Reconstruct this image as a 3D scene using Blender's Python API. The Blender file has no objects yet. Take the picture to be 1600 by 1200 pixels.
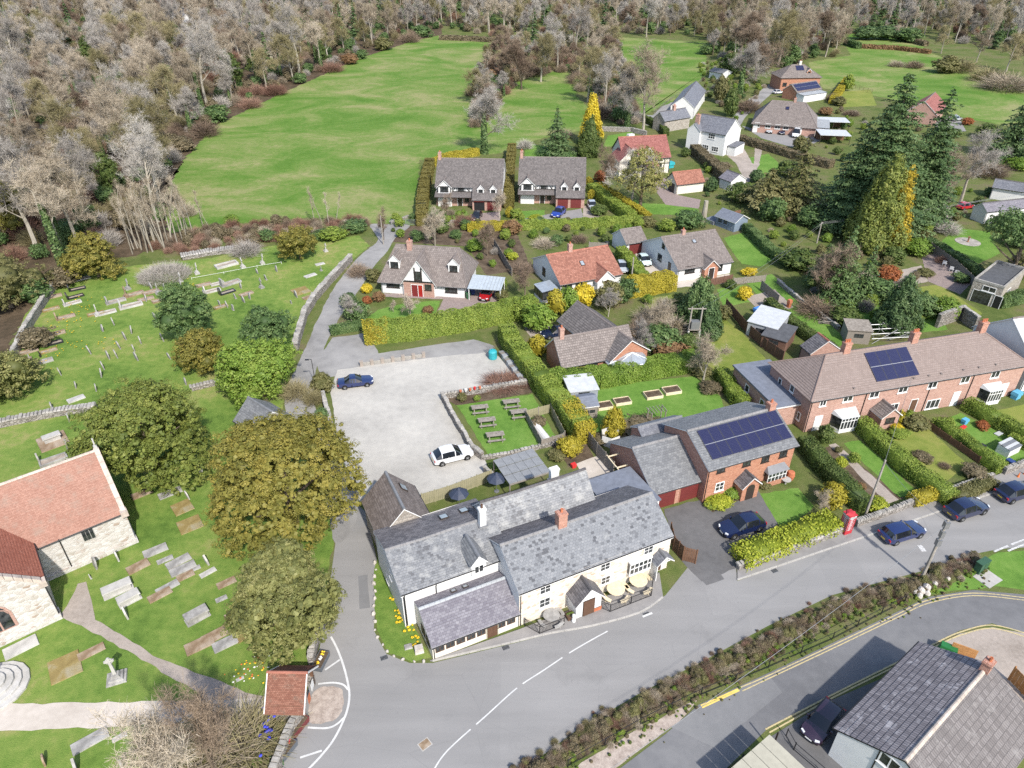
import bpy,math,random
import numpy as np
from mathutils import Vector,Matrix
# ------------------------------------------------------------------ camera, sky, sun, exposure
CAM_H,PITCH,FPX=50.7,math.radians(33.0),1111.0
SC=bpy.context.scene
COL=SC.collection
cam=bpy.data.cameras.new('camera');cam.sensor_width=36.0;cam.lens=36.0*FPX/1600.0
cam.clip_start=0.5;cam.clip_end=6000
camo=bpy.data.objects.new('camera',cam);COL.objects.link(camo)
camo.location=(0,0,CAM_H);camo.rotation_euler=(math.pi/2-PITCH,0,0)
SC.camera=camo
SUN_EL=math.radians(44);SUN_AZ=math.radians(155)  # clockwise from +Y
TOSUN=Vector((math.sin(SUN_AZ)*math.cos(SUN_EL),math.cos(SUN_AZ)*math.cos(SUN_EL),math.sin(SUN_EL)))
world=bpy.data.worlds.new('World');SC.world=world;world.use_nodes=True
_wn=world.node_tree
_sky=_wn.nodes.new('ShaderNodeTexSky');_sky.sky_type='NISHITA';_sky.sun_disc=False
_sky.sun_elevation=SUN_EL;_sky.sun_rotation=SUN_AZ;_sky.air_density=1.0;_sky.dust_density=1.5;_sky.ozone_density=1.0
_bg=[n for n in _wn.nodes if n.type=='BACKGROUND'][0];_bg.inputs[1].default_value=0.135
_wn.links.new(_sky.outputs[0],_bg.inputs[0])
sun=bpy.data.lights.new('sun','SUN');sun.energy=3.2;sun.angle=math.radians(1.5);sun.color=(1.0,0.95,0.87)
suno=bpy.data.objects.new('sun',sun);COL.objects.link(suno);suno.location=(60,-60,120)
suno.rotation_euler=TOSUN.to_track_quat('Z','Y').to_euler()
vs=SC.view_settings;vs.view_transform='Standard';vs.look='None';vs.exposure=0.95;vs.gamma=1.0;vs.use_curve_mapping=False
SC.cycles.max_bounces=5;SC.cycles.diffuse_bounces=3;SC.cycles.glossy_bounces=2;SC.cycles.transmission_bounces=3
SC.cycles.transparent_max_bounces=6;SC.cycles.use_denoising=False;SC.cycles.caustics_reflective=False;SC.cycles.caustics_refractive=False
# ------------------------------------------------------------------ measuring helpers (photograph measures -> metres)
CP,SP=math.cos(PITCH),math.sin(PITCH)
def W(px,py,z=0.0):
 a=(px-800)/FPX;b=(600-py)/FPX
 dx,dy,dz=a,CP+b*SP,-SP+b*CP
 t=(z-CAM_H)/dz
 return Vector((dx*t,dy*t,z))
def proj(p):
 h=p[2]-CAM_H;zc=p[1]*CP-h*SP
 return(800+FPX*p[0]/zc,600-FPX*(p[1]*SP+h*CP)/zc)
def hz(px,py,top):  # height of a thing standing at (px,py) whose top shows at row top
 Y=W(px,py).y;k=(600-top)/FPX
 return CAM_H+Y*(k*CP-SP)/(CP+k*SP)
def ppm(px,py):  # pixels per metre there
 return 1.0/(W(px+1,py).x-W(px,py).x)
def ang(a,b):return math.atan2(b.y-a.y,b.x-a.x)
# ------------------------------------------------------------------ node helpers
MATS={}
class NT:
 def __init__(s,name):
  s.m=bpy.data.materials.new(name);s.m.use_nodes=True;s.t=s.m.node_tree
  s.t.nodes.clear();s.out=s.n('ShaderNodeOutputMaterial')
 def n(s,typ,ins=None,**kw):
  nd=s.t.nodes.new(typ)
  for k,v in kw.items():setattr(nd,k,v)
  for k,v in(ins or{}).items():s.set(nd.inputs[k],v)
  return nd
 def set(s,sock,v):
  if isinstance(v,bpy.types.NodeSocket):s.t.links.new(v,sock)
  elif isinstance(v,(tuple,list))and len(v)==3 and sock.type=='RGBA':sock.default_value=(*v,1)
  else:sock.default_value=v
 def math(s,op,a,b=0.0,c=0.0):return s.n('ShaderNodeMath',{0:a,1:b,2:c},operation=op).outputs[0]
 def mix(s,f,a,b,bt='MIX'):
  nd=s.n('ShaderNodeMix',data_type='RGBA',blend_type=bt);s.set(nd.inputs[0],f);s.set(nd.inputs[6],a);s.set(nd.inputs[7],b)
  return nd.outputs[2]
 def ramp(s,f,stops,interp='LINEAR'):
  nd=s.n('ShaderNodeValToRGB',{0:f});r=nd.color_ramp;r.interpolation=interp
  while len(r.elements)<len(stops):r.elements.new(0.5)
  for e,(p,c)in zip(r.elements,stops):e.position=p;e.color=(*c,1)if len(c)==3 else c
  return nd.outputs[0]
 def noise(s,vec,scale,detail=4.0,rough=0.6,dist=0.0):
  return s.n('ShaderNodeTexNoise',{'Vector':vec,'Scale':scale,'Detail':detail,'Roughness':rough,'Distortion':dist}).outputs[0]
 def mr(s,v,a,b,c=0.0,d=1.0):return s.n('ShaderNodeMapRange',{0:v,1:a,2:b,3:c,4:d}).outputs[0]
 def bump(s,h,strength=0.4,dist=0.05):return s.n('ShaderNodeBump',{'Height':h,'Strength':strength,'Distance':dist}).outputs[0]
 def obj(s):return s.n('ShaderNodeTexCoord').outputs['Object']
 def uv(s):return s.n('ShaderNodeTexCoord').outputs['UV']
 def fin(s,col,rough=0.85,bump=None,spec=0.3,metal=0.0,**kw):
  p=s.n('ShaderNodeBsdfPrincipled');s.set(p.inputs['Base Color'],col);s.set(p.inputs['Roughness'],rough)
  p.inputs['Specular IOR Level'].default_value=spec;p.inputs['Metallic'].default_value=metal
  for k,v in kw.items():s.set(p.inputs[k.replace('_',' ')],v)
  if bump is not None:s.set(p.inputs['Normal'],bump)
  s.t.links.new(p.outputs[0],s.out.inputs[0]);MATS[s.m.name]=s.m
  return s.m
def noisy(name,cols,scale=1.5,rough=0.85,bump=0.3,bscale=20.0,spec=0.25,big=0.15,bdist=0.03,metal=0.0):
 t=NT(name);o=t.obj();a=t.noise(o,scale,6,0.65);b=t.noise(o,scale*big,3,0.5);f=t.math('MULTIPLY_ADD',b,0.55,t.math('MULTIPLY',a,0.45))
 n=len(cols);c=t.ramp(f,[(0.36+0.28*i/max(1,n-1),cc)for i,cc in enumerate(cols)])
 return t.fin(c,rough,t.bump(t.noise(o,bscale,3),bump,bdist)if bump else None,spec,metal)
def plain(name,c,rough=0.6,spec=0.4,metal=0.0,v=0.10,**kw):
 t=NT(name);f=t.noise(t.obj(),1.7,5);col=t.mix(t.mr(f,0.3,0.7),tuple(x*(1-v)for x in c),tuple(min(1,x*(1+v))for x in c))
 return t.fin(col,rough,None,spec,metal,**kw)
def tiles(name,stops,tw,th,gap=0.012,joint=(0.05,0.05,0.05),bump=0.5,lichen=None,lich=(0.56,0.66),rough=0.8,streak=0.25,offset=0.5,spec=0.3):
 """slates, tiles or bricks by UV metres: every piece its own colour from the stops, recessed joints, patches of lichen"""
 t=NT(name);uv=t.uv();sx=t.n('ShaderNodeSeparateXYZ',{0:uv});wob=t.math('MULTIPLY',t.math('SUBTRACT',t.noise(uv,1.3,2),0.5),0.03)
 v=t.math('DIVIDE',t.math('ADD',sx.outputs[1],wob),th);row=t.math('FLOOR',v)
 u=t.math('ADD',t.math('DIVIDE',sx.outputs[0],tw),t.math('MULTIPLY',t.math('MODULO',row,2.0),offset));colm=t.math('FLOOR',u)
 idv=t.n('ShaderNodeCombineXYZ',{0:colm,1:row}).outputs[0]
 wn=t.n('ShaderNodeTexWhiteNoise',{0:idv},noise_dimensions='3D').outputs[0]
 big=t.noise(uv,0.35,3)
 c=t.ramp(t.mr(t.math('MULTIPLY_ADD',big,streak*1.6,t.math('MULTIPLY_ADD',wn,1-streak*0.5,-streak*0.8)),0.0,1.0),stops)
 fu=t.math('FRACT',u);fv=t.math('FRACT',v)
 eu=t.math('MULTIPLY',t.math('MINIMUM',fu,t.math('SUBTRACT',1.0,fu)),tw);ev=t.math('MULTIPLY',t.math('MINIMUM',fv,t.math('SUBTRACT',1.0,fv)),th)
 e=t.math('MINIMUM',eu,ev);ins=t.mr(e,gap*0.4,gap)
 c=t.mix(ins,joint,c);n2=t.noise(uv,9,5);c=t.mix(0.25,c,t.mix(n2,(0.3,0.3,0.3),(0.75,0.75,0.75)),'OVERLAY')
 if lichen is not None:c=t.mix(t.mr(t.noise(uv,0.9,8,0.72),lich[0],lich[1],0,0.8),c,lichen)
 hgt=t.math('MULTIPLY_ADD',ins,0.7,t.math('MULTIPLY_ADD',wn,0.35,t.math('MULTIPLY',n2,0.3)))
 return t.fin(c,rough,t.bump(hgt,bump,0.02),spec)
def rubble(name,stops,cell=0.35,joint=(0.35,0.32,0.28),bump=0.7,flat=0.55):
 t=NT(name);uv=t.uv();mp=t.n('ShaderNodeMapping',{0:uv,3:(1/cell,1/(cell*flat),1)}).outputs[0]
 d=t.n('ShaderNodeMix',data_type='VECTOR');t.set(d.inputs[0],0.12);t.set(d.inputs[4],mp);t.set(d.inputs[5],t.n('ShaderNodeTexNoise',{'Vector':mp,'Scale':1.2}).outputs[1])
 vo=t.n('ShaderNodeTexVoronoi',{'Vector':d.outputs[1],'Scale':1.0});ve=t.n('ShaderNodeTexVoronoi',{'Vector':d.outputs[1],'Scale':1.0},feature='DISTANCE_TO_EDGE')
 r=t.n('ShaderNodeSeparateColor',{0:vo.outputs['Color']}).outputs[0];c=t.ramp(r,stops);ins=t.mr(ve.outputs[0],0.02,0.10)
 c=t.mix(ins,joint,c);n2=t.noise(uv,7,6);c=t.mix(0.35,c,t.mix(n2,(0.25,)*3,(0.8,)*3),'OVERLAY')
 return t.fin(c,0.9,t.bump(t.math('MULTIPLY_ADD',ins,0.7,t.math('MULTIPLY',n2,0.4)),bump,0.05),0.2)
def leaf(name,c0,c1,c2=None,trans=0.32,rough=0.55):
 k=1.5 if max(c1)<.13 else 1.1;c0,c1=tuple(x*k for x in c0),tuple(x*k for x in c1);c2=tuple(min(1,x*k)for x in c2)if c2 else None
 t=NT(name);a=t.n('ShaderNodeAttribute',attribute_name='tint').outputs['Fac']
 rnd=t.n('ShaderNodeObjectInfo').outputs['Random'];big=t.noise(t.obj(),0.7,2)
 f=t.math('ADD',t.math('MULTIPLY',a,0.62),t.math('ADD',t.math('MULTIPLY',big,0.3),t.math('MULTIPLY',rnd,0.12)))
 c=t.ramp(f,[(0.15,c0),(0.5,c1),(0.85,c2 or tuple(min(1,x*1.25)for x in c1))])
 p=t.n('ShaderNodeBsdfPrincipled',{'Base Color':c,'Roughness':rough});p.inputs['Specular IOR Level'].default_value=0.25
 tr=t.n('ShaderNodeBsdfTranslucent',{0:c});mx=t.n('ShaderNodeMixShader',{0:trans,1:p.outputs[0],2:tr.outputs[0]})
 t.t.links.new(mx.outputs[0],t.out.inputs[0]);MATS[name]=t.m
 return t.m
def mt(k):return MATS[k]
# ------------------------------------------------------------------ mesh helpers
def tag(o,label=None,cat=None,group=None,kind=None):
 for k,v in(('label',label),('category',cat),('group',group),('kind',kind)):
  if v:o[k]=v
 return o
def thing(name,label,cat,loc=(0,0,0),rz=0.0,group=None):
 o=bpy.data.objects.new(name,None);COL.objects.link(o);o.location=loc;o.rotation_euler=(0,0,rz);o.empty_display_size=0.3
 return tag(o,label,cat,group)
def link(name,me,parent=None,loc=(0,0,0),rz=0.0,scale=None):
 o=bpy.data.objects.new(name,me);COL.objects.link(o)
 if parent is not None:o.parent=parent
 o.location=loc;o.rotation_euler=(0,0,rz)if not hasattr(rz,'__len__')else rz
 if scale is not None:o.scale=scale if hasattr(scale,'__len__')else(scale,)*3
 return o
def toloc(root,p):
 return Matrix.Rotation(-root.rotation_euler.z,3,'Z')@(Vector(p)-root.location)
def copytree(o,loc,rz=None,scale=None,parent=None):
 c=o.copy();COL.objects.link(c);c.parent=parent
 if loc is not None:c.location=loc
 if rz is not None:c.rotation_euler=(0,0,rz)
 if scale is not None:c.scale=scale if hasattr(scale,'__len__')else(scale,)*3
 for ch in o.children:copytree(ch,None,parent=c)
 return c
class MB:
 def __init__(s):s.v=[];s.f=[];s.m=[];s.xf=None
 def add(s,vs,fs,mi=0):
  b=len(s.v);s.v+=[tuple(s.xf@Vector(p))if s.xf else tuple(p)for p in vs]
  for f in fs:s.f.append(tuple(b+i for i in f));s.m.append(mi)
  return s
 def box(s,x0,x1,y0,y1,z0,z1,mi=0,tx=0.0,ty=0.0):
  return s.add([(x0,y0,z0),(x1,y0,z0),(x1,y1,z0),(x0,y1,z0),(x0+tx,y0+ty,z1),(x1-tx,y0+ty,z1),(x1-tx,y1-ty,z1),(x0+tx,y1-ty,z1)],
  [(3,2,1,0),(4,5,6,7),(0,1,5,4),(1,2,6,5),(2,3,7,6),(3,0,4,7)],mi)
 def prism(s,poly,z0,z1,mi=0,top=None):
  n=len(poly);s.add([(p[0],p[1],z0)for p in poly]+[(p[0],p[1],z1)for p in poly],[tuple(range(n))[::-1]]+[(i,(i+1)%n,n+(i+1)%n,n+i)for i in range(n)],mi)
  b=len(s.v)-n;s.f.append(tuple(range(b,b+n)));s.m.append(mi if top is None else top);return s
 def extr(s,prof,y0,y1,mi=0):  # profile in x,z pushed along y
  n=len(prof);return s.add([(p[0],y0,p[1])for p in prof]+[(p[0],y1,p[1])for p in prof],[tuple(range(n)),tuple(range(2*n-1,n-1,-1))]+[(i,n+i,n+(i+1)%n,(i+1)%n)for i in range(n)],mi)
 def tube(s,pts,r,n=6,mi=0,cap=True):
  pts=[Vector(p)for p in pts];rs=r if hasattr(r,'__len__')else[r]*len(pts);vs=[];fs=[]
  for i,p in enumerate(pts):
   d=(pts[min(i+1,len(pts)-1)]-pts[max(i-1,0)]);d=d.normalized()if d.length>1e-9 else Vector((0,0,1))
   a=d.cross(Vector((0,0,1))if abs(d.z)<0.9 else Vector((1,0,0))).normalized();b=d.cross(a)
   for k in range(n):
    t=2*math.pi*k/n;vs.append(p+a*(math.cos(t)*rs[i])+b*(math.sin(t)*rs[i]))
  for i in range(len(pts)-1):
   for k in range(n):fs.append((i*n+k,(i+1)*n+k,(i+1)*n+(k+1)%n,i*n+(k+1)%n))
  if cap:fs+=[tuple(range(n)),tuple(range((len(pts)-1)*n,len(pts)*n))[::-1]]
  return s.add(vs,fs,mi)
 def lathe(s,prof,n=10,mi=0,c=(0,0,0)):
  vs=[(c[0]+r*math.cos(2*math.pi*k/n),c[1]+r*math.sin(2*math.pi*k/n),c[2]+z)for r,z in prof for k in range(n)]
  fs=[(i*n+k,i*n+(k+1)%n,(i+1)*n+(k+1)%n,(i+1)*n+k)for i in range(len(prof)-1)for k in range(n)]
  fs+=[tuple(range(n))[::-1],tuple(range((len(prof)-1)*n,len(prof)*n))]
  return s.add(vs,fs,mi)
 def quad(s,a,b,c,d,mi=0):return s.add([a,b,c,d],[(0,1,2,3)],mi)
 def mesh(s,name,mats,smooth=False):
  me=bpy.data.meshes.new(name);me.from_pydata(s.v,[],s.f)
  for k in(mats if isinstance(mats,(list,tuple))else[mats]):me.materials.append(mt(k)if isinstance(k,str)else k)
  me.polygons.foreach_set('material_index',s.m)
  if smooth:me.polygons.foreach_set('use_smooth',[True]*len(s.f))
  autouv(me);return me
 def build(s,name,mats,parent=None,loc=(0,0,0),rz=0.0,smooth=False):return link(name,s.mesh(name,mats,smooth),parent,loc,rz)
def autouv(me):
 nl=len(me.loops)
 if nl==0:return
 uv=me.uv_layers.new(name='UVMap');co=np.empty(len(me.vertices)*3);me.vertices.foreach_get('co',co);co=co.reshape(-1,3)
 vi=np.empty(nl,dtype=np.int32);me.loops.foreach_get('vertex_index',vi)
 nr=np.empty(len(me.polygons)*3);me.polygons.foreach_get('normal',nr);nr=nr.reshape(-1,3)
 lt=np.empty(len(me.polygons),dtype=np.int32);me.polygons.foreach_get('loop_total',lt)
 n=np.repeat(nr,lt,axis=0);hl=np.hypot(n[:,0],n[:,1]);flat=hl<0.05
 u=np.stack([-n[:,1],n[:,0],0*hl],1)/np.maximum(hl,1e-6)[:,None];u[flat]=(1,0,0)
 v=np.cross(n,u);v[flat]=(0,1,0)
 p=co[vi];out=np.stack([(p*u).sum(1),(p*v).sum(1)],1);uv.data.foreach_set('uv',out.astype(np.float32).ravel())
def fastmesh(name,V,F,mats,tint=None,smooth=False,midx=None):
 """V (n,3), F (m,k) same-sized faces"""
 me=bpy.data.meshes.new(name);V=np.asarray(V,dtype=np.float32);F=np.asarray(F,dtype=np.int32);k=F.shape[1]
 me.vertices.add(len(V));me.vertices.foreach_set('co',V.ravel());me.loops.add(F.size);me.loops.foreach_set('vertex_index',F.ravel())
 me.polygons.add(len(F));me.polygons.foreach_set('loop_start',np.arange(0,F.size,k,dtype=np.int32))
 for q in(mats if isinstance(mats,(list,tuple))else[mats]):me.materials.append(mt(q)if isinstance(q,str)else q)
 if midx is not None:me.polygons.foreach_set('material_index',np.asarray(midx,dtype=np.int32))
 me.update(calc_edges=True)
 if smooth:me.polygons.foreach_set('use_smooth',np.ones(len(F),dtype=bool))
 if tint is not None:
  a=me.attributes.new('tint','FLOAT','FACE');a.data.foreach_set('value',np.asarray(tint,dtype=np.float32))
 return me
 # ------------------------------------------------------------------ materials
noisy('grass',[(0.075,0.134,0.025),(0.116,0.187,0.037),(0.162,0.221,0.051),(0.240,0.240,0.087)],0.9,0.95,0.9,14,0.1,0.12,0.06)
noisy('lawn',[(0.076,0.158,0.027),(0.110,0.206,0.038),(0.148,0.239,0.054)],1.4,0.95,0.8,16,0.1,0.15,0.05)
noisy('lawn_dry',[(0.123,0.167,0.031),(0.176,0.204,0.047),(0.234,0.228,0.069)],0.9,0.95,0.8,16,0.1,0.15,0.05)
t=NT('meadow');o=t.obj();st=t.n('ShaderNodeMapping',{0:o,2:(0,0,-0.55),3:(0.8,1.0,1)}).outputs[0]
f=t.math('ADD',t.math('MULTIPLY',t.noise(st,0.055,9,0.70,0.6),0.6),t.math('ADD',t.math('MULTIPLY',t.noise(o,0.02,3),0.25),t.math('MULTIPLY',t.noise(o,0.9,5,0.7),0.2)))
t.fin(t.ramp(f,[(0.41,(0.068,0.143,0.020)),(0.48,(0.092,0.170,0.029)),(0.54,(0.143,0.195,0.052)),(0.61,(0.225,0.226,0.098))]),0.95,t.bump(t.noise(o,5,4),0.6,0.12),0.1)
noisy('rough_ground',[(0.065,0.095,0.024),(0.095,0.121,0.035),(0.121,0.132,0.049),(0.135,0.117,0.067)],0.7,0.95,0.9,9,0.1,0.2,0.08)
noisy('leaf_litter',[(0.050,0.040,0.025),(0.085,0.062,0.040),(0.120,0.090,0.060)],1.1,0.95,0.9,8,0.1,0.2,0.1)
noisy('soil',[(0.060,0.043,0.030),(0.100,0.075,0.052),(0.150,0.115,0.082)],2.0,0.95,0.9,12,0.1,0.3,0.06)
t=NT('asphalt');o=t.obj();st=t.n('ShaderNodeMapping',{0:o,2:(0,0,-0.40),3:(0.12,1.0,1)}).outputs[0]
f=t.math('ADD',t.math('MULTIPLY',t.noise(st,0.55,5,0.6),0.5),t.math('ADD',t.math('MULTIPLY',t.noise(o,0.09,3),0.3),t.math('MULTIPLY',t.noise(o,30,2),0.2)))
ck=t.n('ShaderNodeTexVoronoi',{'Vector':t.mix(0.08,o,t.n('ShaderNodeTexNoise',{'Vector':o,'Scale':0.7}).outputs[1],'ADD'),'Scale':0.13},feature='DISTANCE_TO_EDGE').outputs[0]
c=t.ramp(f,[(0.36,(0.200,0.196,0.192)),(0.5,(0.228,0.223,0.218)),(0.64,(0.258,0.252,0.246))]);c=t.mix(t.mr(ck,0.0,0.004,0.14,0),c,(0.09,0.09,0.09));c=t.mix(t.mr(t.noise(o,0.16,7,.7),.56,.70,0,.45),c,(0.15,0.147,0.145));c=t.mix(t.mr(t.noise(o,1.4,6,.75),.62,.74,0,.5),c,(0.125,0.12,0.118));pv=t.n('ShaderNodeSeparateColor',{0:t.n('ShaderNodeTexVoronoi',{'Vector':o,'Scale':.075},distance='CHEBYCHEV').outputs['Color']}).outputs[0];c=t.mix(t.mr(pv,.55,.56,0,.16),c,(0.17,0.168,0.168))
t.fin(c,0.88,t.bump(t.noise(o,60,2),0.3,0.01),0.2)
noisy('asphalt_mid',[(0.150,0.150,0.152),(0.172,0.172,0.174),(0.195,0.194,0.194)],1.1,0.88,0.3,50,0.2,0.1,0.01)
noisy('asphalt_dark',[(0.122,0.122,0.126),(0.148,0.148,0.152),(0.175,0.174,0.176)],1.1,0.88,0.3,50,0.2,0.1,0.01)
noisy('asphalt_drive',[(0.085,0.083,0.084),(0.110,0.108,0.108),(0.135,0.132,0.132)],1.4,0.88,0.3,50,0.2,0.1,0.01)
noisy('lane_asphalt',[(0.180,0.176,0.172),(0.240,0.234,0.228),(0.285,0.278,0.268)],0.8,0.9,0.3,40,0.2,0.2,0.01)
noisy('pale_gravel',[(0.313,0.300,0.275),(0.378,0.363,0.332),(0.437,0.419,0.380)],1.0,0.95,0.5,18,0.15,0.12,0.03)
noisy('pavement',[(0.190,0.182,0.178),(0.225,0.216,0.210),(0.262,0.250,0.240)],1.6,0.9,0.3,40,0.2,0.15,0.01)
noisy('path_gravel',[(0.230,0.195,0.165),(0.300,0.260,0.225),(0.36,0.31,0.27)],3.0,0.95,0.5,25,0.15,0.1,0.03)
noisy('path_pale',[(0.38,0.335,0.290),(0.44,0.395,0.345),(0.50,0.45,0.40)],1.8,0.95,0.35,25,0.15,0.12,0.02)
noisy('pebbles_pink',[(0.24,0.195,0.165),(0.34,0.285,0.245),(0.42,0.36,0.31)],7.0,0.95,0.6,22,0.15,0.3,0.03)
tiles('block_paving',[(0.0,(0.20,0.155,0.145)),(0.5,(0.255,0.20,0.185)),(1.0,(0.31,0.25,0.225))],0.2,0.1,0.008,(0.14,0.12,0.11),0.3)
tiles('stone_flags',[(0.0,(0.25,0.23,0.205)),(0.5,(0.33,0.305,0.275)),(1.0,(0.40,0.37,0.335))],0.7,0.5,0.02,(0.13,0.12,0.10),0.4)
plain('line_white',(0.50,0.50,0.49),0.7,0.3,v=0.12);plain('line_yellow',(0.62,0.46,0.12),0.7,0.3,v=0.15)
t=NT('line_worn');c=t.mix(t.mr(t.noise(t.obj(),9,6,0.75),0.42,0.6),(0.60,0.60,0.59),(0.24,0.235,0.23));t.fin(c,0.8,None,0.2)
t=NT('line_yellow_worn');c=t.mix(t.mr(t.noise(t.obj(),5,6,0.75),0.50,0.68),(0.46,0.38,0.20),(0.16,0.16,0.158));t.fin(c,0.8,None,0.2)
tiles('slate_pub',[(0.0,(0.085,0.088,0.096)),(0.10,(0.125,0.130,0.140)),(0.17,(0.170,0.177,0.188)),(0.6,(0.196,0.204,0.216)),(1.0,(0.235,0.240,0.248))],0.30,0.23,0.013,(0.10,0.102,0.108),0.5,(0.275,0.277,0.272),(0.58,0.72),0.6,0.3)
tiles('slate_pub_pale',[(0.0,(0.115,0.116,0.122)),(0.10,(0.165,0.170,0.178)),(0.5,(0.205,0.210,0.218)),(1.0,(0.255,0.257,0.260))],0.28,0.22,0.013,(0.11,0.112,0.116),0.5,(0.325,0.325,0.315),(0.50,0.62),0.65,0.5)
tiles('slate_brown',[(0.0,(0.115,0.095,0.085)),(0.5,(0.155,0.130,0.118)),(1.0,(0.20,0.17,0.155))],0.36,0.26,0.014,(0.07,0.06,0.055),0.5,(0.21,0.18,0.16),(0.55,0.70),0.7,0.4)
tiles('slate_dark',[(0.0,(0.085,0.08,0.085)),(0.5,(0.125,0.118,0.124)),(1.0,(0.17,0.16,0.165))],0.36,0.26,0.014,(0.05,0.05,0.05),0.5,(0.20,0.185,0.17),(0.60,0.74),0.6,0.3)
tiles('slate_purple',[(0.0,(0.132,0.123,0.145)),(0.5,(0.174,0.166,0.187)),(1.0,(0.221,0.212,0.234))],0.32,0.22,0.012,(0.076,0.072,0.081),0.5,(0.289,0.281,0.289),(0.58,0.70),0.6,0.3)
tiles('slate_grey',[(0.0,(0.126,0.130,0.137)),(0.5,(0.162,0.167,0.173)),(1.0,(0.205,0.209,0.212))],0.34,0.26,0.012,(0.072,0.072,0.076),0.5,(0.216,0.212,0.209),(0.6,0.75),0.6,0.3)
tiles('slate_blue',[(0.0,(0.117,0.122,0.140)),(0.5,(0.153,0.159,0.180)),(1.0,(0.198,0.203,0.221))],0.32,0.25,0.012,(0.072,0.072,0.081),0.5,(0.225,0.225,0.225),(0.62,0.75),0.6,0.3)
tiles('tile_brown',[(0.0,(0.15,0.128,0.118)),(0.5,(0.195,0.168,0.155)),(1.0,(0.245,0.212,0.195))],0.33,0.33,0.03,(0.085,0.072,0.066),0.6,(0.27,0.24,0.21),(0.58,0.72),0.85,0.4)
tiles('tile_brown_dark',[(0.0,(0.105,0.095,0.092)),(0.5,(0.145,0.130,0.125)),(1.0,(0.19,0.172,0.165))],0.30,0.33,0.03,(0.06,0.055,0.053),0.6,(0.23,0.21,0.19),(0.6,0.75),0.85,0.35)
tiles('tile_red',[(0.0,(0.216,0.095,0.068)),(0.5,(0.297,0.135,0.095)),(1.0,(0.378,0.184,0.135))],0.30,0.30,0.025,(0.117,0.054,0.041),0.6,(0.324,0.216,0.162),(0.6,0.75),0.85,0.3)
tiles('tile_crimson',[(0.0,(0.20,0.075,0.065)),(0.5,(0.265,0.105,0.090)),(1.0,(0.33,0.145,0.125))],0.30,0.30,0.025,(0.11,0.045,0.04),0.6,None,rough=0.85)
tiles('tile_church',[(0.0,(0.265,0.141,0.105)),(0.5,(0.323,0.182,0.138)),(1.0,(0.371,0.226,0.175))],0.17,0.12,0.010,(0.203,0.105,0.079),0.4,(0.265,0.187,0.149),(0.50,0.66),0.9,0.7)
tiles('tile_church_dark',[(0.0,(0.25,0.085,0.055)),(0.5,(0.32,0.118,0.078)),(1.0,(0.40,0.165,0.115))],0.17,0.12,0.010,(0.16,0.06,0.04),0.4,(0.30,0.16,0.12),(0.58,0.72),0.9,0.6)
tiles('tile_lychgate',[(0.0,(0.158,0.067,0.045)),(0.5,(0.219,0.102,0.071)),(1.0,(0.274,0.150,0.107))],0.17,0.12,0.012,(0.098,0.045,0.033),0.6,(0.146,0.112,0.086),(0.52,0.68),0.9,0.6)
tiles('tile_terrace',[(0.0,(0.190,0.150,0.134)),(0.5,(0.218,0.174,0.156)),(1.0,(0.248,0.198,0.180))],0.28,0.28,0.022,(0.16,0.126,0.112),0.5,None,rough=0.85,streak=0.6)
tiles('tile_speckled',[(0.0,(0.149,0.137,0.144)),(0.5,(0.201,0.184,0.193)),(1.0,(0.263,0.242,0.248))],0.20,0.42,0.03,(0.088,0.079,0.084),0.8,(0.455,0.429,0.429),(0.55,0.66),0.85,0.2)
tiles('tile_felt_pink',[(0.0,(0.130,0.118,0.114)),(0.5,(0.165,0.150,0.145)),(1.0,(0.205,0.188,0.182))],0.20,0.42,0.025,(0.09,0.082,0.08),0.7,(0.25,0.235,0.225),(0.54,0.68),0.85,0.3)
tiles('brick_red',[(0.0,(0.26,0.105,0.072)),(0.4,(0.36,0.155,0.105)),(0.8,(0.45,0.22,0.155)),(1.0,(0.53,0.33,0.25))],0.24,0.085,0.012,(0.40,0.33,0.28),0.4,(0.50,0.40,0.33),(0.60,0.78),0.9,0.3)
tiles('brick_orange',[(0.0,(0.297,0.115,0.066)),(0.5,(0.374,0.162,0.098)),(1.0,(0.442,0.221,0.140))],0.24,0.085,0.010,(0.340,0.246,0.187),0.3,None,rough=0.9)
tiles('brick_pink',[(0.0,(0.29,0.155,0.122)),(0.5,(0.355,0.202,0.162)),(1.0,(0.43,0.268,0.215))],0.24,0.085,0.010,(0.42,0.34,0.29),0.3,None,rough=0.9)
rubble('stone_pale',[(0.0,(0.350,0.319,0.279)),(0.35,(0.449,0.426,0.394)),(0.8,(0.511,0.497,0.477)),(1.0,(0.295,0.229,0.179))],0.42,(0.435,0.418,0.394),0.5)
rubble('stone_cream',[(0.0,(0.404,0.335,0.267)),(0.2,(0.568,0.499,0.413)),(0.8,(0.645,0.593,0.516)),(1.0,(0.430,0.310,0.232))],0.40,(0.568,0.516,0.447),0.5)
rubble('stone_wall',[(0.0,(0.17,0.155,0.14)),(0.4,(0.27,0.25,0.23)),(0.8,(0.36,0.335,0.31)),(1.0,(0.24,0.20,0.17))],0.30,(0.12,0.11,0.095),0.9)
rubble('stone_cottage',[(0.0,(0.23,0.20,0.17)),(0.5,(0.33,0.30,0.26)),(1.0,(0.40,0.36,0.32))],0.35,(0.28,0.26,0.23),0.6)
noisy('stone_cope',[(0.19,0.18,0.165),(0.30,0.285,0.26),(0.40,0.38,0.355)],2.2,0.95,0.6,14,0.2,0.3,0.04)
noisy('boulder',[(0.30,0.27,0.24),(0.43,0.40,0.365),(0.55,0.52,0.48)],2.4,0.95,0.6,10,0.2,0.3,0.05)
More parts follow.
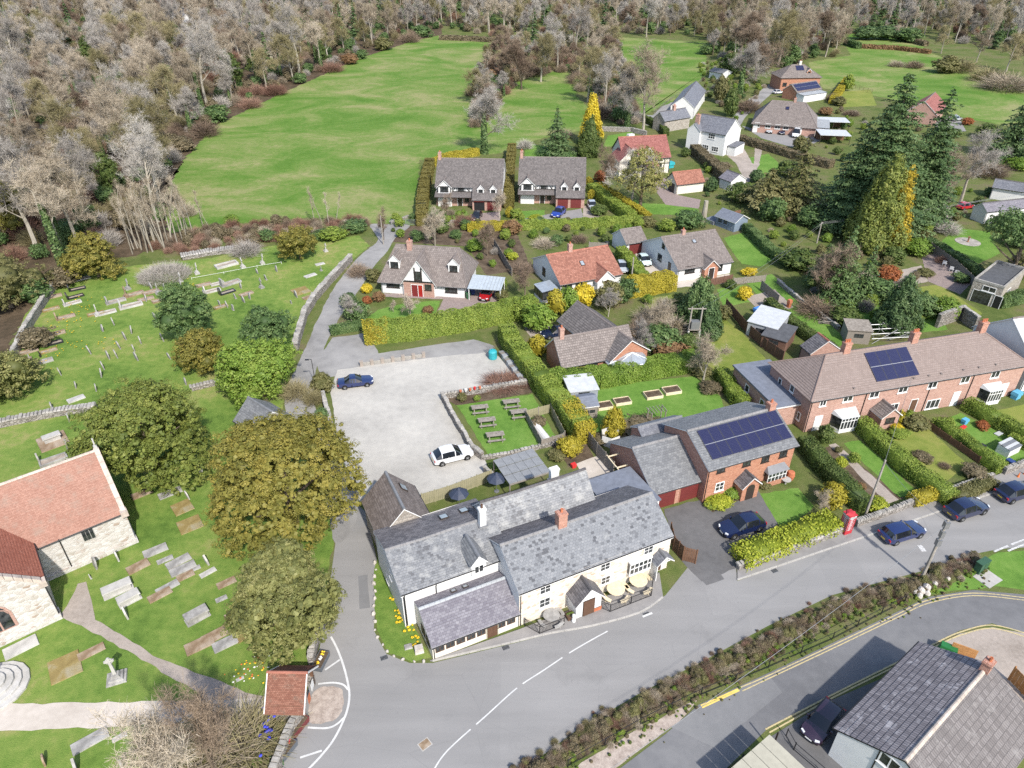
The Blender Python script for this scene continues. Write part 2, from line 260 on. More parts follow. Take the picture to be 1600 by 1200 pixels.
noisy('grave_grey',[(0.17,0.165,0.155),(0.27,0.262,0.25),(0.38,0.37,0.35)],2.6,0.9,0.5,14,0.2,0.35,0.03)
noisy('grave_pale',[(0.296,0.289,0.269),(0.390,0.378,0.355),(0.468,0.456,0.433)],2.2,0.9,0.4,14,0.2,0.35,0.03)
noisy('grave_brown',[(0.16,0.105,0.062),(0.25,0.185,0.125),(0.34,0.28,0.22)],2.4,0.95,0.6,12,0.2,0.35,0.03)
noisy('grave_moss',[(0.17,0.125,0.050),(0.24,0.185,0.075),(0.28,0.25,0.17)],1.5,0.95,0.7,10,0.1,0.35,0.05)
plain('grave_black',(0.022,0.022,0.026),0.15,0.6)
noisy('grave_chips',[(0.22,0.18,0.145),(0.30,0.255,0.21),(0.38,0.33,0.275)],6.0,0.95,0.5,20,0.15,0.3,0.03)
noisy('render_white',[(0.554,0.554,0.550),(0.613,0.613,0.605),(0.664,0.659,0.651)],1.2,0.85,0.25,25,0.2,0.2,0.02)
noisy('render_cream',[(0.527,0.493,0.425),(0.595,0.561,0.493),(0.637,0.603,0.535)],1.2,0.85,0.25,25,0.2,0.2,0.02)
plain('white_paint',(0.671,0.671,0.662),0.4,0.4,v=0.04);plain('cream_paint',(0.36,0.34,0.27),0.5,0.4);plain('black_paint',(0.018,0.018,0.020),0.4,0.4)
plain('timber_black',(0.022,0.020,0.018),0.7,0.3,v=0.3);plain('dark_frame',(0.035,0.026,0.022),0.5,0.4);plain('lead',(0.16,0.165,0.175),0.55,0.4,v=0.15)
plain('ridge_grey',(0.20,0.195,0.195),0.85,0.2,v=0.2);plain('ridge_red',(0.30,0.125,0.09),0.85,0.2,v=0.2);plain('ridge_dark',(0.09,0.085,0.088),0.8,0.2,v=0.2)
plain('ridge_brown',(0.17,0.145,0.135),0.85,0.2,v=0.2);plain('ridge_pink',(0.22,0.165,0.145),0.85,0.2,v=0.12);plain('ridge_stone',(0.42,0.36,0.31),0.9,0.2,v=0.25)
plain('terracotta',(0.42,0.145,0.075),0.85,0.2,v=0.2);plain('door_red',(0.16,0.022,0.022),0.5,0.4);plain('door_maroon',(0.125,0.024,0.022),0.55,0.4)
plain('door_brown',(0.10,0.055,0.035),0.6,0.3);plain('gutter',(0.020,0.020,0.022),0.45,0.4)
t=NT('glass_dark');f=t.noise(t.obj(),2.2,3);t.fin(t.mix(t.mr(f,0.35,0.65),(0.010,0.012,0.014),(0.055,0.060,0.062)),0.06,None,0.6)
plain('glass_roof',(0.26,0.29,0.32),0.12,0.7,v=0.2);plain('car_glass',(0.010,0.012,0.016),0.05,0.7,v=0.2)
plain('poly_sheet',(0.36,0.40,0.43),0.35,0.5,v=0.12);plain('poly_grey',(0.215,0.22,0.225),0.5,0.4,v=0.15);plain('roof_felt',(0.085,0.088,0.095),0.9,0.15,v=0.2);plain('roof_felt_blue',(0.15,0.165,0.20),0.85,0.2,v=0.15)
t=NT('solar_cell');uv=t.uv();sx=t.n('ShaderNodeSeparateXYZ',{0:uv});g=[]
for k in(0,1):
 fr=t.math('FRACT',t.math('DIVIDE',sx.outputs[k],0.165));g.append(t.math('MINIMUM',fr,t.math('SUBTRACT',1.0,fr)))
t.fin(t.mix(t.mr(t.math('MINIMUM',g[0],g[1]),0.02,0.05),(0.055,0.058,0.10),(0.016,0.017,0.052)),0.16,None,0.5)
plain('solar_frame',(0.050,0.052,0.075),0.4,0.5);plain('alu',(0.48,0.49,0.50),0.4,0.5,0.6);plain('steel_grey',(0.24,0.245,0.25),0.5,0.5,0.5)
t=NT('wood_grey');o=t.obj();st=t.n('ShaderNodeMapping',{0:o,3:(2,2,14)}).outputs[0];t.fin(t.ramp(t.noise(st,1.5,5),[(0.35,(0.165,0.145,0.125)),(0.65,(0.29,0.262,0.228))]),0.9,None,0.15)
noisy('wood_brown',[(0.10,0.055,0.035),(0.145,0.080,0.050),(0.19,0.11,0.07)],3,0.85,0.2,12,0.2);noisy('wood_fence',[(0.105,0.058,0.042),(0.145,0.082,0.060),(0.185,0.110,0.082)],3,0.9,0.2,12,0.2)
noisy('wood_pale',[(0.50,0.41,0.27),(0.60,0.51,0.355),(0.68,0.60,0.44)],3,0.8,0.2,12,0.2);noisy('wood_orange',[(0.30,0.14,0.05),(0.40,0.20,0.08),(0.48,0.26,0.11)],3,0.8,0.2,12,0.2)
noisy('wood_green',[(0.20,0.195,0.12),(0.27,0.25,0.16),(0.33,0.30,0.20)],3,0.9,0.2,12,0.2);noisy('pole_wood',[(0.20,0.18,0.155),(0.28,0.255,0.22),(0.34,0.315,0.28)],4,0.9,0.2,12,0.2)
for nm,c in(('navy',(0.010,0.020,0.085)),('midnight',(0.007,0.012,0.045)),('blue',(0.012,0.035,0.24)),('white',(0.62,0.63,0.64)),('black',(0.008,0.008,0.010)),('red',(0.30,0.010,0.014)),('silver',(0.36,0.39,0.42)),('plum',(0.022,0.010,0.022)),('ice',(0.55,0.66,0.66)),('crimson',(0.42,0.02,0.03))):
 plain('car_'+nm,c,0.28,0.6,v=0.03,Coat_Weight=1.0,Coat_Roughness=0.04)
plain('tyre',(0.014,0.014,0.014),0.85,0.2);plain('trim_black',(0.015,0.015,0.016),0.6,0.3);plain('lamp_clear',(0.62,0.64,0.66),0.1,0.7);plain('lamp_red',(0.36,0.012,0.012),0.15,0.6);plain('plate_yellow',(0.66,0.48,0.04),0.5);plain('plate_white',(0.75,0.75,0.74),0.5)
for nm,c in(('post_red',(0.40,0.030,0.040)),('teal',(0.03,0.30,0.34)),('sky_blue',(0.10,0.33,0.50)),('shed_blue',(0.17,0.215,0.275)),('bin_black',(0.022,0.024,0.030)),('bin_blue',(0.025,0.05,0.16)),('bin_green',(0.03,0.10,0.045)),('cabinet_green',(0.035,0.085,0.05)),('plastic_white',(0.60,0.60,0.59)),('plastic_red',(0.50,0.03,0.03)),('plastic_orange',(0.60,0.16,0.04)),('umbrella_blue',(0.035,0.045,0.075)),('flower_yellow',(0.75,0.50,0.02)),('flower_blue',(0.05,0.06,0.50)),('flower_white',(0.72,0.70,0.66)),('sign_blue',(0.06,0.20,0.50)),('trough_maroon',(0.14,0.035,0.035)),('planter_grey',(0.10,0.11,0.125)),('concrete',(0.36,0.345,0.32)),('rust',(0.20,0.085,0.045)),('green_sheet',(0.02,0.14,0.04)),('corrugated_white',(0.43,0.445,0.455)),('corrugated_grey',(0.30,0.315,0.33))):
 plain(nm,c,0.55,0.35,v=0.12)
leaf('lf_yew_gold',(0.076,0.082,0.017),(0.194,0.180,0.040),(0.327,0.270,0.062));leaf('lf_yew_green',(0.054,0.079,0.017),(0.158,0.192,0.041),(0.276,0.288,0.074))
leaf('lf_yew_grey',(0.081,0.092,0.029),(0.201,0.207,0.069),(0.333,0.310,0.132));leaf('lf_gold',(0.15,0.115,0.012),(0.36,0.270,0.025),(0.52,0.40,0.05));leaf('lf_yellow',(0.34,0.26,0.02),(0.55,0.43,0.03),(0.66,0.55,0.08))
leaf('lf_ever',(0.022,0.043,0.014),(0.066,0.110,0.036),(0.132,0.180,0.066));leaf('lf_fir',(0.022,0.044,0.018),(0.058,0.098,0.036),(0.110,0.150,0.060));leaf('lf_bright',(0.070,0.125,0.016),(0.155,0.240,0.036),(0.26,0.33,0.07))
leaf('lf_olive',(0.070,0.075,0.025),(0.150,0.145,0.055),(0.235,0.215,0.10));leaf('lf_hedge',(0.085,0.134,0.020),(0.183,0.250,0.041),(0.293,0.342,0.071));leaf('lf_hedge_gold',(0.156,0.132,0.014),(0.324,0.282,0.030),(0.480,0.396,0.054))
leaf('lf_hedge_dark',(0.036,0.065,0.016),(0.091,0.130,0.033),(0.156,0.189,0.058));leaf('lf_hedge_lime',(0.132,0.171,0.017),(0.286,0.330,0.033),(0.462,0.462,0.066));leaf('lf_beech',(0.13,0.075,0.035),(0.22,0.130,0.062),(0.29,0.19,0.10));leaf('lf_russet',(0.16,0.05,0.02),(0.30,0.105,0.04),(0.40,0.17,0.07))
leaf('lf_hedge_olive',(0.085,0.075,0.022),(0.165,0.145,0.040),(0.235,0.205,0.070));leaf('lf_willow',(0.15,0.155,0.045),(0.255,0.245,0.080),(0.33,0.31,0.12));leaf('lf_bramble',(0.055,0.048,0.026),(0.120,0.098,0.058),(0.20,0.165,0.105))
def bark(name,c0,c1,c2):
 k=(1.06,1.04,1.0)if name.startswith('twig')else(.90,.90,.88);c0,c1,c2=[tuple(a*b for a,b in zip(c,k))for c in(c0,c1,c2)]
 t=NT(name);o=t.obj();rnd=t.n('ShaderNodeObjectInfo').outputs['Random'];f=t.math('ADD',t.math('MULTIPLY',t.noise(o,0.8,4),0.65),t.math('MULTIPLY',rnd,0.35))
 t.fin(t.ramp(f,[(0.3,c0),(0.5,c1),(0.72,c2)]),0.9,None,0.15)
bark('bark_pale',(0.23,0.205,0.165),(0.33,0.30,0.25),(0.43,0.395,0.34));bark('bark_brown',(0.105,0.082,0.060),(0.165,0.130,0.098),(0.235,0.19,0.145));bark('twig_pale',(0.22,0.185,0.140),(0.32,0.275,0.215),(0.43,0.38,0.31));bark('twig_brown',(0.125,0.092,0.070),(0.190,0.145,0.110),(0.26,0.205,0.155))
bark('twig_olive',(0.15,0.135,0.070),(0.225,0.20,0.11),(0.30,0.265,0.155));bark('twig_red',(0.15,0.085,0.065),(0.215,0.130,0.098),(0.28,0.18,0.14));bark('twig_grey',(0.21,0.195,0.18),(0.31,0.29,0.27),(0.42,0.40,0.37))

# ------------------------------------------------------------------ ground, roads, fields
RG=random.Random(11)
PATCHES=[0]
def ragged(pts,amp,step=0.8):
 out=[]
 for i,a in enumerate(pts):
  b=pts[(i+1)%len(pts)];n=max(1,min(120,int((b-a).length/step)))
  for k in range(n):
   p=a.lerp(b,k/n);out.append(Vector((p.x+RG.uniform(-amp,amp),p.y+RG.uniform(-amp,amp),0)))
 return out
def smoothline(pts,closed=False,n=5):
 m=len(pts);out=[]
 for i in range(m if closed else m-1):
  p0,p1,p2,p3=(pts[(i-1)%m]if closed or i>0 else pts[i]),pts[i],pts[(i+1)%m],(pts[(i+2)%m]if closed or i+2<m else pts[i+1])
  for k in range(n):
   t=k/n;out.append(0.5*((2*p1)+(p2-p0)*t+(2*p0-5*p1+4*p2-p3)*t*t+(3*p1-p0-3*p2+p3)*t**3))
 if not closed:out.append(pts[-1].copy())
 return out
def patch(name,px,mat,lay,label,amp=0.08,smooth=False,h=None):
 pts=[W(*p)for p in px]
 if smooth:pts=smoothline(pts,True)
 if amp:pts=ragged(pts,amp)
 a=sum(p.x*q.y-q.x*p.y for p,q in zip(pts,pts[1:]+pts[:1]))
 if a<0:pts.reverse()
 m=MB();PATCHES[0]+=1
 if h:m.prism(pts,0.0,h)
 else:m.add([(p.x,p.y,0.006*lay+0.00005*PATCHES[0])for p in pts],[tuple(range(len(pts)))])
 return tag(m.build(name,mat),label,'ground',kind='structure')
def ribbon(pts,w,z,m=None,mi=0,h=None,off=0.0):
 """flat strip (or bar when h) of width w along world points"""
 m=m or MB();L=[];Rr=[]
 for i,p in enumerate(pts):
  d=pts[min(i+1,len(pts)-1)]-pts[max(i-1,0)];d.z=0;d.normalize();n=Vector((-d.y,d.x,0))
  L.append(p+n*(w/2+off));Rr.append(p-n*(w/2-off))
 k=len(pts)
 if h is None:
  m.add([(q.x,q.y,z)for q in Rr+L],[(i,i+1,k+i+1,k+i)for i in range(k-1)],mi)
 else:
  m.add([(q.x,q.y,zz)for zz in(z,z+h)for q in Rr+L],[(2*k+i,2*k+i+1,3*k+i+1,3*k+i)for i in range(k-1)]+[(i,i+1,2*k+i+1,2*k+i)for i in range(k-1)]+[(k+i+1,k+i,3*k+i,3*k+i+1)for i in range(k-1)]+[(0,2*k,3*k,k),(k-1,2*k-1,4*k-1,3*k-1)][0:2],mi)
 return m
def line(name,px,w,mat,lay,label,cat='road marking',smooth=True,gaps=None):
 pts=[W(*p)for p in px]
 if smooth and len(pts)>2:pts=smoothline(pts)
 return tag(ribbon(pts,w,0.007*lay+0.006).build(name,mat),label,cat,kind='structure')
 # base sheet to the horizon, with low hills far off
gx=np.concatenate([np.linspace(-3000,-700,12)[:-1],np.linspace(-700,900,41),np.linspace(900,3000,12)[1:]]);gy=np.concatenate([np.linspace(-300,600,28)[:-1],np.linspace(600,4500,40)])
GX,GY=np.meshgrid(gx,gy);GZ=np.clip((GY-650)/1200,0,1)**1.3*90*(1+0.25*np.sin(GX/340+1)+0.15*np.sin(GX/130))
V=np.stack([GX,GY,GZ],-1).reshape(-1,3);nx=len(gx);ny=len(gy)
F=[(j*nx+i,j*nx+i+1,(j+1)*nx+i+1,(j+1)*nx+i)for j in range(ny-1)for i in range(nx-1)]
gm=fastmesh('ground',V,F,'rough_ground',smooth=True);tag(link('ground',gm),'rough grass and earth between the gardens','ground',kind='structure')
patch('woodland_floor',[(-700,700),(0,620),(25,520),(90,430),(260,385),(330,382),(255,335),(258,290),(340,195),(560,92),(690,54),(690,15),(-700,0)],'leaf_litter',1,'brown leaf litter under the bare wood',0.6)
patch('field',[(255,310),(290,245),(340,195),(410,160),(480,128),(560,92),(640,66),(690,54),(790,66),(910,90),(900,150),(935,180),(905,205),(850,215),(780,240),(655,250),(650,352),(600,350),(560,345),(480,340),(420,345),(350,350),(265,365)],'meadow',2,'large sloping green meadow behind the village',0.5)
patch('field',[(965,58),(1105,66),(1103,110),(1080,148),(1030,168),(1000,182),(980,150)],'meadow',2,'small green paddock beyond the stone cottages',0.5)
patch('field',[(1262,98),(1330,86),(1318,66),(1330,52),(1380,52),(1440,68),(1450,82),(1480,92),(1560,122),(1640,150),(1640,210),(1520,187),(1380,152),(1285,138)],'meadow',2,'bright green pasture on the far hillside',0.5)
patch('field',[(560,-20),(680,-25),(690,5),(570,12)],'meadow',2,'far pale green field above the conifers',0.6)
patch('field',[(1560,40),(1640,38),(1640,80),(1570,70)],'meadow',2,'far sunlit field at the edge of the woods',0.6)
patch('field',[(1130,-5),(1300,-15),(1300,5),(1150,10)],'meadow',2,'far strip of field between the woods',0.6)
patch('churchyard_grass',[(-260,1300),(-260,640),(0,600),(20,545),(40,490),(90,436),(210,415),(330,403),(420,385),(560,368),(578,384),(545,410),(490,460),(468,525),(452,560),(440,650),(500,720),(520,850),(505,950),(490,1010),(470,1090),(430,1200),(400,1300)],'grass',2,'mown grass of the churchyard',0.15)
# gardens
G='lawn'
for nm,px,mat,lay,lab in(
('lawn',[(562,506),(590,484),(640,472),(688,470),(680,490),(640,500),(578,512)],G,2,'front lawn of the dormer house'),
('lawn',[(714,633),(832,616),(852,652),(872,690),(766,717)],G,3,'pub garden lawn with picnic tables'),
('lawn',[(892,652),(890,622),(960,600),(1085,588),(1125,618),(1132,640),(1020,662),(930,676)],G,3,'lawn behind the solar brick house'),
('lawn',[(1100,505),(1130,497),(1160,520),(1208,575),(1190,592),(1130,612),(1098,575)],'lawn_dry',2,'yellowish lawn beside the red fence'),
('lawn',[(1130,372),(1172,360),(1216,402),(1190,417),(1158,412)],G,2,'lawn right of the white bungalow'),
('lawn',[(1005,468),(1062,458),(1070,490),(1020,490)],'lawn_dry',2,'small lawn below the white bungalow'),
('lawn',[(1165,440),(1206,428),(1282,490),(1325,535),(1300,548),(1235,512),(1190,470)],G,2,'long back lawn behind the terrace'),
('lawn',[(1120,452),(1165,445),(1180,470),(1130,480)],G,2,'patch of lawn by the yellow shrub'),
('lawn',[(1490,356),(1546,362),(1562,396),(1530,412),(1465,385)],G,2,'lawn with a sundial far right'),
('lawn',[(1420,450),(1470,445),(1535,490),(1520,502),(1440,470)],'lawn_dry',2,'sloping lawn below the flat-roofed garage'),
('lawn',[(1310,470),(1370,460),(1380,500),(1330,510)],G,2,'lawn under the conifers behind the terrace'),
('lawn',[(1405,505),(1470,490),(1480,515),(1420,522)],G,2,'lawn behind the terrace chimney'),
('lawn',[(1252,700),(1280,700),(1358,786),(1345,795)],G,2,'narrow lawn strip left of the terrace garden path'),
('lawn',[(1318,692),(1345,688),(1432,768),(1405,778)],G,2,'narrow lawn strip right of the terrace garden path'),
('lawn',[(1385,684),(1450,670),(1512,726),(1478,752),(1415,725)],'lawn_dry',2,'dry lawn of the middle terrace garden'),
('lawn',[(1462,662),(1500,645),(1640,715),(1640,745),(1560,728)],G,2,'terrace lawn scattered with toys'),
('lawn',[(1555,642),(1640,622),(1640,668),(1600,665)],'lawn_dry',2,'bare lawn of the end terrace garden'),
('lawn',[(1188,772),(1246,762),(1272,792),(1222,830)],G,3,'front lawn of the solar brick house'),
('lawn',[(1500,905),(1520,885),(1560,862),(1640,858),(1640,930),(1560,916),(1450,928)],G,2,'grass verge around the green cabinet'),
('lawn',[(590,868),(618,918),(672,1028),(645,1034),(606,1020),(588,985),(584,900)],'grass',3,'grass verge beside the pub gable'),
('lawn',[(940,232),(985,222),(990,205),(950,212)],G,2,'back lawn of the crimson-roofed house'),
('lawn',[(985,310),(1010,318),(1090,320),(1092,336),(1010,335)],G,2,'front lawn of the crimson-roofed house'),
('lawn',[(814,330),(850,328),(852,342),(815,344)],G,2,'front lawn of the second half-timbered house'),
('lawn',[(690,335),(730,330),(735,350),(690,352)],G,2,'front garden of the first half-timbered house'),
('lawn',[(1165,248),(1200,240),(1225,262),(1190,278),(1168,262)],G,2,'lawn below the white house'),
('lawn',[(1300,145),(1360,140),(1370,165),(1310,168)],'lawn_dry',2,'back lawn of the hipped brick house'),
('lawn',[(820,222),(900,240),(905,260),(820,250)],G,2,'back lawn behind the half-timbered houses'),
('flower_bed',[(1288,700),(1302,694),(1412,780),(1360,786)],'soil',1,'earth bed along the terrace path'),
('flower_bed',[(1098,788),(1170,758),(1185,768),(1112,800)],'soil',3,'planted bed below the solar brick house'),
('flower_bed',[(690,620),(820,596),(832,614),(712,634)],'soil',4,'earth bed above the pub garden'),
('flower_bed',[(600,355),(800,345),(830,420),(760,430),(730,385),(615,378)],'soil',1,'mixed beds behind the dormer house'),
('flower_bed',[(855,690),(905,668),(930,720),(890,730)],'soil',2,'earth bed behind the pub'),
('patio',[(900,725),(935,712),(975,755),(930,770)],'path_pale',3,'sandy yard between pub and garage'),
('patio',[(1165,465),(1210,452),(1240,480),(1200,500)],'path_gravel',3,'paved patio with a table and trampoline'),
('patio',[(1440,400),(1470,395),(1520,440),(1500,460),(1450,440)],'block_paving',2,'brown paved terrace with garden chairs'),
('patio',[(1370,430),(1440,415),(1450,440),(1400,450)],'path_gravel',2,'stony garden path in the rockery'),
('patio',[(1410,320),(1480,305),(1490,340),(1420,350)],'path_gravel',2,'gravel drive below the bare tree'),
('patio',[(890,960),(985,912),(1025,898),(1018,930),(945,955)],'stone_flags',3,'flagged seating area by the pub front'),
('patio',[(812,985),(890,955),(880,980),(840,992)],'stone_flags',3,'flagged seating area left of the porch'),
('driveway',[(682,492),(692,468),(602,464),(600,458),(724,462),(728,450),(786,440),(778,470)],'block_paving',3,'brick drive of the dormer house'),
('driveway',[(735,335),(782,330),(782,352),(735,354)],'block_paving',3,'brick drive of the first half-timbered house'),
('driveway',[(855,335),(908,326),(912,344),(800,352),(798,346)],'pavement',3,'grey drive of the second half-timbered house'),
('driveway',[(912,322),(940,320),(935,348),(910,348)],'path_gravel',2,'gravel strip beside the double garage'),
('driveway',[(1015,285),(1050,275),(1060,305),(1095,312),(1092,326),(1040,320)],'block_paving',3,'curving brick drive of the crimson-roofed house'),
('driveway',[(985,380),(1012,392),(1040,425),(1058,440),(1140,428),(1142,442),(1050,450),(1010,435)],'path_pale',2,'pale drive of the white bungalow'),
('driveway',[(818,512),(895,505),(900,530),(830,528)],'path_gravel',2,'drive of the brick bungalow'),
('driveway',[(1158,196),(1190,205),(1262,212),(1285,218),(1250,234),(1190,216)],'pavement',2,'grey forecourt of the paired bungalows'),
('driveway',[(1130,238),(1160,228),(1180,262),(1165,285),(1150,255)],'path_gravel',2,'gravel court below the white house'),
('driveway',[(1250,330),(1300,318),(1312,325),(1270,345)],'asphalt_drive',2,'grey drive under the tall firs'),
('driveway',[(1462,190),(1495,178),(1510,205),(1460,210)],'pavement',2,'forecourt of the far brick gable house'),
('driveway',[(1037,795),(1098,780),(1112,800),(1185,768),(1222,812),(1206,832),(1150,866),(1152,888),(1095,908),(1062,872)],'asphalt_drive',2,'dark tarmac drive of the solar brick house'),
('driveway',[(495,562),(520,528),(575,520),(592,552),(740,530),(772,540),(770,550),(640,570),(560,582),(500,592)],'lane_asphalt',2,'tarmac track below the tall hedge'),
('car_park',[(516,612),(528,578),(600,568),(700,556),(772,550),(800,580),(820,600),(692,622),(738,702),(757,716),(764,748),(655,792),(585,775),(562,785),(530,700)],'pale_gravel',3,'pale gravel car park behind the pub'),
('path',[(122,912),(135,910),(150,968),(250,1030),(385,1082),(420,1090),(420,1125),(325,1132),(312,1084),(200,1018),(95,962)],'path_gravel',4,'gravel path from the church door'),
('path',[(-200,1105),(150,1098),(312,1094),(420,1092),(420,1128),(262,1132),(-200,1152)],'path_pale',5,'pale broad path across the churchyard'),
('path',[(1296,696),(1306,693),(1404,782),(1388,788)],'path_gravel',3,'gravel garden path to the terrace'),
('path',[(1180,225),(1192,228),(1186,258),(1170,285),(1160,285),(1178,255)],'path_gravel',3,'curved path through the lawn'),
):
 patch(nm,px,mat,lay,lab,0.10)
 # roads
ROAD=[(405,1300),(440,1195),(476,1095),(500,1010),(515,915),(524,850),(560,790),(572,800),(590,880),(584,985),(604,1022),(640,1036),(676,1036),(812,1003),(862,990),(925,979),(1000,958),(1040,930),(1080,880),(1150,886),(1152,908),(1200,891),(1350,840),(1462,802),(1550,772),(1680,728),(1680,850),(1560,858),(1530,864),(1450,890),(1400,903),(1300,930),(1200,978),(1100,1032),(1000,1083),(900,1142),(780,1230),(690,1300)]
patch('road',ROAD,'asphalt',1,'pale grey village road and junction',0.0)
patch('lane',[(560,790),(524,850),(500,760),(470,690),(446,640),(452,600),(470,560),(496,500),(522,450),(560,402),(590,375),(578,352),(600,350),(640,352),(618,372),(606,392),(588,412),(560,455),(528,500),(500,560),(490,605),(495,650),(520,700)],'lane_asphalt',1,'narrow lane climbing past the churchyard',0.1,True)
patch('service_road',[(950,1215),(1040,1147),(1092,1101),(1200,1052),(1300,1005),(1400,957),(1450,933),(1520,922),(1680,936),(1680,1010),(1600,990),(1550,974),(1500,985),(1460,1005),(1400,1035),(1300,1085),(1200,1138),(1120,1215),(1050,1300),(850,1300)],'asphalt_dark',2,'darker side road below the hedge',0.0)
patch('service_road',[(1048,1136),(1100,1100),(1200,1054),(1222,1082),(1115,1168)],'asphalt_mid',3,'paler resurfaced patch of the side road',0.0)
patch('lane',[(1135,205),(1150,208),(1165,182),(1206,146),(1215,135),(1200,132),(1160,165),(1140,190)],'lane_asphalt',1,'lane between the white house and bungalows',0.1)
patch('lane',[(985,178),(1010,196),(1028,196),(1052,165),(1082,148),(1092,138),(1075,138),(1040,160),(1020,180)],'lane_asphalt',1,'lane beside the stone cottages',0.1)
patch('forecourt',[(1460,1012),(1500,990),(1550,980),(1680,1005),(1680,1300),(1560,1100)],'path_gravel',3,'pinkish forecourt behind the speckled roof',0.0)
patch('forecourt',[(1190,1160),(1290,1098),(1420,1042),(1440,1060),(1300,1230),(1180,1300),(1090,1300)],'asphalt_drive',3,'parking strip beside the white walled house',0.0)
patch('gravel_strip',[(885,1205),(1000,1137),(1094,1089),(1062,1128),(1040,1142),(945,1215),(860,1300),(780,1300)],'pebbles_pink',3,'pink gravel strip between hedge and side road',0.05)
patch('gravel_island',[(484,1128),(488,1085),(505,1073),(530,1075),(537,1090),(532,1115),(515,1128)],'pebbles_pink',3,'pebbled lay-by in front of the lychgate',0.05,True)
patch('verge',[(820,1215),(900,1145),(1000,1086),(1100,1035),(1200,981),(1300,933),(1400,906),(1450,893),(1530,867),(1520,885),(1500,905),(1412,945),(1300,1000),(1200,1046),(1094,1090),(1000,1138),(885,1205),(800,1260),(740,1290)],'rough_ground',3,'weedy verge under the roadside hedge',0.1)
# raised pavements with kerbstones
def pavement(px,kerb,label):
 patch('pavement',px,'pavement',0,label,0.0,h=0.10)
 pts=smoothline([W(*p)for p in kerb],n=3);m=MB();r=random.Random(3)
 k=MB();s=0.0;seg=[]
 for a,b in zip(pts,pts[1:]):
  n=max(1,round((b-a).length/0.95));d=(b-a).normalized();nn=Vector((-d.y,d.x,0))
  for i in range(n):
   p,q=a.lerp(b,i/n)+d*0.012,a.lerp(b,(i+1)/n)-d*0.012
   k.add([(v.x,v.y,z)for z in(0,0.112+r.uniform(-.004,.004))for v in(p-nn*.02,q-nn*.02,q+nn*.12,p+nn*.12)],[(4,5,6,7),(0,1,5,4),(1,2,6,5),(2,3,7,6),(3,0,4,7)])
 tag(k.build('kerb','concrete'),'row of concrete kerbstones edging '+label,'kerb',kind='stuff')
pavement([(676,1034),(812,1002),(862,990),(925,979),(1000,958),(1036,934),(1030,895),(1018,905),(812,984),(672,1033)],[(676,1034),(812,1002),(862,990),(925,979),(1000,958),(1036,934)],'footway in front of the pub')
pavement([(1152,907),(1200,891),(1350,840),(1462,802),(1550,772),(1680,728),(1680,700),(1560,742),(1330,826),(1152,890)],[(1152,907),(1200,891),(1350,840),(1462,802),(1550,772),(1680,728)],'footway by the phone box')
# painted markings
cl=[W(*p)for p in[(676,1206),(700,1172),(760,1118),(808,1075),(850,1047),(900,1014),(960,981),(996,967)]];cl=smoothline(cl)
acc=0;cur=[];segs=[]
for a,b in zip(cl,cl[1:]):
 n=max(1,int((b-a).length/0.25))
 for i in range(n):cur.append(a.lerp(b,i/n))
for i in range(0,len(cur)-14,16):
 tag(ribbon(cur[i:i+15],0.11,0.017).build('centre_line','line_white'),'long white dash of the curving centre line','road marking','centre line dashes','structure')
line('centre_line',[(1004,964),(1019,958)],0.2,'line_white',3,'short last white dash near the pub footway',smooth=False)
line('bay_line',[(517,995),(526,1012),(535,1035),(542,1060),(546,1085),(543,1108),(534,1132),(520,1158),(501,1182),(478,1206)],0.17,'line_white',3,'curved white edge line of the lay-by')
line('bay_line',[(508,1047),(531,1031)],0.16,'line_white',3,'short white bay line beside the planter',smooth=False)
line('bay_line',[(497,1069),(520,1067),(536,1070),(544,1078)],0.16,'line_white',4,'white line above the pebbled lay-by')
line('bay_line',[(481,1137),(510,1138),(526,1132),(538,1121)],0.16,'line_white',4,'white line below the pebbled lay-by')
line('bay_line',[(469,1184),(503,1173)],0.16,'line_white',3,'white bay line beside the maroon trough',smooth=False)
for off,px in((0,[(1095,1103),(1153,1077)]),(0,[(1097,1106),(1155,1079)])):
 line('double_yellow',px,0.13,'line_yellow',5,'bright yellow line on the resurfaced patch',smooth=False)
for px,lb in(([(1155,1075),(1200,1056),(1300,1009),(1400,961),(1450,938),(1520,927),(1600,934)],'upper'),([(1160,1080),(1200,1061),(1300,1014),(1400,966),(1450,943),(1520,931),(1600,938)],'lower')):
 line('double_yellow',px,0.10,'line_yellow_worn',4,'worn %s yellow line along the roadside hedge'%lb)
for px,lb in(([(1196,1140),(1300,1086),(1400,1036),(1460,1006),(1500,988),(1550,977),(1610,992)],'outer'),([(1202,1145),(1300,1091),(1400,1041),(1460,1011),(1500,993),(1550,982),(1610,998)],'inner')):
 line('double_yellow',px,0.12,'line_yellow_worn',4,'worn %s yellow line by the speckled roof house'%lb)
for k,px in enumerate([[(1553,862),(1575,853)],[(1580,851),(1604,842)],[(1575,861),(1602,850)]]):
 line('give_way_line',px,0.2,'line_worn',3,['worn white give-way dash nearest the hedge end','worn white give-way dash at the picture edge','second row give-way dash at the picture edge'][k],smooth=False)
line('stop_patch',[(1436,852),(1444,862)],0.5,'line_worn',3,'small white painted patch beside the estate car',smooth=False)
p=W(664,1163);m=MB();m.box(-.45,.45,-.36,.36,0.004,0.016);m.box(-.38,.38,-.30,.30,0.016,0.021,1)
tag(m.build('manhole_cover',['concrete','grave_brown'],None,(p.x,p.y,0),0.7),'brown square manhole cover in the junction','manhole cover')
for k,(px,mat,lab)in enumerate((([(560,900),(574,898),(578,950),(562,952)],'asphalt_mid','tarmac repair strip in the lane mouth'),([(1095,905),(1125,895),(1132,905),(1104,915)],'asphalt_drive','dark patch where the drive meets the road'))):patch('road_repair',px,mat,2,lab,0.03)
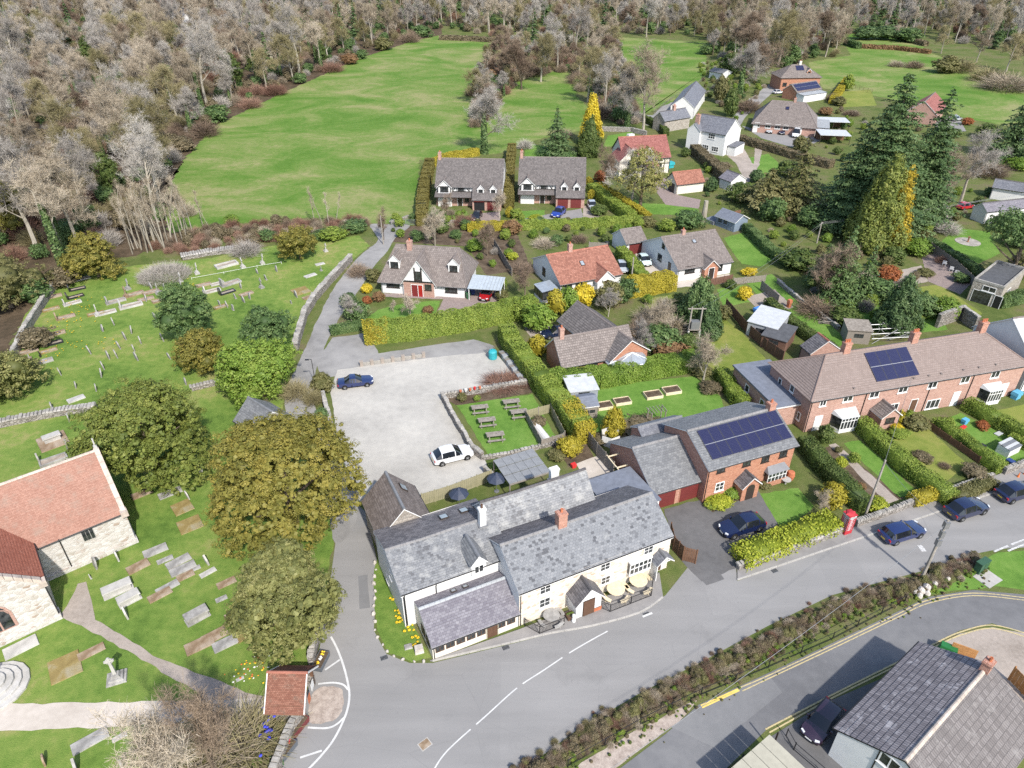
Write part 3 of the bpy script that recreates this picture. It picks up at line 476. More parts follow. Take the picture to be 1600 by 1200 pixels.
for k,(px,py)in enumerate(((790,1012),(1010,960),(1210,892),(1400,828),(600,1028))):
 p=W(px,py);m=MB();m.box(-.3,.3,-.22,.22,0.01,0.02);[m.box(-.26+.1*i,-.2+.1*i,-.18,.18,0.02,0.024,1)for i in range(6)];tag(m.build('drain_grate',['steel_grey','trim_black'],None,(p.x,p.y,0),.4),'iron drain grate at the kerb '+['left of the pub railing','by the last centre dash','below the laurel hedge wall','beside the estate car','at the verge corner'][k],'drain')

# ------------------------------------------------------------------ building kit
WCACHE={}
def window(root,face,u,z,w,h,nx=2,ny=1,fr='white_paint',name='window',proud=0.05,sill=True,glass='glass_dark',dims=None,t=None):
 """face: 'F','B','L','R' of a block; dims=(L, D, origin local, rot) ; u along the face from its left as seen from outside"""
 L,D,o,rz=dims;t=t or(.10 if fr=='white_paint' else.06)
 key=(round(w,2),round(h,2),nx,ny,fr,sill,glass,t)
 if key not in WCACHE:
  m=MB()
  for x0,x1,z0,z1 in[(0,t,0,h),(w-t,w,0,h),(t,w-t,0,t),(t,w-t,h-t,h)]:m.box(x0,x1,-proud,0.01,z0,z1)
  for i in range(1,nx):m.box(w*i/nx-t*.4,w*i/nx+t*.4,-proud+.004,0.01,t,h-t)
  for j in range(1,ny):m.box(t,w-t,-proud+.008,0.01,h*j/ny-t*.3,h*j/ny+t*.3)
  if sill:m.box(-0.06,w+0.06,-proud-0.07,0.01,-0.07,-0.004)
  g=MB();g.box(t*.5,w-t*.5,-0.018,-0.004,t*.5,h-t*.5)
  WCACHE[key]=(m.mesh('window',fr),g.mesh('pane',glass))
 fm,gm=WCACHE[key]
 p,r={'F':(Vector((u,0,z)),0),'R':(Vector((L,u,z)),math.pi/2),'L':(Vector((0,D-u,z)),-math.pi/2),'B':(Vector((L-u,D,z)),math.pi)}[face]
 p=Matrix.Rotation(rz,3,'Z')@p+o
 f=link(name,fm,root,p,rz+r);link('pane',gm,f);return f
def doorp(root,face,u,w,h,mat,dims,z=0.0,panels=0,name='door',frame='white_paint'):
 m=MB();m.box(-.08,0,-.05,.01,0,h+.08,1);m.box(w,w+.08,-.05,.01,0,h+.08,1);m.box(-0.0,w,-.05,.01,h,h+.08,1);m.box(0,w,-.025,.01,0,h)
 for i in range(panels):m.box(w*(i+.15)/panels,w*(i+.85)/panels,-.04,-.02,h*.12,h*.88)
 L,D,o,rz=dims;p,r={'F':(Vector((u,0,z)),0),'R':(Vector((L,u,z)),math.pi/2),'L':(Vector((0,D-u,z)),-math.pi/2),'B':(Vector((L-u,D,z)),math.pi)}[face]
 return m.build(name,[mat,frame],root,Matrix.Rotation(rz,3,'Z')@p+o,rz+r)
def slope(m,a0,a1,b0,b1,course,mi=0,lift=0.028):
 """roof plane from eave edge a0-a1 up to top edge b0-b1, in overlapping courses"""
 a0,a1,b0,b1=map(Vector,(a0,a1,b0,b1));n=max(2,min(60,round((((b0+b1)-(a0+a1))/2).length/course)))
 nr=(a1-a0).cross(b0-a0)
 if nr.length<1e-6:nr=(a1-a0).cross(b1-a0)
 nr.normalize()
 if nr.z<0:nr=-nr
 for i in range(n):
  p,q,r,s=a0.lerp(b0,i/n),a1.lerp(b1,i/n),a1.lerp(b1,(i+1)/n),a0.lerp(b0,(i+1)/n)
  nx=max(1,min(10,int((q-p).length/1.6)))
  for k in range(nx):
   p_,q_,r_,s_=p.lerp(q,k/nx),p.lerp(q,(k+1)/nx),s.lerp(r,(k+1)/nx),s.lerp(r,k/nx);m.add([p_,q_,q_+nr*lift,p_+nr*lift],[(0,1,2,3)],mi)
   if(r-s).length>0.02:m.add([p_+nr*lift,q_+nr*lift,r_,s_],[(0,1,2,3)],mi)
  if(r-s).length<=0.02:m.add([p+nr*lift,q+nr*lift,r],[(0,1,2)],mi)
def block(root,A,B=None,D=6,eave=2.5,ridge=5,wall='brick_red',roof='slate_dark',cap='ridge_dark',oh=0.3,vg=0.15,hipL=0.0,hipR=0.0,yr=None,eaveb=None,course=0.3,
local=None,gut=True,z0=0.0,gable=None,wallname='wall',fascia='white_paint',halfhip=0.0,base=None,plinth=None,gutmat='gutter',backwall=True):
 """one gabled or hipped range; ridge along A-B. A,B world points of the front base corners, or local=(x,y,rot,L)"""
 if local:o=Vector((local[0],local[1],z0));rz=local[2];L=local[3]
 else:o=toloc(root,A);o.z=z0;rz=ang(A,B)-root.rotation_euler.z;L=(Vector((B.x-A.x,B.y-A.y))).length
 yr=D/2 if yr is None else yr;eb=eave if eaveb is None else eaveb
 m=MB();gi=1 if gable else 0
 m.add([(0,0,0),(L,0,0),(L,0,eave),(0,0,eave)],[(0,1,2,3)])
 m.add([(L,D,0),(0,D,0),(0,D,eb),(L,D,eb)],[(0,1,2,3)])
 for x,hp,fl in((0,hipL,1),(L,hipR,0)):
  if hp:pts=[(x,0,0),(x,D,0),(x,D,eb),(x,0,eave)];fs=[(0,1,2,3)]
  else:pts=[(x,0,0),(x,D,0),(x,D,eb),(x,yr,ridge),(x,0,eave)];fs=[(0,1,2,3,4)]
  if fl:fs=[f[::-1]for f in fs]
  m.add(pts,fs,gi)
 if plinth:m.box(-.04,L+.04,-.04,D+.04,0,0.35,1+gi)
 wo=m.build(wallname,[wall]+([gable]if gable else[])+([plinth]if plinth else[]),root,o,rz)
 r=MB();T=0.06;sf=(ridge-eave)/yr;sb=(ridge-eb)/(D-yr);zf=eave-oh*sf+T;zb=eb-oh*sb+T;zr=ridge+T
 xa,xb=(-oh if hipL else-vg),(L+oh if hipR else L+vg);ra,rb=(hipL if hipL else-vg),(L-hipR if hipR else L+vg)
 slope(r,(xa,-oh,zf),(xb,-oh,zf),(ra,yr,zr),(rb,yr,zr),course);slope(r,(xb,D+oh,zb),(xa,D+oh,zb),(rb,yr,zr),(ra,yr,zr),course)
 if hipL:slope(r,(xa,D+oh,zb),(xa,-oh,zf),(ra,yr,zr),(ra,yr,zr),course)
 if hipR:slope(r,(xb,-oh,zf),(xb,D+oh,zb),(rb,yr,zr),(rb,yr,zr),course)
 # underside and barge boards
 d=0.13
 r.add([(xa,-oh,zf-d),(xb,-oh,zf-d),(rb,yr,zr-d),(ra,yr,zr-d),(xa,D+oh,zb-d),(xb,D+oh,zb-d)],[(3,2,1,0),(5,2,3,4)],1)
 r.add([(xa,-oh,zf-d),(xb,-oh,zf-d),(xb,-oh,zf),(xa,-oh,zf)],[(0,1,2,3)],1);r.add([(xb,D+oh,zb-d),(xa,D+oh,zb-d),(xa,D+oh,zb),(xb,D+oh,zb)],[(0,1,2,3)],1)
 if not hipL:r.add([(xa,-oh,zf-d),(xa,-oh,zf),(ra,yr,zr),(ra,yr,zr-d),(xa,D+oh,zb),(xa,D+oh,zb-d)],[(0,1,2,3),(3,2,4,5)],1)
 if not hipR:r.add([(xb,-oh,zf-d),(xb,-oh,zf),(rb,yr,zr),(rb,yr,zr-d),(xb,D+oh,zb),(xb,D+oh,zb-d)],[(3,2,1,0),(5,4,2,3)],1)
 ro=r.build('roof',[roof,fascia],root,o,rz)
 k=MB();rr=random.Random(int(L*100));n=max(2,int((rb-ra)/0.45))
 for i in range(n):
  x0=ra+(rb-ra)*i/n;x1=ra+(rb-ra)*(i+1)/n-.012;zz=zr+rr.uniform(-.008,.012)
  k.extr([(-.16,-.07),(.16,-.07),(.09,.06),(0,.09),(-.09,.06)],x0,x1);
 k.v=[(v[1],yr+v[0],zr+0.01+v[2])for v in k.v]
 for hp,xe,xr in((hipL,xa,ra),(hipR,xb,rb)):
  if hp:
   for yy,zz in((-oh,zf),(D+oh,zb)):k.tube([(xe,yy,zz+.03),(xr,yr,zr+.04)],0.09,5)
 if cap:k.build('ridge_tiles',cap,ro)
 if gut:
  g=MB();g.tube([(xa,-oh-.05,zf-.06),(xb,-oh-.05,zf-.06)],0.06,6)
  if D>3:g.tube([(.12,-oh-.05,zf-.08),(.12,-.06,zf-.35),(.12,-.06,.02)],0.04,5)
  g.build('gutter',gutmat,ro)
 return(L,D,o,rz),wo,ro
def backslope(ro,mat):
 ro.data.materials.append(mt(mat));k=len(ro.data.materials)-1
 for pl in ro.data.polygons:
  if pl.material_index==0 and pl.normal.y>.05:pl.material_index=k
def sag(ro,amt,seed=0):
 """old roofs dip a little along the ridge and ripple"""
 xs=[v.co.x for v in ro.data.vertices];x0,x1=min(xs),max(xs);low={i for p in ro.data.polygons if p.material_index==1 and abs(p.normal.x)<.5 and p.normal.z<-.3 for i in p.vertices}
 for i in low:ro.data.vertices[i].co.z-=amt*1.5
 for me in[ro.data]+[c.data for c in ro.children if c.name.startswith('ridge')]:
  for v in me.vertices:t=(v.co.x-x0)/(x1-x0);v.co.z-=amt*math.sin(math.pi*t)+amt*.35*math.sin(t*11+seed)*math.sin(v.co.y*.9+seed)
 return ro
def fitD(A,B,eave,pitch,rpx,frac=0.5):
 """depth of a range whose ridge shows at picture point rpx"""
 d=(B-A);d.z=0;L=d.length;d.normalize();n=Vector((-d.y,d.x,0));tp=math.tan(math.radians(pitch));lo,hi=1.0,30.0
 for _ in range(40):
  y=(lo+hi)/2;best=None
  for k in range(41):
   p=A+d*(L*k/40)+n*y;p.z=eave+y*tp;q=proj(p)
   if best is None or abs(q[0]-rpx[0])<abs(best[0]-rpx[0]):best=q
  if best[1]>rpx[1]:lo=y
  else:hi=y
 return y/frac,eave+y*tp
def fit2(A,B,eave,rear,ridge,rearz=None):
 """depth and ridge height from the far eave corner (seen at rear) and a ridge point"""
 d=(B-A);d.z=0;d.normalize();n=Vector((-d.y,d.x,0));D=(W(rear[0],rear[1],rearz or eave)-A).dot(n);lo,hi=eave,eave+12
 for _ in range(40):
  z=(lo+hi)/2;q=W(ridge[0],ridge[1],z)
  if(q-A).dot(n)>D/2:lo=z
  else:hi=z
 return D,z
def chimney(root,x,y,z0,z1,w=0.6,d=0.6,mat='brick_red',pots=2,rz=0.0,lead=True,potmat='terracotta'):
 m=MB();m.box(-w/2,w/2,-d/2,d/2,z0,z1-.22);m.box(-w/2-.05,w/2+.05,-d/2-.05,d/2+.05,z1-.22,z1-.08);m.box(-w/2-.01,w/2+.01,-d/2-.01,d/2+.01,z1-.08,z1)
 if lead:m.box(-w/2-.12,w/2+.12,-d/2-.12,d/2+.12,z0+.3,z0+.36,1)
 o=m.build('chimney',[mat,'lead'],root,(x,y,0),rz)
 for i in range(pots):
  q=MB();q.lathe([(.12,z1-.02),(.10,z1+.28),(.125,z1+.30),(.125,z1+.36),(.07,z1+.36),(.07,z1+.2)],8);q.build('chimney_pot',potmat,o,(((i+.5)/pots-.5)*w*.9,0,0))
 return o
def skylight(ro,dims,x,yfrac,w,h,side='F',eave=0,ridge=0,oh=0.3,glass='glass_roof'):
 """roof window lying on the slope; child of the roof (roof-local coordinates)"""
 L,D=dims[0],dims[1];yr=D/2;s=(ridge-eave)/yr;y=yr*yfrac
 a=math.atan(s);m=MB();m.box(-w/2,w/2,-h/2,h/2,0.03,0.12);m.box(-w/2+.08,w/2-.08,-h/2+.08,h/2-.08,.12,.13,1)
 o=m.build('skylight',['dark_frame',glass],ro)
 if side=='F':o.location=(x,y,eave+s*y+.06);o.rotation_euler=(a,0,0)
 else:o.location=(x,D-y,eave+s*y+.06);o.rotation_euler=(-a,0,0)
 return o
def dormer(root,dims,x,y0,w,zb,zt,zr,depth,wall='render_white',roof='tile_brown',cap='ridge_brown',fr='dark_frame',ww=None,wh=None,clad=None,oh=.18):
 """small gabled dormer facing front; y0 its face behind the front wall line"""
 L,D,o,rz=dims;R3=Matrix.Rotation(rz,3,'Z');org=R3@Vector((x-w/2,y0,0))+o
 d2,wo,ro=block(root,None,None,w,zt-zb,zr-zb,wall,roof,cap,oh*.7,0.15,local=(0,0,0,depth),gut=False,wallname='dormer_wall',course=.25)
 # ridge must run along the depth: turn the block so its +x points back
 for ob in(wo,ro):ob.rotation_euler=(0,0,rz+math.pi/2);ob.location=R3@Vector((x+w/2,y0,0))+o+Vector((0,0,zb))
 ro.name='dormer_roof'
 ww=ww or w*.62;wh=wh or(zt-zb)*.8
 window(root,'F',x-ww/2,zb+(zt-zb)*.12+o.z*0,ww,wh,2,1,fr,dims=(L,D,R3@Vector((0,y0,0))+o,rz))
 return wo,ro
def crossgable(root,dims,x0,w,y0,eave,ridge,depth,wall='brick_red',roof='tile_brown',cap='ridge_brown',wallname='gable_wall',**kw):
 """range with its gable to the front, ridge running back from y0"""
 L,D,o,rz=dims;R3=Matrix.Rotation(rz,3,'Z')
 d2,wo,ro=block(root,None,None,w,eave,ridge,wall,roof,cap,local=(0,0,0,depth),wallname=wallname,**kw)
 p=R3@Vector((x0+w,y0,0))+o
 for ob in(wo,ro):ob.rotation_euler=(0,0,rz+math.pi/2);ob.location=p
 return(depth,w,p,rz+math.pi/2),wo,ro
def leanto(root,dims,x0,x1,y0,y1,zlo,zhi,roof,wall=None,name='lean_to_roof',flip=False,th=.1):
 """single slope: low edge at y0, high edge at y1 (block coordinates)"""
 L,D,o,rz=dims;m=MB();slope(m,(x0-.1,y0-.15,zlo),(x1+.1,y0-.15,zlo),(x0-.1,y1,zhi),(x1+.1,y1,zhi),.3)
 m.add([(x0-.1,y0-.15,zlo-th),(x1+.1,y0-.15,zlo-th),(x1+.1,y1,zhi-th),(x0-.1,y1,zhi-th),(x0-.1,y0-.15,zlo),(x1+.1,y0-.15,zlo),(x1+.1,y1,zhi),(x0-.1,y1,zhi)],[(0,3,2,1),(0,1,5,4),(1,2,6,5),(3,0,4,7)],1)
 ro=m.build(name,[roof,'dark_frame'],root,o,rz)
 if wall:
  k=MB();k.add([(x0,y0,0),(x1,y0,0),(x1,y0,zlo-th+.03),(x0,y0,zlo-th+.03),(x0,y1,0),(x1,y1,0),(x1,y1,zhi-th),(x0,y1,zhi-th)],[(0,1,2,3),(1,5,6,2),(4,0,3,7)]);k.build('lean_to_wall',wall,root,o,rz)
 return ro
def solar(ro,dims,x0,x1,y0f,y1f,nx,ny,eave,ridge,side='F',yr=None):
 """grid of panels on a slope, every panel its own part; ro-local coordinates"""
 D=dims[1];yr=yr or D/2;s=(ridge-eave)/yr;a=math.atan(s);sl=yr/math.cos(a);pw=(x1-x0)/nx;ph=sl*(y1f-y0f)/ny
 m=MB();m.box(.02,pw-.02,.02,ph-.02,.10,.14,1);m.box(.06,pw-.06,.06,ph-.06,.14,.143);me=m.mesh('solar_panel',['solar_cell','solar_frame'])
 for j in range(ny):
  for i in range(nx):
   y=yr*(y0f+(y1f-y0f)*j/ny);link('solar_panel',me,ro,(x0+i*pw,y,eave+s*y+.04),(a,0,0))
 rl=MB();y=yr*(y0f+(y1f-y0f)*.5);rl.box(0,x1-x0,-.02,.02,.145,.15);
 if ny>1:link('panel_rail',rl.mesh('panel_rail','alu'),ro,(x0,y,eave+s*y+.04),(a,0,0))
def beams(root,dims,segs,y=-0.03,mat='timber_black'):
 """half-timbering: list of (x0,z0,x1,z1,width)"""
 L,D,o,rz=dims
 for x0,z0,x1,z1,w in segs:
  l=math.hypot(x1-x0,z1-z0);m=MB();m.box(0,l,-.03,.03,-w/2,w/2);ob=m.build('timber',mat,root);p=Matrix.Rotation(rz,3,'Z')@Vector((x0,y,z0))+o
  ob.location=p;ob.rotation_euler=(0,-math.atan2(z1-z0,x1-x0),rz)

# ------------------------------------------------------------------ placing helpers
def facepx(root,dims,face,px,py):
 L,D,o,rz=dims;a=root.rotation_euler.z;R0=Matrix.Rotation(a,3,'Z');org=root.location+R0@o;r=a+rz
 X=Vector((math.cos(r),math.sin(r),0));Yv=Vector((-math.sin(r),math.cos(r),0))
 p0,ud,n={'F':(org,X,-Yv),'R':(org+X*L,Yv,X),'L':(org+Yv*D,-Yv,-X),'B':(org+X*L+Yv*D,-X,Yv)}[face]
 aa=(px-800)/FPX;b=(600-py)/FPX;d=Vector((aa,CP+b*SP,-SP+b*CP));c=Vector((0,0,CAM_H))
 t=(p0-c).dot(n)/d.dot(n);q=c+d*t
 return(q-p0).dot(ud),q.z-org.z
def winpx(root,dims,face,cx,cy,w,h,nx=2,ny=1,fr='white_paint',**kw):
 u,z=facepx(root,dims,face,cx,cy);return window(root,face,u-w/2,max(.05,z-h/2),w,h,nx,ny,fr,dims=dims,**kw)
def doorpx(root,dims,face,cx,cy,w,h,mat,**kw):
 u,z=facepx(root,dims,face,cx,cy);return doorp(root,face,u-w/2,w,h,mat,dims,**kw)
def flatz(v):return Vector((v.x,v.y,0))
def dirv(a):return Vector((math.cos(a),math.sin(a),0))
# ------------------------------------------------------------------ church
e0,e1=flatz(W(60,851,4.2)),flatz(W(193,797,4.2));a=ang(e0,e1);u=dirv(a)
A=e0-u*9.0;R0=thing('church','stone church with pink tiled roofs at the edge of the churchyard','church',A,a)
D,rdg=fitD(e0,e1,4.2,44,(140,708))
dm,wo,ro=block(R0,A,e1+u*0.05,D,4.2,rdg,'stone_pale','tile_church','ridge_stone',0.25,-0.25,course=.24,fascia='stone_cope')
CH=(A,a,D,rdg,dm)
g=MB();L=dm[0];yr=D/2;s=(rdg-4.2)/yr
for(y0,y1)in((-.35,yr),(D+.35,yr)):
 n=9
 for i in range(n):
  ya,yb=y0+(y1-y0)*i/n,y0+(y1-y0)*(i+.94)/n;za,zb=4.2+s*min(ya,D-ya),4.2+s*min(yb,D-yb)
  g.add([(x,y,z+dz)for dz in(-.1,.36)for x,y,z in((L-.32,ya,za),(L+.12,ya,za),(L+.12,yb,zb),(L-.32,yb,zb))],[(4,5,6,7),(0,1,5,4),(1,2,6,5),(2,3,7,6),(3,0,4,7)])
g.box(L-.42,L+.2,-.5,.2,3.7,4.35);g.build('gable_coping','ridge_stone',R0,dm[2],dm[3])
c=MB();z=rdg+.3;c.box(L-.25,L+.05,yr-.2,yr+.2,z-.2,z+.25);c.box(L-.16,L-.04,yr-.08,yr+.08,z+.25,z+1.1);c.box(L-.15,L-.05,yr-.32,yr+.32,z+.65,z+.82);c.build('finial_cross','grave_pale',R0)
m=MB();m.box(3.5,L+.15,-.2,D+.2,0,.45);m.build('plinth','stone_pale',R0)
for k in range(3):  # triple lancet
 uu,zz=facepx(R0,dm,'F',131+k*6.2,836-k*2.3);q=MB()
 prof=[(-.14,0),(.14,0),(.14,1.25),(.1,1.45),(0,1.6),(-.1,1.45),(-.14,1.25)]
 q.extr([(x*1.35,zq*1.05-.05)for x,zq in prof],-.035,.01);q.extr(prof,-.05,-.02,1);q.build('lancet_window',['grave_pale','glass_dark'],R0,(uu,0,zz-.7))
q=MB();uu,zz=facepx(R0,dm,'F',100,860);q.tube([(uu,-.3,4.1),(uu,-.08,3.7),(uu,-.08,.3)],.05,6);q.build('downpipe','black_paint',R0)
# porch wing with its gable to the path
p0=W(95,966);wd=8.4;loc=toloc(R0,p0);x0=loc.x-wd;y0=loc.y
dp,wo,ro=crossgable(R0,dm,x0,wd,y0,4.6,8.4,-y0+D*.42,'stone_pale','tile_church_dark','ridge_stone',oh=.25,vg=-.2,course=.24,fascia='stone_cope')
g=MB();s=(8.4-4.6)/(wd/2)
for sg in(0,1):
 for i in range(8):
  xa,xb=x0+wd-(wd/2)*i/8,x0+wd-(wd/2)*(i+.94)/8
  if sg:xa,xb=2*x0+wd-xa,2*x0+wd-xb
  za=4.6+s*min(xa-x0,x0+wd-xa);zb=4.6+s*min(xb-x0,x0+wd-xb)
  g.add([(x,y,z+dz)for dz in(-.1,.34)for x,y,z in((xa,y0-.12,za),(xa,y0+.3,za),(xb,y0+.3,zb),(xb,y0-.12,zb))],[(4,5,6,7),(0,1,5,4),(1,2,6,5),(2,3,7,6),(3,0,4,7)])
g.box(x0+wd-.25,x0+wd+.3,y0-.2,y0+.4,4.1,4.75);g.build('gable_coping','ridge_stone',R0)
aw=MB();prof=[(-1.25,0),(1.25,0),(1.25,1.5),(1.05,2.15),(.6,2.75),(0,3.05),(-.6,2.75),(-1.05,2.15),(-1.25,1.5)]
aw.extr([(x*1.18,z*1.06-.12)for x,z in prof],-.02,.02);aw.extr(prof,-.04,-.0,1)
for xx in(-.42,.42):aw.box(xx-.06,xx+.06,-.075,-.0,0,2.6)
for cx in(-.84,0,.84):aw.tube([(cx-.4,-.06,1.5),(cx-.22,-.06,1.95),(cx,-.06,2.1),(cx+.22,-.06,1.95),(cx+.4,-.06,1.5)],.05,4)
aw.v=[(v[0],v[1]-.03,v[2])for v in aw.v]
aw.build('arched_window',['brick_pink','glass_dark'],R0,(x0+wd/2,y0,1.5))
m=MB();m.box(x0-.1,x0+wd+.14,y0-.16,y0+1,0,.5);m.build('plinth','stone_pale',R0)
# vestry roof glimpsed behind
dv,wo,ro=crossgable(R0,dm,-6.5,6,D*.5,3.6,6.6,8.5,'stone_pale','tile_church_dark','ridge_stone',oh=.2,vg=-.2,course=.24,fascia='stone_cope')
# ------------------------------------------------------------------ pub
A,B=W(811,978),W(1041,887);a=ang(A,B);u=dirv(a);nb=Vector((-u.y,u.x,0))
PUB=thing('village_pub','long whitewashed and stone pub with patchy slate roofs beside the junction','pub',A,a)
D,rdg=fit2(A,B,4.25,(762,834),(905,809));print('pub main',D,rdg)
d1,w1,r1=block(PUB,A,B,D,4.25,rdg,'stone_cream','slate_pub','ridge_grey',.16,.12,course=.23,gable='render_white')
A2,B2=flatz(W(627,927,4.3)),flatz(W(782,881,4.3));B2=A2+u*(B2-A2).dot(u)
D2,rd2=fit2(A2,B2,4.3,(592,829),(690,831));print('pub left',D2,rd2)
d2,w2,r2=block(PUB,A2,B2+u*1.2,D2,4.3,rd2,'render_white','slate_pub_pale','ridge_grey',.2,.1,course=.22)
A3,B3=flatz(W(766,836,4.6)),flatz(W(934,787,4.6));B3=A3+u*(B3-A3).dot(u)
D3,rd3=fit2(A3,B3,4.6,(737,791),(838,757));print('pub rear',D3,rd3)
d3,w3,r3=block(PUB,A3,B3,D3,4.6,rd3,'render_white','slate_pub_pale','ridge_dark',.2,.1,course=.22,gut=False)
for k_,q in enumerate((r1,r2,r3)):backslope(q,'slate_dark');sag(q,.09,k_)  # darker slate on the rear slopes, mostly their shade put into the colour
# back wing towards the car park
q=flatz(W(666,799,3.3));ql=flatz(W(588,827,3.3));w4=abs((ql-q).dot(u));far=flatz(W(650,757,3.3));ln=(far-q).dot(nb)+1.5
d4,w4o,r4=block(PUB,q-nb*1.5,q-nb*1.5+nb*ln,w4,3.3,5.9,'stone_cottage','slate_brown','lead',.2,.12,course=.28);print('pub wing',w4,ln)
skylight(r4,d4,ln*.72,.55,.9,.9,'F',3.3,5.9)
for xx in(.62,.82):skylight(r2,d2,d2[0]*xx,.38,.8,.9,'B',4.3,rd2)
# glazed lean-to at the corner
A5,B5=W(677,1031),W(811,981);B5=A5+u*(B5-A5).dot(u);gap=toloc(PUB,A2).y-toloc(PUB,A5).y;print('lean gap',gap)
d5,w5,r5=block(PUB,A5,B5,gap,1.9,3.35,'render_cream','slate_purple','corrugated_grey',.25,.1,yr=gap*.66,eaveb=2.75,course=.25)
for xx in(.42,.56):skylight(r5,(d5[0],gap*1.0,0,0),d5[0]*xx,0.0,.5,.5,'F',0,0);
for o_,xx in zip([c for c in r5.children if c.name.startswith('skylight')],(.42,.56)):o_.location=(d5[0]*xx,gap*.83,3.12);o_.rotation_euler=(-math.atan(.6/(gap*.34)),0,0)
L5=d5[0]
for i in range(8):
 if i!=5:window(PUB,'F',.25+i*(L5-.4)/8,.75,(L5-.4)/8-.14,1.02,2,1,'door_brown',dims=d5,sill=False)
doorp(PUB,'F',.25+5*(L5-.4)/8,.95,1.75,'door_brown',d5,panels=2,frame='cream_paint')
for yy in(.4,1.6):window(PUB,'L',gap-yy-1.0,.7,.9,1.0,2,1,'dark_frame',dims=d5,sill=False)
# windows of the stone front
for cx,cy,w,h in((852,918,1.05,1.0),(851,941,1.05,1.05),(946,881,1.0,.9),(946,906,.95,.95),(1014,853,1.0,.95)):uu,zz=facepx(PUB,d1,'F',cx,cy);window(PUB,'F',uu-w/2,min(2.95,zz-h/2),w,h,2,2,'white_paint',dims=d1,t=.06)
u0,z0=facepx(PUB,d1,'F',997,880);m=MB();m.box(-1.15,1.15,-.45,.0,-.1,.05);m.box(-1.15,1.15,-.5,.0,1.35,1.5,0)
for xx in(-1.15,-.7,-.23,.23,.7,1.07):m.box(xx,xx+.08,-.42,-.34,.05,1.35)
m.box(-1.13,1.13,-.37,-.02,.05,1.35,1);m.box(-1.15,1.15,-.43,-.33,.68,.74);bay=m.build('bay_window',['white_paint','glass_dark'],PUB,(u0,0,max(.6,z0-.7)))
# porch
u0,z0=facepx(PUB,d1,'F',905,945);dpc,wpc,rpc=crossgable(PUB,d1,u0-1.25,2.5,-1.5,2.0,3.35,1.6,'render_white','slate_dark','ridge_dark',oh=.22,vg=.25,gut=False,wallname='porch_wall',course=.25)
m=MB();m.box(0,1.2,-.02,.03,0,1.95);m.build('porch_opening','dark_frame',PUB,(u0-.6,-1.5,0));
m=MB();m.box(-.55,.55,-.02,.06,.0,1.85);m.build('door','door_brown',PUB,(u0,-1.56,.02))
# end door with canopy
u0,z0=facepx(PUB,d1,'F',1027,880);doorp(PUB,'F',u0-.45,.9,1.95,'door_brown',d1,z=.1,panels=1)
dpc,wpc,rpc=crossgable(PUB,d1,u0-.8,1.6,-1.0,2.25,2.95,1.05,'white_paint','slate_blue','lead',oh=.15,vg=.15,gut=False,wallname='canopy',course=.22);wpc.scale=(1,1,1)
me=MB();me.box(-.8,.8,-1.0,-.9,2.2,2.3);me.box(-.78,-.7,-.98,0,0,2.2);me.build('canopy_post','white_paint',PUB,(u0,0,0));wpc.hide_render=False
bpy.data.objects.remove(wpc)
# dormer of the left range
ud,zd=facepx(PUB,d2,'F',747,888);dormer(PUB,d2,ud,-.22,1.35,3.55,4.95,5.75,2.6,'white_paint','slate_grey','lead','white_paint',.95,.95)
window(PUB,'L',D2*.55,2.9,.7,.9,2,2,'white_paint',dims=d2);window(PUB,'L',D2*.35,.9,.8,.8,2,2,'white_paint',dims=d2)
for f_,z_ in((.02,.3),(.3,2.9)):q=MB();q.tube([(d2[0]*f_,-.22,4.1),(d2[0]*f_,-.06,3.7),(d2[0]*f_,-.06,z_)],.05);q.build('downpipe','gutter',PUB,d2[2],d2[3])
# flues and stacks
def onridge(root,dims,px,py,z):
 p=toloc(root,flatz(W(px,py,z)));return p
p=onridge(PUB,d1,881,822,rdg+.2);chimney(PUB,p.x,D*.5,rdg-.8,rdg+1.45,.85,.7,'brick_red',1)
p=onridge(PUB,d3,753,803,rd3);chimney(PUB,p.x,p.y,rd3-1.6,rd3+.75,.6,.5,'render_white',1,potmat='door_brown')
p=onridge(PUB,d3,868,741,rd3);chimney(PUB,p.x,p.y+.3,rd3-1.2,rd3+.55,.85,.5,'render_white',0)
# flat lead roof at the rear right
m=MB();p=toloc(PUB,flatz(W(975,768,2.9)));m.box(-2.6,2.6,-2.2,3.2,0,2.7);m.box(-2.75,2.75,-2.3,3.3,2.7,2.88,1);m.build('flat_roofed_store',['render_white','roof_felt_blue'],PUB,(p.x,p.y-.2,0))
m=MB();p=toloc(PUB,flatz(W(810,845,3.9)));x1=d1[0]*.5
m.add([(-.3,D+.25,4.3),(x1,D+.25,4.3),(x1,D+1.6,4.5),(-.3,D+1.6,4.5)],[(0,1,2,3)]);m.build('valley_gutter','lead',PUB)
for px_,py_ in((740,783),(723,793)):
 pass
PUBD=(d1,d2,d3,d4,d5)
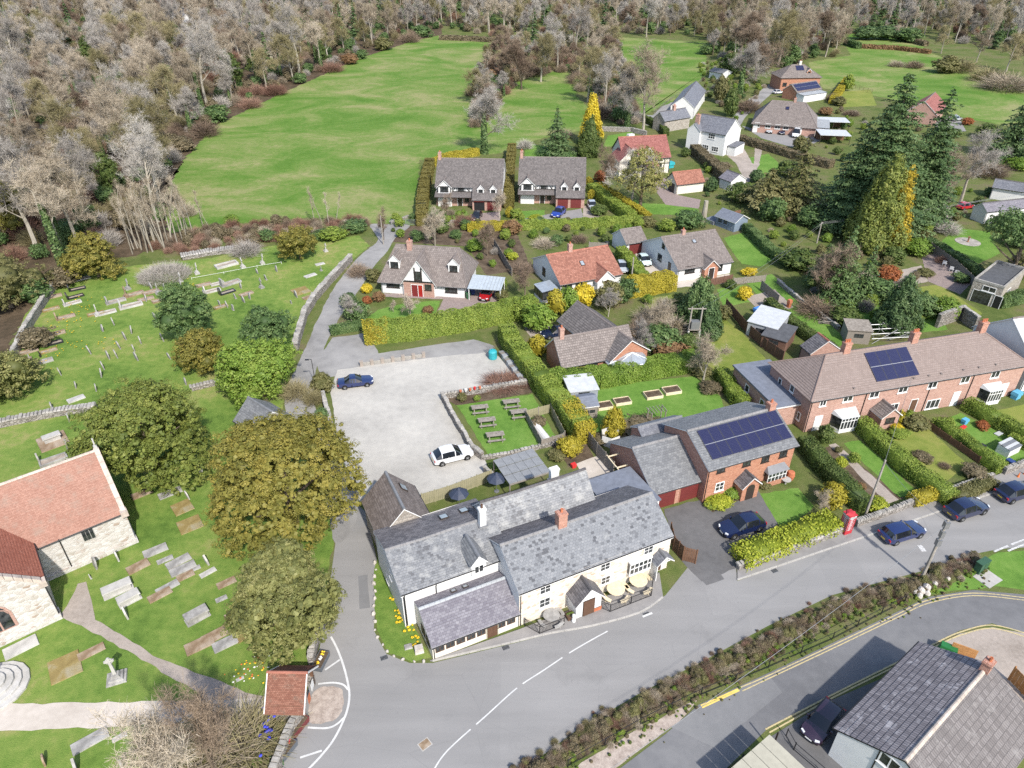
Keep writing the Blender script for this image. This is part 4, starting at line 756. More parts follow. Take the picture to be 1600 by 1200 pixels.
# ------------------------------------------------------------------ solar brick house and garage
A,B=W(1097,786),W(1229,746);a=ang(A,B);u=dirv(a);nb=Vector((-u.y,u.x,0))
BH=thing('brick_house','red brick house with a roof of dark solar panels and double garage','house',A,a)
D,rdg=fit2(A,B,4.7,(1043,661),(1155,652));print('brick',D,rdg,(B-A).length)
d,wo,ro=block(BH,A,B,D,4.7,rdg,'brick_orange','slate_grey','ridge_grey',.35,.2,course=.26,gable='brick_red')
solar(ro,d,.75,d[0]-.1,.14,.93,8,2,4.7,rdg)
for cx,cy in((1127,732),(1167,722),(1196,716),(1224,708)):winpx(BH,d,'F',cx,cy,1.0,1.0,2,2,'dark_frame')
for cx,cy in((1124,760),):winpx(BH,d,'F',cx,cy,1.1,1.15,2,2,'white_paint')
u0,z0=facepx(BH,d,'F',1208,742);m=MB();m.box(-1.25,1.25,-.6,0,.1,.75,2);m.box(-1.2,1.2,-.55,-.02,.75,1.95,1)
for xx in(-1.22,-.75,-.28,.2,.67,1.14):m.box(xx,xx+.07,-.58,-.5,.75,1.95)
m.box(-1.22,1.22,-.59,-.5,1.3,1.36);m.add([(-1.4,-.75,1.95),(1.4,-.75,1.95),(1.1,0,2.5),(-1.1,0,2.5),(-1.4,0,1.95),(1.4,0,1.95)],[(0,1,2,3),(4,0,3),(1,5,2)],3);m.build('bay_window',['white_paint','glass_dark','brick_orange','lead'],BH,(u0,0,0))
u0,z0=facepx(BH,d,'F',1160,755);crossgable(BH,d,u0-1.05,2.1,-1.3,2.0,2.95,1.4,'brick_orange','slate_dark','ridge_dark',oh=.2,vg=.2,gut=False,wallname='porch_wall',course=.25)
m=MB();m.extr([(-.5,0),(.5,0),(.5,1.6),(.35,1.9),(0,2.02),(-.35,1.9),(-.5,1.6)],-.03,.03);m.build('porch_arch','dark_frame',BH,(u0,-1.3,0))
gA,gB=flatz(W(1033,793)),flatz(W(1099,779));gB=gA+u*((gB-gA).dot(u));gy=toloc(BH,gB).y
Dg,rg=fit2(gA,gB,2.5,(957,690),(1030,689));print('garage',Dg,rg)
gA=gB-u*6.1
dg,wo,ro=block(BH,gA,gB,Dg,2.5,rg,'brick_red','slate_grey','ridge_grey',.3,.15,course=.26)
for x0 in(.45,3.35):doorp(BH,'F',x0,2.3,2.05,'door_maroon',dg,frame='brick_orange',name='garage_door',panels=0)
winpx(BH,dg,'L',978,735,.6,.9,1,2,'dark_frame')
dr,wo,ro=block(BH,A+nb*(D+.02)+u*(-2.5),A+nb*(D+.02)+u*3.0,2.6,3.2,4.0,'brick_red','slate_blue','lead',.15,.1,gut=False,course=.26)
chimney(BH,d[0]-.5,D*.5,rdg-.4,rdg+.9,.8,.7,'brick_red',1)
# pergola beams on the garage side wall
m=MB()
for k in range(4):m.box(-1.35,0,k*2.0-.05,k*2.0+.05,2.2,2.32)
m.box(-1.35,-1.23,-.3,6.4,2.12,2.2)
m.build('pergola','wood_pale',BH,toloc(BH,gA+nb*1.0),0)
# ------------------------------------------------------------------ terrace
e0,e1=flatz(W(1268,627,4.75)),flatz(W(1612,569,4.75));a=ang(e0,e1);u=dirv(a);nb=Vector((-u.y,u.x,0));bl=flatz(W(1209,564,4.75))
oh=.35;A=e0+(u+nb)*oh;B=e1-u*oh+nb*oh;D=(bl-e0).dot(nb)-2*oh;TR=thing('brick_terrace','long pink brick terrace under one plain tiled roof with solar panels','terrace',A,a)
yr=D/2;rt=4.8+yr*.67
d,wo,ro=block(TR,A,B,D,4.8,rt,'brick_pink','tile_terrace','ridge_pink',oh,.2,hipL=yr*.95,hipR=yr*.95,course=.3);print('terrace',D,rt,d[0])
p=proj(A+u*(yr*.95)+nb*yr+Vector((0,0,rt)));print('terrace ridge at',p,'want 1300,549')
solar(ro,d,8.9,14.9,.13,.90,4,2,4.8,rt)
for cx,cy in((1286,629),(1325,622),(1366,616),(1411,608),(1457,601),(1508,593),(1555,585)):winpx(TR,d,'F',cx,cy,1.35 if cx>1290 else.9,1.0,2,1)
for cx,cy in((1392,638),(1457,631)):winpx(TR,d,'F',cx,cy,2.0,1.35,3,1)
for cx,cy,dw,mat in((1276,664,.9,'white_paint'),(1426,634,.9,'door_brown'),(1491,625,.9,'white_paint'),(1566,612,.9,'white_paint')):doorpx(TR,d,'F',cx,cy,dw,2.05,mat,panels=1)
winpx(TR,d,'L',1238,607,.8,1.0,1,1);winpx(TR,d,'L',1248,650,.6,1.1,1,1);winpx(TR,d,'L',1219,596,.7,.9,1,1)
def bayroof(root,dims,cx,cy,w,dep,fr,rf,h=1.5):
 u0,z0=facepx(root,dims,'F',cx,cy);m=MB();m.add([(-w/2,0,.55),(-w/2+.5,-dep,.55),(w/2-.5,-dep,.55),(w/2,0,.55)]+[(-w/2,0,2.1),(-w/2+.5,-dep,2.1),(w/2-.5,-dep,2.1),(w/2,0,2.1)],[(0,1,5,4),(1,2,6,5),(2,3,7,6)],1)
 m.add([(-w/2,0,0),(-w/2+.5,-dep,0),(w/2-.5,-dep,0),(w/2,0,0),(-w/2,0,.55),(-w/2+.5,-dep,.55),(w/2-.5,-dep,.55),(w/2,0,.55)],[(0,1,5,4),(1,2,6,5),(2,3,7,6)],0)
 n=5
 for i in range(n+1):
  x=-w/2+.5+(w-1)*i/n;m.box(x-.04,x+.04,-dep-.03,-dep+.02,.5,2.1)
 m.box(-w/2+.45,w/2-.45,-dep-.04,-dep+.02,1.6,1.67);m.box(-w/2+.45,w/2-.45,-dep-.05,-dep+.02,.5,.58)
 m.add([(-w/2-.1,0,2.12),(-w/2+.4,-dep-.12,2.12),(w/2-.4,-dep-.12,2.12),(w/2+.1,0,2.12),(-w/2+.1,0,2.6),(w/2-.1,0,2.6)],[(1,2,5,4),(0,1,4),(2,3,5)],2)
 return m.build('bay_window',[fr,'glass_dark',rf],root,dims[2]+Vector((u0,0,0)),dims[3])
bayroof(TR,d,1313,660,3.2,1.3,'white_paint','corrugated_white');bayroof(TR,d,1540,620,3.0,1.1,'white_paint','corrugated_white')
for cx,zz in((1316,0),(1423,0),(1531,0)):
 p=toloc(TR,flatz(W(cx,{1316:547,1423:532,1531:517}[cx],rt)));chimney(TR,p.x,yr+.1,rt-.6,rt+1.4,.9,.7,'brick_red',3)
for cx,cy in((1243,572),(1260,590),(1338,597),(1433,582),(1456,578),(1476,575),(1512,570),(1535,565),(1562,561)):
 pp=toloc(TR,flatz(W(cx,cy,6.0)));yy=min(max(.3,pp.y),yr*.8);m=MB();m.box(-.12,.12,-.12,.12,-.05,.14);m.build('roof_vent','ridge_brown',TR,(pp.x,yy,4.8+yy*.67+.05))if pp.x>5 else None
for cx in(1346,1440,1500):uu,zz=facepx(TR,d,'F',cx,640);q=MB();q.tube([(uu,-.35,4.55),(uu,-.07,4.2),(uu,-.07,.1)],.045);q.build('downpipe','gutter',TR)
# brick porch-shed between the gardens
p=W(1372,672);a2=a;PS=thing('garden_porch','small brick outhouse with brown tiled roof in front of the terrace','outhouse',p,a2)
dq,wo,ro=crossgable(PS,(3,3,Vector((0,0,0)),0),0,2.5,0,1.9,2.9,3.6,'brick_pink','tile_brown','ridge_brown',oh=.2,vg=.2,course=.25);window(PS,'F',.6,.8,1.3,.8,2,1,'dark_frame',dims=(3,3,Vector((0,0,0)),0))
# flat-roofed extension between the two
p=W(1205,668);FX=thing('flat_roof_extension','grey flat-roofed extension squeezed between brick house and terrace','extension',p,a);m=MB();m.box(0,5.0,0,9.5,0,2.9);m.build('wall','brick_pink',FX);m=MB();m.box(-.2,5.2,-.25,9.7,2.9,3.12);m.build('flat_roof','roof_felt_blue',FX);m=MB();m.box(-.23,5.23,-.28,-.2,2.86,3.0);m.build('fascia','white_paint',FX)
for y in(3.0,6.4):window(FX,'L',y,1.2,.9,1.1,1,1,'white_paint',dims=(5,9.5,Vector((0,0,0)),0))
# ------------------------------------------------------------------ lychgate
A,B=W(425,1128),W(478,1129);a=ang(A,B);LG=thing('lychgate','small lychgate with mossy red tiled roof beside the lay-by','lychgate',A,a)
D,rdg=fitD(A,B,1.9,45,(450,1051));print('lychgate',D,rdg)
L=(B-A).length;g=MB()
for y in(.1,D-.3):
 for x in(.1,L*.5,L-.3):g.box(x,x+.2,y,y+.2,0,1.95)
g.box(0,L,.05,.3,1.85,2.0);g.box(0,L,D-.35,D-.1,1.85,2.0);g.build('timber_frame','wood_brown',LG)
for y_ in(.02,D-.42):g=MB();g.box(0,L-.1,y_,y_+.4,0,1.1);g.build('low_wall','stone_wall',LG)
r=MB();zf=1.9-.35;xa,xb=-.25,L+.25;zr=rdg
slope(r,(xa,-.35,zf),(xb,-.35,zf),(xa,D/2,zr),(xb,D/2,zr),.2);slope(r,(xb,D+.35,zf),(xa,D+.35,zf),(xb,D/2,zr),(xa,D/2,zr),.2)
r.add([(xa,-.35,zf-.1),(xb,-.35,zf-.1),(xb,D/2,zr-.1),(xa,D/2,zr-.1),(xa,D+.35,zf-.1),(xb,D+.35,zf-.1)],[(3,2,1,0),(5,2,3,4)],1);r.build('roof',['tile_lychgate','wood_brown'],LG)
for x in(xa+.02,xb-.08):g=MB();g.add([(x,-.37,zf-.12),(x,D/2,zr-.1),(x,D+.37,zf-.12),(x+.07,-.37,zf-.12),(x+.07,D/2,zr-.1),(x+.07,D+.37,zf-.12),(x,-.37,zf+.06),(x,D/2,zr+.08),(x,D+.37,zf+.06),(x+.07,-.37,zf+.06),(x+.07,D/2,zr+.08),(x+.07,D+.37,zf+.06)],[(0,1,7,6),(1,2,8,7),(4,3,9,10),(5,4,10,11),(6,7,10,9),(7,8,11,10)]);g.build('barge_board','white_paint',LG)
g=MB();g.tube([(xa,D/2,zr+.03),(xb,D/2,zr+.03)],.11,6);g.build('ridge_tiles','ridge_red',LG)
g=MB();g.box(0,.03,0,.55,0,.8);g.build('notice_board','plastic_white',LG,(L+.08,D*.58,.9));g=MB();g.box(0,.03,0,.5,0,.8);g.build('notice_board','terracotta',LG,(L+.08,D*.3,.7))
# ------------------------------------------------------------------ house at the bottom right corner
EZ=3.2;A,B=flatz(W(1436,1003,EZ)),flatz(W(1303,1137,EZ));a=ang(A,B);u=dirv(a);nb=Vector((-u.y,u.x,0));A+=nb*.3;B+=nb*.3
BR=thing('white_gabled_house','white walled house with a speckled dark tiled roof and brick stack','house',A,a)
rdg=6.0
for _ in range(60):y_=(W(1482,1112,rdg)-A).dot(nb);rdg=.5*rdg+.5*(EZ+y_*.5)
D=2*y_;print('corner house',D,rdg)
d,wo,ro=block(BR,A,B-u*.15,D,EZ,rdg,'render_white','tile_speckled','ridge_stone',.3,.15,course=.42,fascia='black_paint')
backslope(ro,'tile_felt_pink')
m=MB();m.box(0,.08,-.06,.01,1.2,EZ+1.2);m.build('timber','black_paint',BR,(d[0]+.0,D*.32,0),math.pi/2)
p=toloc(BR,flatz(W(1545,1050,rdg)));chimney(BR,p.x,D*.5,rdg-.5,rdg+1.0,.7,.6,'brick_red',1)
winpx(BR,d,'R',1390,1192,1.4,1.2,2,1)

# ------------------------------------------------------------------ houses behind
def simple(name,label,Apx,Bpx,eave,pitch,rpx,wall,roof,cap,cat='house',rear=None,D=None,**kw):
 A,B=W(*Apx),W(*Bpx);r=thing(name,label,cat,A,ang(A,B))
 if rear:D,rd=fit2(A,B,eave,rear,rpx)
 elif D:rd=eave+D/2*math.tan(math.radians(pitch))
 else:D,rd=fitD(A,B,eave,pitch,rpx)
 d,wo,ro=block(r,A,B,D,eave,rd,wall,roof,cap,**kw);print(name,'L %.1f D %.1f ridge %.1f'%(d[0],D,rd))
 return r,d,ro,rd
 # dormer house
r,d,ro,rd=simple('dormer_house','white house with brown tiled roof, three gables and red door',(597,457),(726,466),2.35,42,(667,385),'render_white','tile_brown','ridge_brown',oh=.45,vg=.2,course=.33,hipL=1.6,hipR=1.6,fascia='white_paint')
L,D=d[0],d[1];u0,_=facepx(r,d,'F',657,462);s=(rd-2.35)/(D/2)
crossgable(r,d,u0-2.6,5.2,-.5,2.5,rd-.3,D*.5+.4,'render_white','tile_brown','ridge_brown',oh=.35,vg=.25,gut=False,course=.33)
crossw=[c for c in r.children if c.name.startswith('gable_wall')][-1]
m=MB();m.box(0,5.0,-.02,.02,0,2.5);m.build('brick_panel','brick_pink',r,(u0-2.5,-.55,0));beams(r,d,[(u0-2.5,2.6,u0+2.5,2.6,.25),(u0-.55,2.6,u0-.55,5,.2),(u0+.55,2.6,u0+.55,5,.2)],-.58)
dd=(L,D,Vector((0,-.58,0)),0)
window(r,'F',u0-.45,2.9,.9,1.5,2,2,'dark_frame',dims=dd);doorp(r,'F',u0-1.2,1.0,2.05,'door_red',dd,panels=2);doorp(r,'F',u0-.1,.7,2.05,'car_red',dd);winpx(r,dd,'F',669,449,1.1,1.0,2,1,'dark_frame')
for cx,cy,w,h in((614,444,2.2,1.15),(705,452,2.0,1.2)):winpx(r,d,'F',cx,cy,w,h,3,1,'dark_frame')
for cx in(614,706):uu,zz=facepx(r,d,'F',cx,440);dormer(r,d,uu,1.5,1.7,3.6,5.1,6.0,2.8,'white_paint','tile_brown','ridge_brown','dark_frame',1.3,1.1)
uu=toloc(r,flatz(W(635,392,rd))).x;chimney(r,uu,D*.46,rd-1.3,rd+1.0,.8,.8,'brick_pink',1)
p=toloc(r,flatz(W(730,450,2.2)));q=toloc(r,flatz(W(784,451,2.0)));m=MB();x1=max(4.6,q.x-p.x)
m.add([(0,0,2.15),(x1,.3,2.05),(x1,4.6,2.35),(0,4.6,2.5),(0,0,2.07),(x1,.3,1.97),(x1,4.6,2.27),(0,4.6,2.42)],[(0,1,2,3),(7,6,5,4),(0,4,5,1),(1,5,6,2),(3,2,6,7)])
for k in range(1,12):m.box(x1*k/12-.02,x1*k/12+.02,.1,4.5,2.12,2.5,1)if False else None
m.build('carport_roof',['poly_sheet'],r,(p.x,p.y,0))
for xx,yy in((.15,.2),(x1-.2,.4),(x1-.2,4.4)):m=MB();m.box(0,.1,0,.1,0,2.05);m.build('carport_post','white_paint',r,(p.x+xx,p.y+yy,0))
for k in range(10):m=MB();m.box(0,.04,0,4.4,0,.03);m.build('roof_rib','corrugated_grey',r,(p.x+x1*(k+.5)/10,p.y+.15,2.12+.0*k),0).rotation_euler=(math.atan(.32/4.5),0,0)
# twin half-timbered houses
def tudor(Apx,Bpx,rpx,label,gar_open):
 r,d,ro,rd=simple('half_timbered_house',label,Apx,Bpx,4.3,36,rpx,'render_white','tile_brown_dark','ridge_brown',oh=.35,vg=.25,course=.33);L,D=d[0],d[1];s=math.tan(math.radians(36));gx=L*.57
 m=MB();m.box(-.03,gx,-.04,.02,0,2.35);m.build('brick_panel','brick_pink',r)
 # catslide garage
 m=MB();y0=-2.6;m.add([(gx,y0,0),(L,y0,0),(L,y0,2.3),(gx,y0,2.3),(gx,0,0),(L,0,0),(L,0,4.2),(gx,0,4.2)],[(0,1,2,3),(1,5,6,2),(4,0,3,7)]);m.build('garage_wall','brick_pink',r)
 leanto(r,d,gx,L,y0-.2,-.3,4.3+s*(y0-.35)+.06,4.3-s*.3+.08,'tile_brown_dark',name='garage_roof')
 dd=(L,D,Vector((0,y0,0)),0)
 for k in range(2):
  x=gx+.35+k*(L-gx-.5)/2
  if k==0 and gar_open:m=MB();m.box(0,2.2,-.02,.03,0,2.0);m.build('open_garage','black_paint',r,(x,y0,0));m=MB();m.box(0,2.2,-.3,.0,1.9,2.02);m.build('garage_door','door_maroon',r,(x,y0,0))
  else:doorp(r,'F',x,2.2,2.0,'door_maroon',dd,name='garage_door',frame='brick_pink')
 for k in(.28,.72):dormer(r,d,gx+(L-gx)*k,y0+1.2,1.35,2.9,4.2,5.0,3.4,'render_white','tile_brown_dark','ridge_brown','timber_black',.9,1.0)
 # oriel gable and pent roof
 crossgable(r,d,.35,2.9,-.5,4.2,5.6,3.2,'render_white','tile_brown_dark','ridge_brown',oh=.25,vg=.25,gut=False,course=.3)
 leanto(r,d,-.1,gx-.1,-1.5,-.02,2.35,3.05,'tile_brown_dark',name='pent_roof')
 d2=(L,D,Vector((0,-.53,0)),0);window(r,'F',.95,3.2,1.7,1.1,3,1,'timber_black',dims=d2);window(r,'F',4.6,3.2,1.3,.95,2,1,'timber_black',dims=d)
 beams(r,d,[(.4,4.25,3.2,4.25,.16),(.45,4.3,1.8,5.5,.14),(3.15,4.3,1.8,5.5,.14),(.45,3.05,.45,4.25,.16),(3.15,3.05,3.15,4.25,.16)],-.55);beams(r,d,[(3.4,4.15,gx,4.15,.16),(3.4,3.1,gx,3.1,.16)]+[(x,3.1,x,4.15,.14)for x in(3.5,4.4,6.1,7.0,gx-.1)]+[(3.5,3.2,4.3,4.1,.12),(6.2,4.1,7.0,3.2,.12)])
 dd=(L,D,Vector((0,-.06,0)),0);window(r,'F',.7,.8,2.0,1.2,3,1,'dark_frame',dims=dd);doorp(r,'F',4.5,.95,2.05,'dark_frame',dd);window(r,'F',6.0,.9,.9,1.0,2,1,'dark_frame',dims=dd)
 chimney(r,.25,D*.5,3.8,rd+1.3,.6,.9,'brick_pink',1)
 return r
tudor((683,321),(784,323),(731,248),'half-timbered house with a black car on its drive, beside the meadow',True)
tudor((811,317),(912,319),(861,246),'half-timbered house with maroon garage doors and a blue car outside',False)
# brick bungalow with long rear wing
A,B=W(877,594),W(958,578);a=ang(A,B);u=dirv(a);nb=Vector((-u.y,u.x,0));r=thing('brick_bungalow','orange brick bungalow with two crossing brown roofs and glass bay','bungalow',A,a)
D,rd=fit2(A,B,2.4,(850,541),(915,520));print('bung',D,rd,(B-A).length)
d,wo,ro=block(r,A,B+u*3,D,2.4,rd,'brick_orange','tile_brown','ridge_brown',.4,.2,course=.33);chimney(r,.9,D*.5,rd-.8,rd+1.4,.6,.6,'brick_pink',1)
for cx,cy in((925,568),):winpx(r,d,'F',cx,cy,1.7,1.0,2,1,'dark_frame')
g0,g1=flatz(W(955,562,2.4)),flatz(W(1012,545,2.4));gw=(g1-g0).length;far=flatz(W(898,493,2.4));ga=ang(g0,g1);loc=toloc(r,g0)
fx=Vector((far.x-g0.x,far.y-g0.y,0));ln=fx.dot(Vector((-math.sin(ga),math.cos(ga),0)));print('wing',gw,ln)
d2,w2,r2=crossgable(r,(1,1,Vector((loc.x,loc.y,0)),ga-a),0,gw,0,2.4,2.4+gw*.36,ln,'brick_orange','tile_brown_dark','ridge_brown',oh=.35,vg=.25,course=.33)
window(r,'F',.5,.9,1.2,1.0,2,1,'dark_frame',dims=(gw,1,Vector((loc.x,loc.y,0)),ga-a))
def conservatory(root,p,rad,n,h,zt,rz=0.0,fr='white_paint',rf='glass_roof'):
 m=MB();pts=[(rad*math.cos(2*math.pi*k/n+rz),rad*math.sin(2*math.pi*k/n+rz))for k in range(n)]
 for k in range(n):
  (x0,y0),(x1,y1)=pts[k],pts[(k+1)%n];m.add([(x0,y0,0),(x1,y1,0),(x1,y1,.6),(x0,y0,.6)],[(0,1,2,3)],2);m.add([(x0,y0,.6),(x1,y1,.6),(x1,y1,h),(x0,y0,h)],[(0,1,2,3)],1);m.tube([(x0,y0,.5),(x0,y0,h),(0,0,zt)],.05,4);m.tube([(x0,y0,h),(x1,y1,h)],.06,4);m.tube([(x0,y0,.6),(x1,y1,.6)],.05,4);m.add([(x0*1.05,y0*1.05,h),(x1*1.05,y1*1.05,h),(0,0,zt)],[(0,1,2)],3)
  m.tube([((x0+x1)/2,(y0+y1)/2,h),(0,0,zt)],.035,4)
 return m.build('conservatory',[fr,'glass_dark','brick_orange',rf],root,p)
p=toloc(r,flatz(W(986,565,1.5)));conservatory(r,(p.x,p.y,0),2.1,8,2.1,2.9,.3,'alu');p=toloc(r,flatz(W(960,572,1.5)));conservatory(r,(p.x,p.y,0),1.3,4,1.9,2.3,.8,'alu')
# red tiled bungalow
r,d,ro,rd=simple('red_roofed_bungalow','white bungalow under an orange-red tiled roof',(875,464),(969,447),2.35,36,(907,390),'render_white','tile_red','ridge_red',rear=(842,402),oh=.35,vg=.2,course=.32,cat='bungalow');L,D=d[0],d[1]
u0,_=facepx(r,d,'F',942,450);crossgable(r,d,u0-1.6,3.2,-1.0,2.2,3.7,4.2,'render_white','tile_red','ridge_red',oh=.3,vg=.25,gut=False,course=.3);doorp(r,'F',u0-.5,1.0,2.0,'door_brown',(L,D,Vector((0,-1.02,0)),0))
for cx,cy in((907,443),(886,447)):winpx(r,d,'F',cx,cy,1.8,1.2,2,1,'dark_frame')
winpx(r,d,'L',850,424,1.2,1.4,2,1,'dark_frame');skylight(ro,d,L*.47,.52,.7,1.0,'F',2.35,rd);uu=toloc(r,flatz(W(892,394,rd))).x;chimney(r,uu,D*.5,rd-.6,rd+1.3,.7,.6,'brick_pink',1)
p=toloc(r,flatz(W(853,450,1.8)));m=MB();m.box(-1.3,1.3,-1.6,1.6,0,.5,2)
for x in(-1.3,-.45,.4,1.24):
 for y in(-1.6,-.5,.5,1.54):m.box(x,x+.06,y,y+.06,.5,2.0)
m.box(-1.27,1.27,-1.57,1.57,.5,1.98,1);m.add([(-1.4,-1.7,2.0),(1.4,-1.7,2.25),(1.4,1.7,2.25),(-1.4,1.7,2.0)],[(0,1,2,3)],3);m.build('conservatory',['dark_frame','glass_dark','render_white','glass_roof'],r,(p.x,p.y,0))
# white bungalow with detached garage
r,d,ro,rd=simple('white_bungalow','white bungalow with grey-brown tiled roof and a black windowed side gable',(1057,440),(1140,427),2.35,38,(1080,364),'render_white','tile_brown','ridge_brown',rear=(1014,376),oh=.35,vg=.2,course=.33,cat='bungalow');L,D=d[0],d[1]
for cx,cy in((1078,421),(1125,417)):winpx(r,d,'F',cx,cy,1.9 if cx<1100 else 1.0,1.3,2,1,'dark_frame')
u0,_=facepx(r,d,'F',1107,420);crossgable(r,d,u0-1.3,2.6,-.9,2.2,3.4,4,'brick_orange','tile_brown','ridge_brown',oh=.25,vg=.25,gut=False,course=.3);doorp(r,'F',u0-.5,1.0,2.0,'dark_frame',(L,D,Vector((0,-.92,0)),0))
for cx,cy,w,h in((1031,402,1.4,1.2),(1037,384,.9,.9),(1046,417,.9,1.6)):winpx(r,d,'L',cx,cy,w,h,2,1,'dark_frame')
uu=toloc(r,flatz(W(1069,367,rd))).x;chimney(r,uu,D*.5,rd-.9,rd+.8,.6,.6,'brick_pink',1);skylight(ro,d,L*.52,.72,.7,.8,'F',2.35,rd)
r,d,ro,rd=simple('garage','detached white garage with a maroon door beside the white bungalow',(977,399),(1008,394),2.3,32,(982,357),'render_white','tile_brown','ridge_brown',rear=(951,366),oh=.25,vg=.15,course=.33,cat='garage');doorp(r,'F',d[0]*.15,d[0]*.72,2.0,'door_maroon',d,name='garage_door')
# crimson roofed half-timbered house, garage
r,d,ro,rd=simple('crimson_roofed_house','cream half-timbered house with a dark red tiled roof behind a willow',(972,274),(1044,270),4.0,40,(1018,212),'render_cream','tile_crimson','ridge_red',oh=.35,vg=.25,course=.32,fascia='timber_black');L,D=d[0],d[1]
beams(r,d,[(0,2.4,L,2.4,.2)]+[(L*k/9,.2,L*k/9,3.9,.15)for k in range(10)]);uu,_=facepx(r,d,'F',1014,250);dormer(r,d,uu,.5,1.9,3.6,5.0,6.1,3,'render_cream','tile_crimson','ridge_red','timber_black')
for cx,cy in((1029,260),(1031,247),(990,262)):winpx(r,d,'F',cx,cy,1.6,1.2,3,1,'timber_black')
crossgable(r,d,-1.5,5.5,-2.0,4.0,6.6,D*.7,'render_cream','tile_crimson','ridge_red',oh=.3,vg=.25,gut=False,course=.32);leanto(r,d,L*.45,L*.72,-1.8,0,2.3,3.2,'tile_crimson',name='porch_roof');m=MB();m.box(L*.46,L*.7,-1.7,0,0,.4);m.build('porch_wall','brick_pink',r)
r,d,ro,rd=simple('garage','cream garage with a red tiled roof on the curving brick drive',(1056,304),(1098,299),2.3,40,(1073,267),'render_cream','tile_red','ridge_red',oh=.25,vg=.2,course=.3,cat='garage',fascia='timber_black');u0=d[1]
m=MB();m.box(0,2.6,-.02,.03,0,2.0);m.build('open_bay','black_paint',r,(0,d[1]*.75,0),-math.pi/2)
# white house and the stone cottages behind
r,d,ro,rd=simple('white_house','tall bright white house with a blue-grey slate roof',(1078,234),(1129,244),5.4,35,(1115,181),'render_white','slate_blue','ridge_dark',oh=.25,vg=.15,course=.3);L,D=d[0],d[1]
for cx,cy in((1112,213),(1102,230),(1117,233)):winpx(r,d,'F',cx,cy,1.9,1.3,3,2)
crossgable(r,d,-1.0,3.6,-.8,5.4,7.0,D*.6,'render_white','slate_blue','ridge_dark',oh=.2,vg=.15,gut=False);chimney(r,.8,.6,5.5,rd+.6,1.1,.7,'brick_pink',1);leanto(r,d,L*1.02,L+2.4,D*.2,D*.8,2.3,2.6,'slate_blue',name='side_roof',wall='render_white')
r,d,ro,rd=simple('stone_cottage','grey stone cottage with brick stack behind the white house',(1037,207),(1076,200),3.2,40,(1062,170),'stone_cottage','slate_blue','ridge_dark',oh=.2,vg=.15,cat='cottage');chimney(r,d[0]*.55,d[1]*.5,rd-1,rd+1.2,.9,.7,'brick_pink',2)
r,d,ro,rd=simple('stone_cottage','low slated cottage range along the lane to the paddock',(1082,186),(1100,158),3.4,38,(1078,152),'render_white','slate_blue','ridge_dark',D=7,oh=.2,vg=.15,cat='cottage')
winpx(r,d,'F',1098,172,1.2,1.0,2,1)
r,d,ro,rd=simple('outbuilding','small white outbuilding with open front by the lane',(1107,122),(1128,126),2.6,20,(1117,108),'render_white','slate_grey','ridge_grey',D=5,cat='outbuilding')
r,d,ro,rd=simple('garden_store','long white store with slate roof below the white house',(1122,292),(1140,299),2.2,30,(1130,272),'render_white','slate_purple','ridge_dark',D=4.5,oh=.2,cat='store')
# paired bungalows and hipped brick houses up the lane
r,d,ro,rd=simple('paired_bungalow','wide white and brick bungalow with a hipped brown roof on the forecourt',(1174,206),(1272,214),2.5,32,(1222,158),'brick_pink','tile_brown','ridge_brown',hipL=4,hipR=4,oh=.4,cat='bungalow');L,D=d[0],d[1]
for cx in(1183,1200,1215,1228,1247):winpx(r,d,'F',cx,195+(cx-1183)*.09,1.5,1.3,2,1)
for x in(.3,L*.72):doorp(r,'F',x,1.1,2.1,'white_paint',d)
m=MB();m.box(0,L,-.06,.02,2.2,2.5);m.build('fascia','white_paint',r);chimney(r,L*.6,D*.5,rd-.5,rd+1,.7,.7,'brick_pink',1);skylight(ro,d,L*.5,.7,1,1.2,'F',2.5,rd,glass='solar_cell');leanto(r,d,L+.05,L+3.5,1,D*.7,2.4,2.6,'corrugated_grey',name='side_roof',wall='render_white')
r,d,ro,rd=simple('hipped_brick_house','orange brick house with hipped roof and solar panel up the lane',(1217,142),(1278,141),4.6,36,(1250,101),'brick_orange','tile_brown','ridge_brown',hipL=5,hipR=5,oh=.4);L,D=d[0],d[1]
solar(ro,d,L*.42,L*.62,.5,.9,3,1,4.6,rd);chimney(r,L*.55,D*.5,rd-.4,rd+1.2,.8,.8,'render_cream',1);winpx(r,d,'F',1226,132,1.5,1.2,2,1,'dark_frame');winpx(r,d,'F',1236,136,1.6,2,1,1,'dark_frame');dormer(r,d,L*.72,1.2,1.6,5,6.2,7,3,'brick_orange','tile_brown','ridge_brown')
r,d,ro,rd=simple('solar_garage_block','brick garage block covered in solar panels beside the hipped house',(1243,158),(1281,152),2.8,35,(1262,128),'brick_orange','tile_brown','ridge_brown',oh=.3,cat='garage');solar(ro,d,.3,d[0]-.3,.1,.9,6,2,2.8,rd);leanto(r,d,-.2,d[0]*.9,-3.2,0,2.3,2.6,'corrugated_grey',wall='render_white',name='carport_roof')
r,d,ro,rd=simple('gabled_brick_house','brick gabled house with a brown roof behind the firs',(1458,196),(1473,180),3.2,38,(1452,158),'brick_pink','tile_crimson','ridge_brown',D=8,oh=.3);winpx(r,d,'F',1467,183,2.2,1.3,3,1,'dark_frame')
